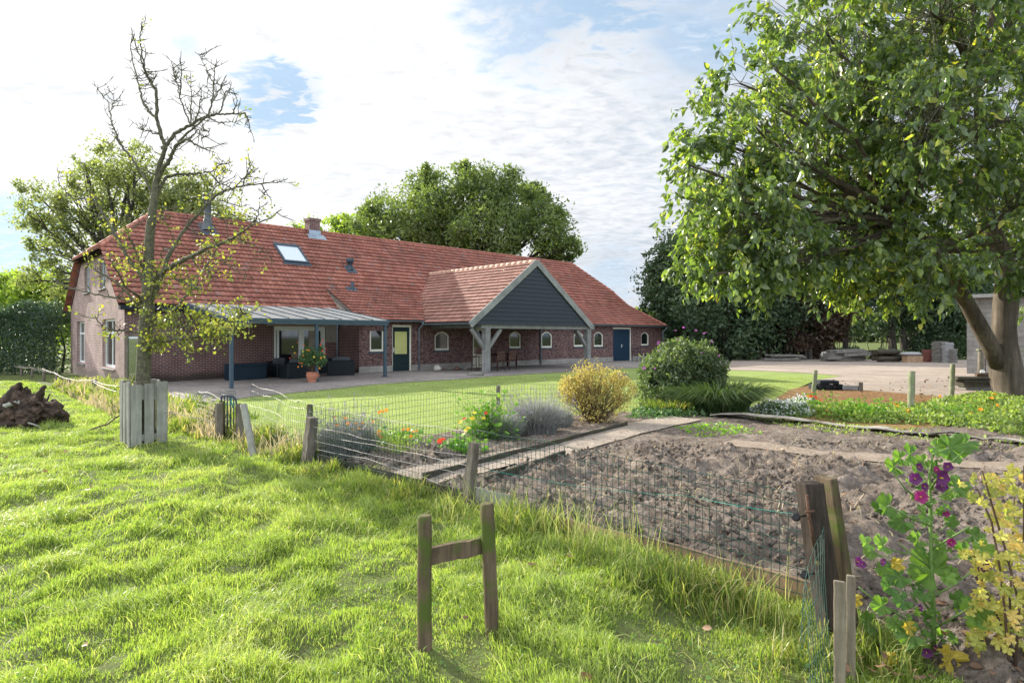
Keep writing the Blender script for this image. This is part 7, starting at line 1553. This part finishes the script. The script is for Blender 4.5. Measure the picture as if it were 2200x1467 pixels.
# lavender
GL = 'lavender clumps'
def lavender(px, py, w, h, n, label, flw=.15):
    x, y = at(px, py); o = thing('lavender', label, 'lavender', Vector((x, y, onbed(x, y))), 0, GL); k = y / F; a = rng.uniform(0, 6.28, n); r0 = np.sqrt(rng.random(n)); X = np.cos(a) * r0 * w * k * .42; Yy = np.sin(a) * r0 * w * k * .35; H = h * k * rng.uniform(.35, .95, n) * (1 - .45 * r0 ** 2); ln = H * (.15 + .65 * r0) * rng.uniform(.5, 1.2, n)
    blades('foliage', X, Yy, H, np.full(n, .0085), np.cos(a) * ln, np.sin(a) * ln, M['lav'], z=np.zeros(n), parent=o, segs=3)
    m_ = int(n * .05); i = rng.permutation(n)[:m_]; P = np.stack([X[i] + np.cos(a[i]) * ln[i] * 1.15, Yy[i] + np.sin(a[i]) * ln[i], H[i] * 1.15], 1); st = MB(); bl = []
    for q in i[:]: b_ = Vector((X[q], Yy[q], 0)); e = Vector((X[q] + math.cos(a[q]) * ln[q] * 1.1, Yy[q] + math.sin(a[q]) * ln[q], H[q] * 1.3 + .04)); st.tube([b_, b_.lerp(e, .5) + Vector((0, 0, .03)), e], .0014, 3, cap=False); bl += [np.array(e) + rng.normal(size=3) * (.004, .004, .018) for _ in range(5)]
    st.build('flower_stems', M['lav'], o, recalc=False); leafcloud('spikes', np.array(bl), .018, M['lilac_petal'] if False else M['lavf'], o, down=-.6, asp=.7)
m_flower('lavf', (.30, .24, .38))
lavender(1150, 935, 105, 95, 4200, 'grey lavender clump left of the yellow bush'); lavender(1075, 945, 95, 75, 3200, 'grey lavender clump behind the climbing nasturtium'); lavender(745, 985, 120, 105, 4200, 'lavender clump behind the mesh at the square stake'); lavender(1200, 920, 60, 60, 1500, 'small lavender tuft at the foot of the yellow bush')
# marigolds
def marigold(px, py, label, pts, w=60, h=90, n=700):
    x, y = at(px, py); z = onbed(x, y); o = thing('marigold', label, 'marigold', Vector((x, y, z)), 0, 'orange marigolds'); k = y / F; X = rng.normal(size=n) * w * k * .4; Yy = rng.normal(size=n) * .12; Z = rng.random(n) * h * k * .6
    leafcloud('leaves', np.stack([X, Yy, Z], 1), .05, M['bedgreen'], o, down=-.6, asp=.3); P = [Vector(((a - px) * k, -.05 + random.uniform(-.1, .1), CH + (YH - b) / F * y - z)) for a, b in pts]; m_ = MB()
    for p in P: m_.tube([Vector((p.x * .6, p.y, 0)), p * .6, p - Vector((0, 0, .004))], .0025, 3, cap=False)
    m_.build('stems', M['bedgreen'], o, recalc=False); flowers(o, P, .030, 'orange_petal')
marigold(760, 985, 'group of orange marigolds above the lavender at the square stake', [(723, 896), (730, 911), (754, 906), (766, 909), (766, 915), (760, 923), (780, 909), (775, 919), (738, 899), (805, 904), (817, 885), (822, 884), (832, 880), (744, 899)])
marigold(850, 985, 'orange marigolds over the low nasturtium patch', [(869, 921), (879, 921), (889, 926), (896, 925), (818, 939), (815, 927), (883, 938)], 70, 70)
# potted lantana
lt_ = thing('potted_shrub', 'flowering orange lantana growing in the terracotta pot', 'shrub', pot.location + Vector((0, 0, .34))); P = np.array([.8, .8, .85]) * np.concatenate([shell((-.1, 0, .75), (.42, .4, .38), 1700, .2), shell((.35, 0, .62), (.28, .3, .34), 800, .2), shell((-.42, 0, .60), (.25, .25, .22), 500, .2), shell((.42, 0, 1.05), (.10, .1, .22), 160, .2), shell((-.3, 0, 1.05), (.10, .1, .2), 140, .2)])
leafcloud('foliage', P, .07, M['ivy'], lt_, kind=4, asp=.6); m_ = MB()
for e in P[rng.permutation(len(P))[:30]]: limb(m_, Vector((0, 0, 0)), Vector(e), .009, .003, 4, .06, 4)
m_.build('stems', M['twig'], lt_, recalc=False); k = lt_.location.y / F; zb = lt_.location.z
for mt, pts in (('orange_petal', [(634, 758), (652, 764), (660, 752), (664, 753), (690, 769), (649, 787), (687, 791), (641, 788)]), ('red_petal', [(639, 735), (653, 742), (623, 769), (694, 731), (693, 753), (700, 749), (643, 780), (649, 780), (699, 760), (689, 740)]), ('yellow_petal', [(629, 745), (633, 758), (651, 755), (675, 767), (697, 767)])):
    flowers(lt_, [pd(a, b, lt_.location.y - .42) - lt_.location for a, b in pts], .035, mt, nrm=(0, -1, .3))

# ------------------------------------------------------------------ mallow and yellow shrub, close
def m_veined(name, c1, c2, tcol):
    m, nt = newmat(name); v = tex(nt, 'UV'); sp_ = nd(nt, 'ShaderNodeSeparateXYZ', {0: v}); ang_ = sp_.outputs[0]; rad_ = sp_.outputs[1]
    w = mth(nt, 'ABSOLUTE', mth(nt, 'SUBTRACT', mth(nt, 'FRACT', mth(nt, 'MULTIPLY', ang_, 7.0)), .5)); vein = mth(nt, 'LESS_THAN', mth(nt, 'MULTIPLY', w, mth(nt, 'ADD', rad_, .15)), .020)
    rnd = nd(nt, 'ShaderNodeNewGeometry').outputs['Random Per Island']; col = mix(nt, rnd, c1, c2); nn = noise(nt, tex(nt), 26, 4, .6); col = mix(nt, 1.0, col, ramp(nt, nn, [(.3, .75), (.7, 1.2)]), 'MULTIPLY'); col = mix(nt, mth(nt, 'MULTIPLY', vein, .45), col, tuple(min(1, x * 1.9 + .04) for x in c2))
    b = nd(nt, 'ShaderNodeBsdfPrincipled', {'Base Color': col, 'Roughness': .5, 'Specular IOR Level': .35}); bn = nd(nt, 'ShaderNodeBump', {'Height': noise(nt, tex(nt), 60, 3), 'Strength': .4, 'Distance': .004}); nt.links.new(bn.outputs[0], b.inputs['Normal'])
    t = nd(nt, 'ShaderNodeBsdfTranslucent', {'Color': mix(nt, 1.0, col, tcol, 'MULTIPLY')}); nd(nt, 'ShaderNodeOutputMaterial', {0: nd(nt, 'ShaderNodeMixShader', {0: .48, 1: b.outputs[0], 2: t.outputs[0]}).outputs[0]}); M[name] = m; return m
m_veined('mallow_leaf', (.075, .155, .04), (.19, .31, .075), (1.7, 1.9, .45)); m_veined('mallow_old_leaf', (.42, .34, .05), (.58, .46, .08), (1.2, 1.1, .5)); m_veined('currant_leaf', (.36, .40, .10), (.66, .60, .17), (1.3, 1.3, .45)); m_veined('currant_leaf_gold', (.66, .52, .14), (.78, .62, .22), (1.15, 1.05, .6))
class LM:
    def __init__(s): s.V = []; s.T = []; s.U = []
    def leaf(s, c, nrm, axis, r, lobes=5, depth=.22, cup=.12, tooth=.05, wav=.10):
        n_ = Vector(nrm).normalized(); a = Vector(axis); a = (a - n_ * a.dot(n_)).normalized(); b = n_.cross(a); c = Vector(c); K = 36; b0 = len(s.V); s.V.append(c); ph = random.uniform(0, 6); rings = ((.5, .5), (1.0, 1.0))
        for (f, rr0) in rings:
            for i in range(K + 1):
                th = -2.75 + 5.5 * i / K; lob = 1 - depth * (1 - abs(math.cos(lobes * th / 2 * 1.14))) if True else 1; rr = r * lob * (1 + (tooth * (1 if i % 2 else -1) if f == 1 else 0)) * (.86 + .14 * math.cos(th)); q = rr * f
                h_ = cup * r * (-(f ** 2) * .9 + 1.6 * f * abs(math.cos(lobes * th / 2 * 1.14)) + .7 * f * abs(math.sin(lobes * th * 1.14))) + wav * r * f * math.sin(th * 2 + ph)
                s.V.append(c + a * math.cos(th) * q + b * math.sin(th) * q + n_ * h_)
        W_ = K + 1
        def uv(i, f): return (.5 + i / K * 5 / 7 * .999, f)
        for i in range(K):
            s.T.append((b0, b0 + 1 + i, b0 + 2 + i)); s.U += [(uv(i, 0)), uv(i, .5), uv(i + 1, .5)]
            p, q, t_, u = b0 + 1 + i, b0 + 2 + i, b0 + 1 + W_ + i, b0 + 2 + W_ + i; s.T.append((p, t_, u)); s.U += [uv(i, .5), uv(i, 1), uv(i + 1, 1)]; s.T.append((p, u, q)); s.U += [uv(i, .5), uv(i + 1, 1), uv(i + 1, .5)]
    def build(s, name, mat, parent): return nmesh(name, np.array([tuple(v) for v in s.V]), np.array(s.T), mat, parent, smooth=True, uv=np.array(s.U))
random.seed(44); mx_, my_ = at(2008, 1392, .06); mw = thing('mallow', 'tall mallow with purple flowers and broad lobed leaves in the right foreground', 'mallow', Vector((mx_, my_, .06))); MB0 = mw.location.copy(); MY = my_
def mp_(px, py, dy=0.0): return pd(px, py, MY + dy) - MB0
st = MB(); st.tube([mp_(2006, 1395), mp_(2005, 1300), mp_(2001, 1200), mp_(1999, 1100), mp_(1997, 1020), mp_(2006, 965)], [.013, .011, .010, .009, .007, .004], 8)
br_ = [[(2005, 1320), (1960, 1260), (1900, 1200), (1850, 1165)], [(2004, 1370), (1950, 1330), (1880, 1290), (1845, 1260)], [(2003, 1280), (2040, 1262), (2085, 1230), (2105, 1212)], [(2006, 1350), (2050, 1325), (2090, 1300)], [(2006, 1375), (1980, 1380), (1940, 1400)], [(2000, 1130), (1950, 1110), (1910, 1085)], [(1999, 1090), (1945, 1050), (1915, 1010)], [(1998, 1050), (2030, 1005), (2070, 970)], [(2000, 1180), (2050, 1150), (2085, 1130)], [(2001, 1220), (1960, 1190), (1930, 1165)]]
brd = [random.uniform(-.25, .25) for _ in br_]
for q, d_ in zip(br_, brd): st.tube([mp_(a, b, d_ * i / (len(q) - 1)) for i, (a, b) in enumerate(q)], [.006] + [.0045] * (len(q) - 2) + [.003], 6)
lm = LM(); lo_ = LM()
LV = [(1920, 1003, 24), (1933, 984, 20), (1955, 975, 26), (2040, 962, 34), (2076, 952, 26), (2010, 962, 22), (1985, 990, 18), (1905, 1088, 32), (1938, 1120, 27), (1886, 1092, 18), (2052, 1046, 28), (2030, 1060, 18), (2003, 1228, 50), (1896, 1172, 24), (1862, 1167, 20), (1870, 1185, 18), (1932, 1238, 26), (1905, 1225, 22), (1972, 1160, 22), (1990, 1110, 15), (2092, 1318, 36), (2070, 1185, 26), (2090, 1150, 22), (1866, 1338, 28), (1895, 1300, 22), (1958, 1362, 30), (2022, 1372, 28), (1975, 1390, 22), (1940, 1290, 22), (1910, 1260, 20), (2058, 1290, 22), (1990, 1330, 20), (2040, 1120, 16), (2110, 1180, 22), (1925, 1340, 20), (2005, 1000, 14), (1970, 1010, 13), (2020, 1175, 14), (1985, 1275, 18), (2035, 1240, 16)]
for (px, py, r) in LV:
    c = mp_(px, py, random.uniform(-.16, .16)); lm.leaf(c, (random.uniform(-.5, .5), -.75, random.uniform(.25, .9)), (px - 2003 + random.uniform(-10, 10), random.uniform(-10, 10), random.uniform(-25, 5)), r * 1.12 * MY / F, 5, .26, .25); st.tube([mp_(2001 + (px - 2001) * .25, py + 22), (mp_(2001 + (px - 2001) * .6, py + 16)), c], .0022, 4, cap=False)
for (px, py, r) in ((2040, 1412, 38), (1905, 1412, 22), (1925, 1208, 18), (1835, 1285, 18), (1950, 1345, 18)): c = mp_(px, py, -.1); lo_.leaf(c, (.2, -.9, .3), (random.uniform(-1, 1), 0, -1), r * MY / F, 5, .2, .4)
for _ in range(90):
    py = random.uniform(975, 1400); lm.leaf(mp_(2001 + random.gauss(0, 30), py, random.uniform(-.08, .08)), (random.uniform(-1, 1), -.7, random.uniform(.1, 1)), rand_dir(1)[0], random.uniform(6, 13) * MY / F, 5, .3, .3)
st.build('stem', m_plain('mallow_stem', (.16, .26, .07), (.10, .17, .05), 9, .6, .1), mw, recalc=False); lm.build('leaves', M['mallow_leaf'], mw); lo_.build('old_leaves', M['mallow_old_leaf'], mw)
def mflower(par, c, r, nrm, mat='magenta_petal', cup=.55):
    m_ = MB(); n_ = Vector(nrm).normalized(); a = n_.cross(Vector((.2, .1, 1))).normalized(); b = n_.cross(a); c = Vector(c)
    for k in range(5):
        q = k * 1.2566 + random.uniform(-.1, .1); d = a * math.cos(q) + b * math.sin(q); s_ = n_.cross(d); m_.add([c, c + d * r * .5 - s_ * r * .42 + n_ * r * cup * .5, c + d * r * .95 - s_ * r * .66 + n_ * r * cup * random.uniform(.8, 1.1), c + d * r * .9 + n_ * r * cup * .9, c + d * r * .95 + s_ * r * .66 + n_ * r * cup * random.uniform(.7, 1.1), c + d * r * .5 + s_ * r * .42 + n_ * r * cup * .5], [(0, 1, 2, 3), (0, 3, 4, 5)], 0, True)
    m_.tube([c, c + n_ * r * .5], [r * .12, r * .07], 6, m=1); m_.build('flower', [M[mat], M['yellow_petal']], par, recalc=False)
for (px, py, r, mt) in ((1977, 1068, 14, 'magenta_petal'), (1965, 1028, 13, 'purple_petal'), (2018, 1026, 18, 'purple_petal'), (2035, 1002, 10, 'purple_petal'), (1985, 1045, 9, 'purple_petal'), (2042, 1164, 9, 'magenta_petal'), (2110, 1216, 15, 'purple_petal'), (2106, 1238, 10, 'purple_petal'), (1840, 1205, 11, 'purple_petal'), (1894, 1206, 8, 'purple_petal'), (1974, 1305, 8, 'purple_petal'), (1990, 1400, 11, 'purple_petal'), (2032, 1103, 7, 'magenta_petal'), (2005, 1390, 8, 'purple_petal'), (1852, 1212, 8, 'purple_petal'), (2023, 1044, 12, 'purple_petal'), (1972, 1003, 9, 'purple_petal'), (2010, 1010, 8, 'magenta_petal')):
    mflower(mw, mp_(px, py, -.10 + random.uniform(-.06, .04)), r * .95 * MY / F, (random.uniform(-.6, .6), -1, random.uniform(-.1, .5)), mt)
# yellow-leaved currant at the right edge
ys = thing('currant_bush', 'currant bush with pale yellow lobed leaves at the right picture edge', 'shrub', Vector((*at(2185, 1440, .06), .06))); YB = ys.location.copy(); YY = YB.y; st = MB(); lm = LM(); lo_ = LM(); random.seed(9)
def yp_(px, py, dy=0.0): return pd(px, py, YY + dy) - YB
for q in ([(2170, 1450), (2160, 1330), (2150, 1230), (2130, 1120), (2100, 1050)], [(2180, 1450), (2190, 1300), (2160, 1180), (2130, 1080), (2110, 1010)], [(2190, 1460), (2170, 1380), (2170, 1280), (2175, 1160), (2180, 1050)], [(2200, 1460), (2215, 1300), (2200, 1150), (2200, 1000)], [(2160, 1450), (2120, 1380), (2105, 1300)], [(2210, 1450), (2250, 1300), (2260, 1100)], [(2195, 1450), (2150, 1340), (2110, 1250), (2090, 1180)]):
    dz = random.uniform(-.3, .25); st.tube([yp_(a, b, dz * i / (len(q) - 1)) for i, (a, b) in enumerate(q)], [.007, .006] + [.005] * (len(q) - 3) + [.003], 6)
    for _ in range(36):
        i = random.uniform(.8, len(q) - 1.001); k = int(i); f = i - k; px = q[k][0] * (1 - f) + q[k + 1][0] * f + random.gauss(0, 24); py = q[k][1] * (1 - f) + q[k + 1][1] * f + random.gauss(0, 14); c = yp_(px, py, dz * i / len(q) + random.uniform(-.1, .1)); t_ = lm if random.random() < .72 else lo_; t_.leaf(c, (random.uniform(-.7, .5), -.7, random.uniform(.1, 1)), (random.uniform(-1, 1), random.uniform(-.5, .5), random.uniform(-1, .1)), random.uniform(8, 18) * YY / F, 5, .42, .4, .09)
st.build('stems', M['twig'], ys, recalc=False); lm.build('leaves', M['currant_leaf'], ys); lo_.build('golden_leaves', M['currant_leaf_gold'], ys)
# fallen petals and leaf litter below
X = rng.uniform(1.75, 3.2, 260); Y = rng.uniform(2.7, 3.7, 260); d = rng.normal(size=(260, 3)); d[:, 2] *= .3; Zz = zg(X, Y) + bedh(X, Y) + .012
tag(leafcloud('leaf_litter', np.stack([X, Y, Zz], 1), .05, M['deadleaf'], D=d, asp=.5, kind=6, fold=.5), 'brown leaf litter under the mallow', kind='stuff')
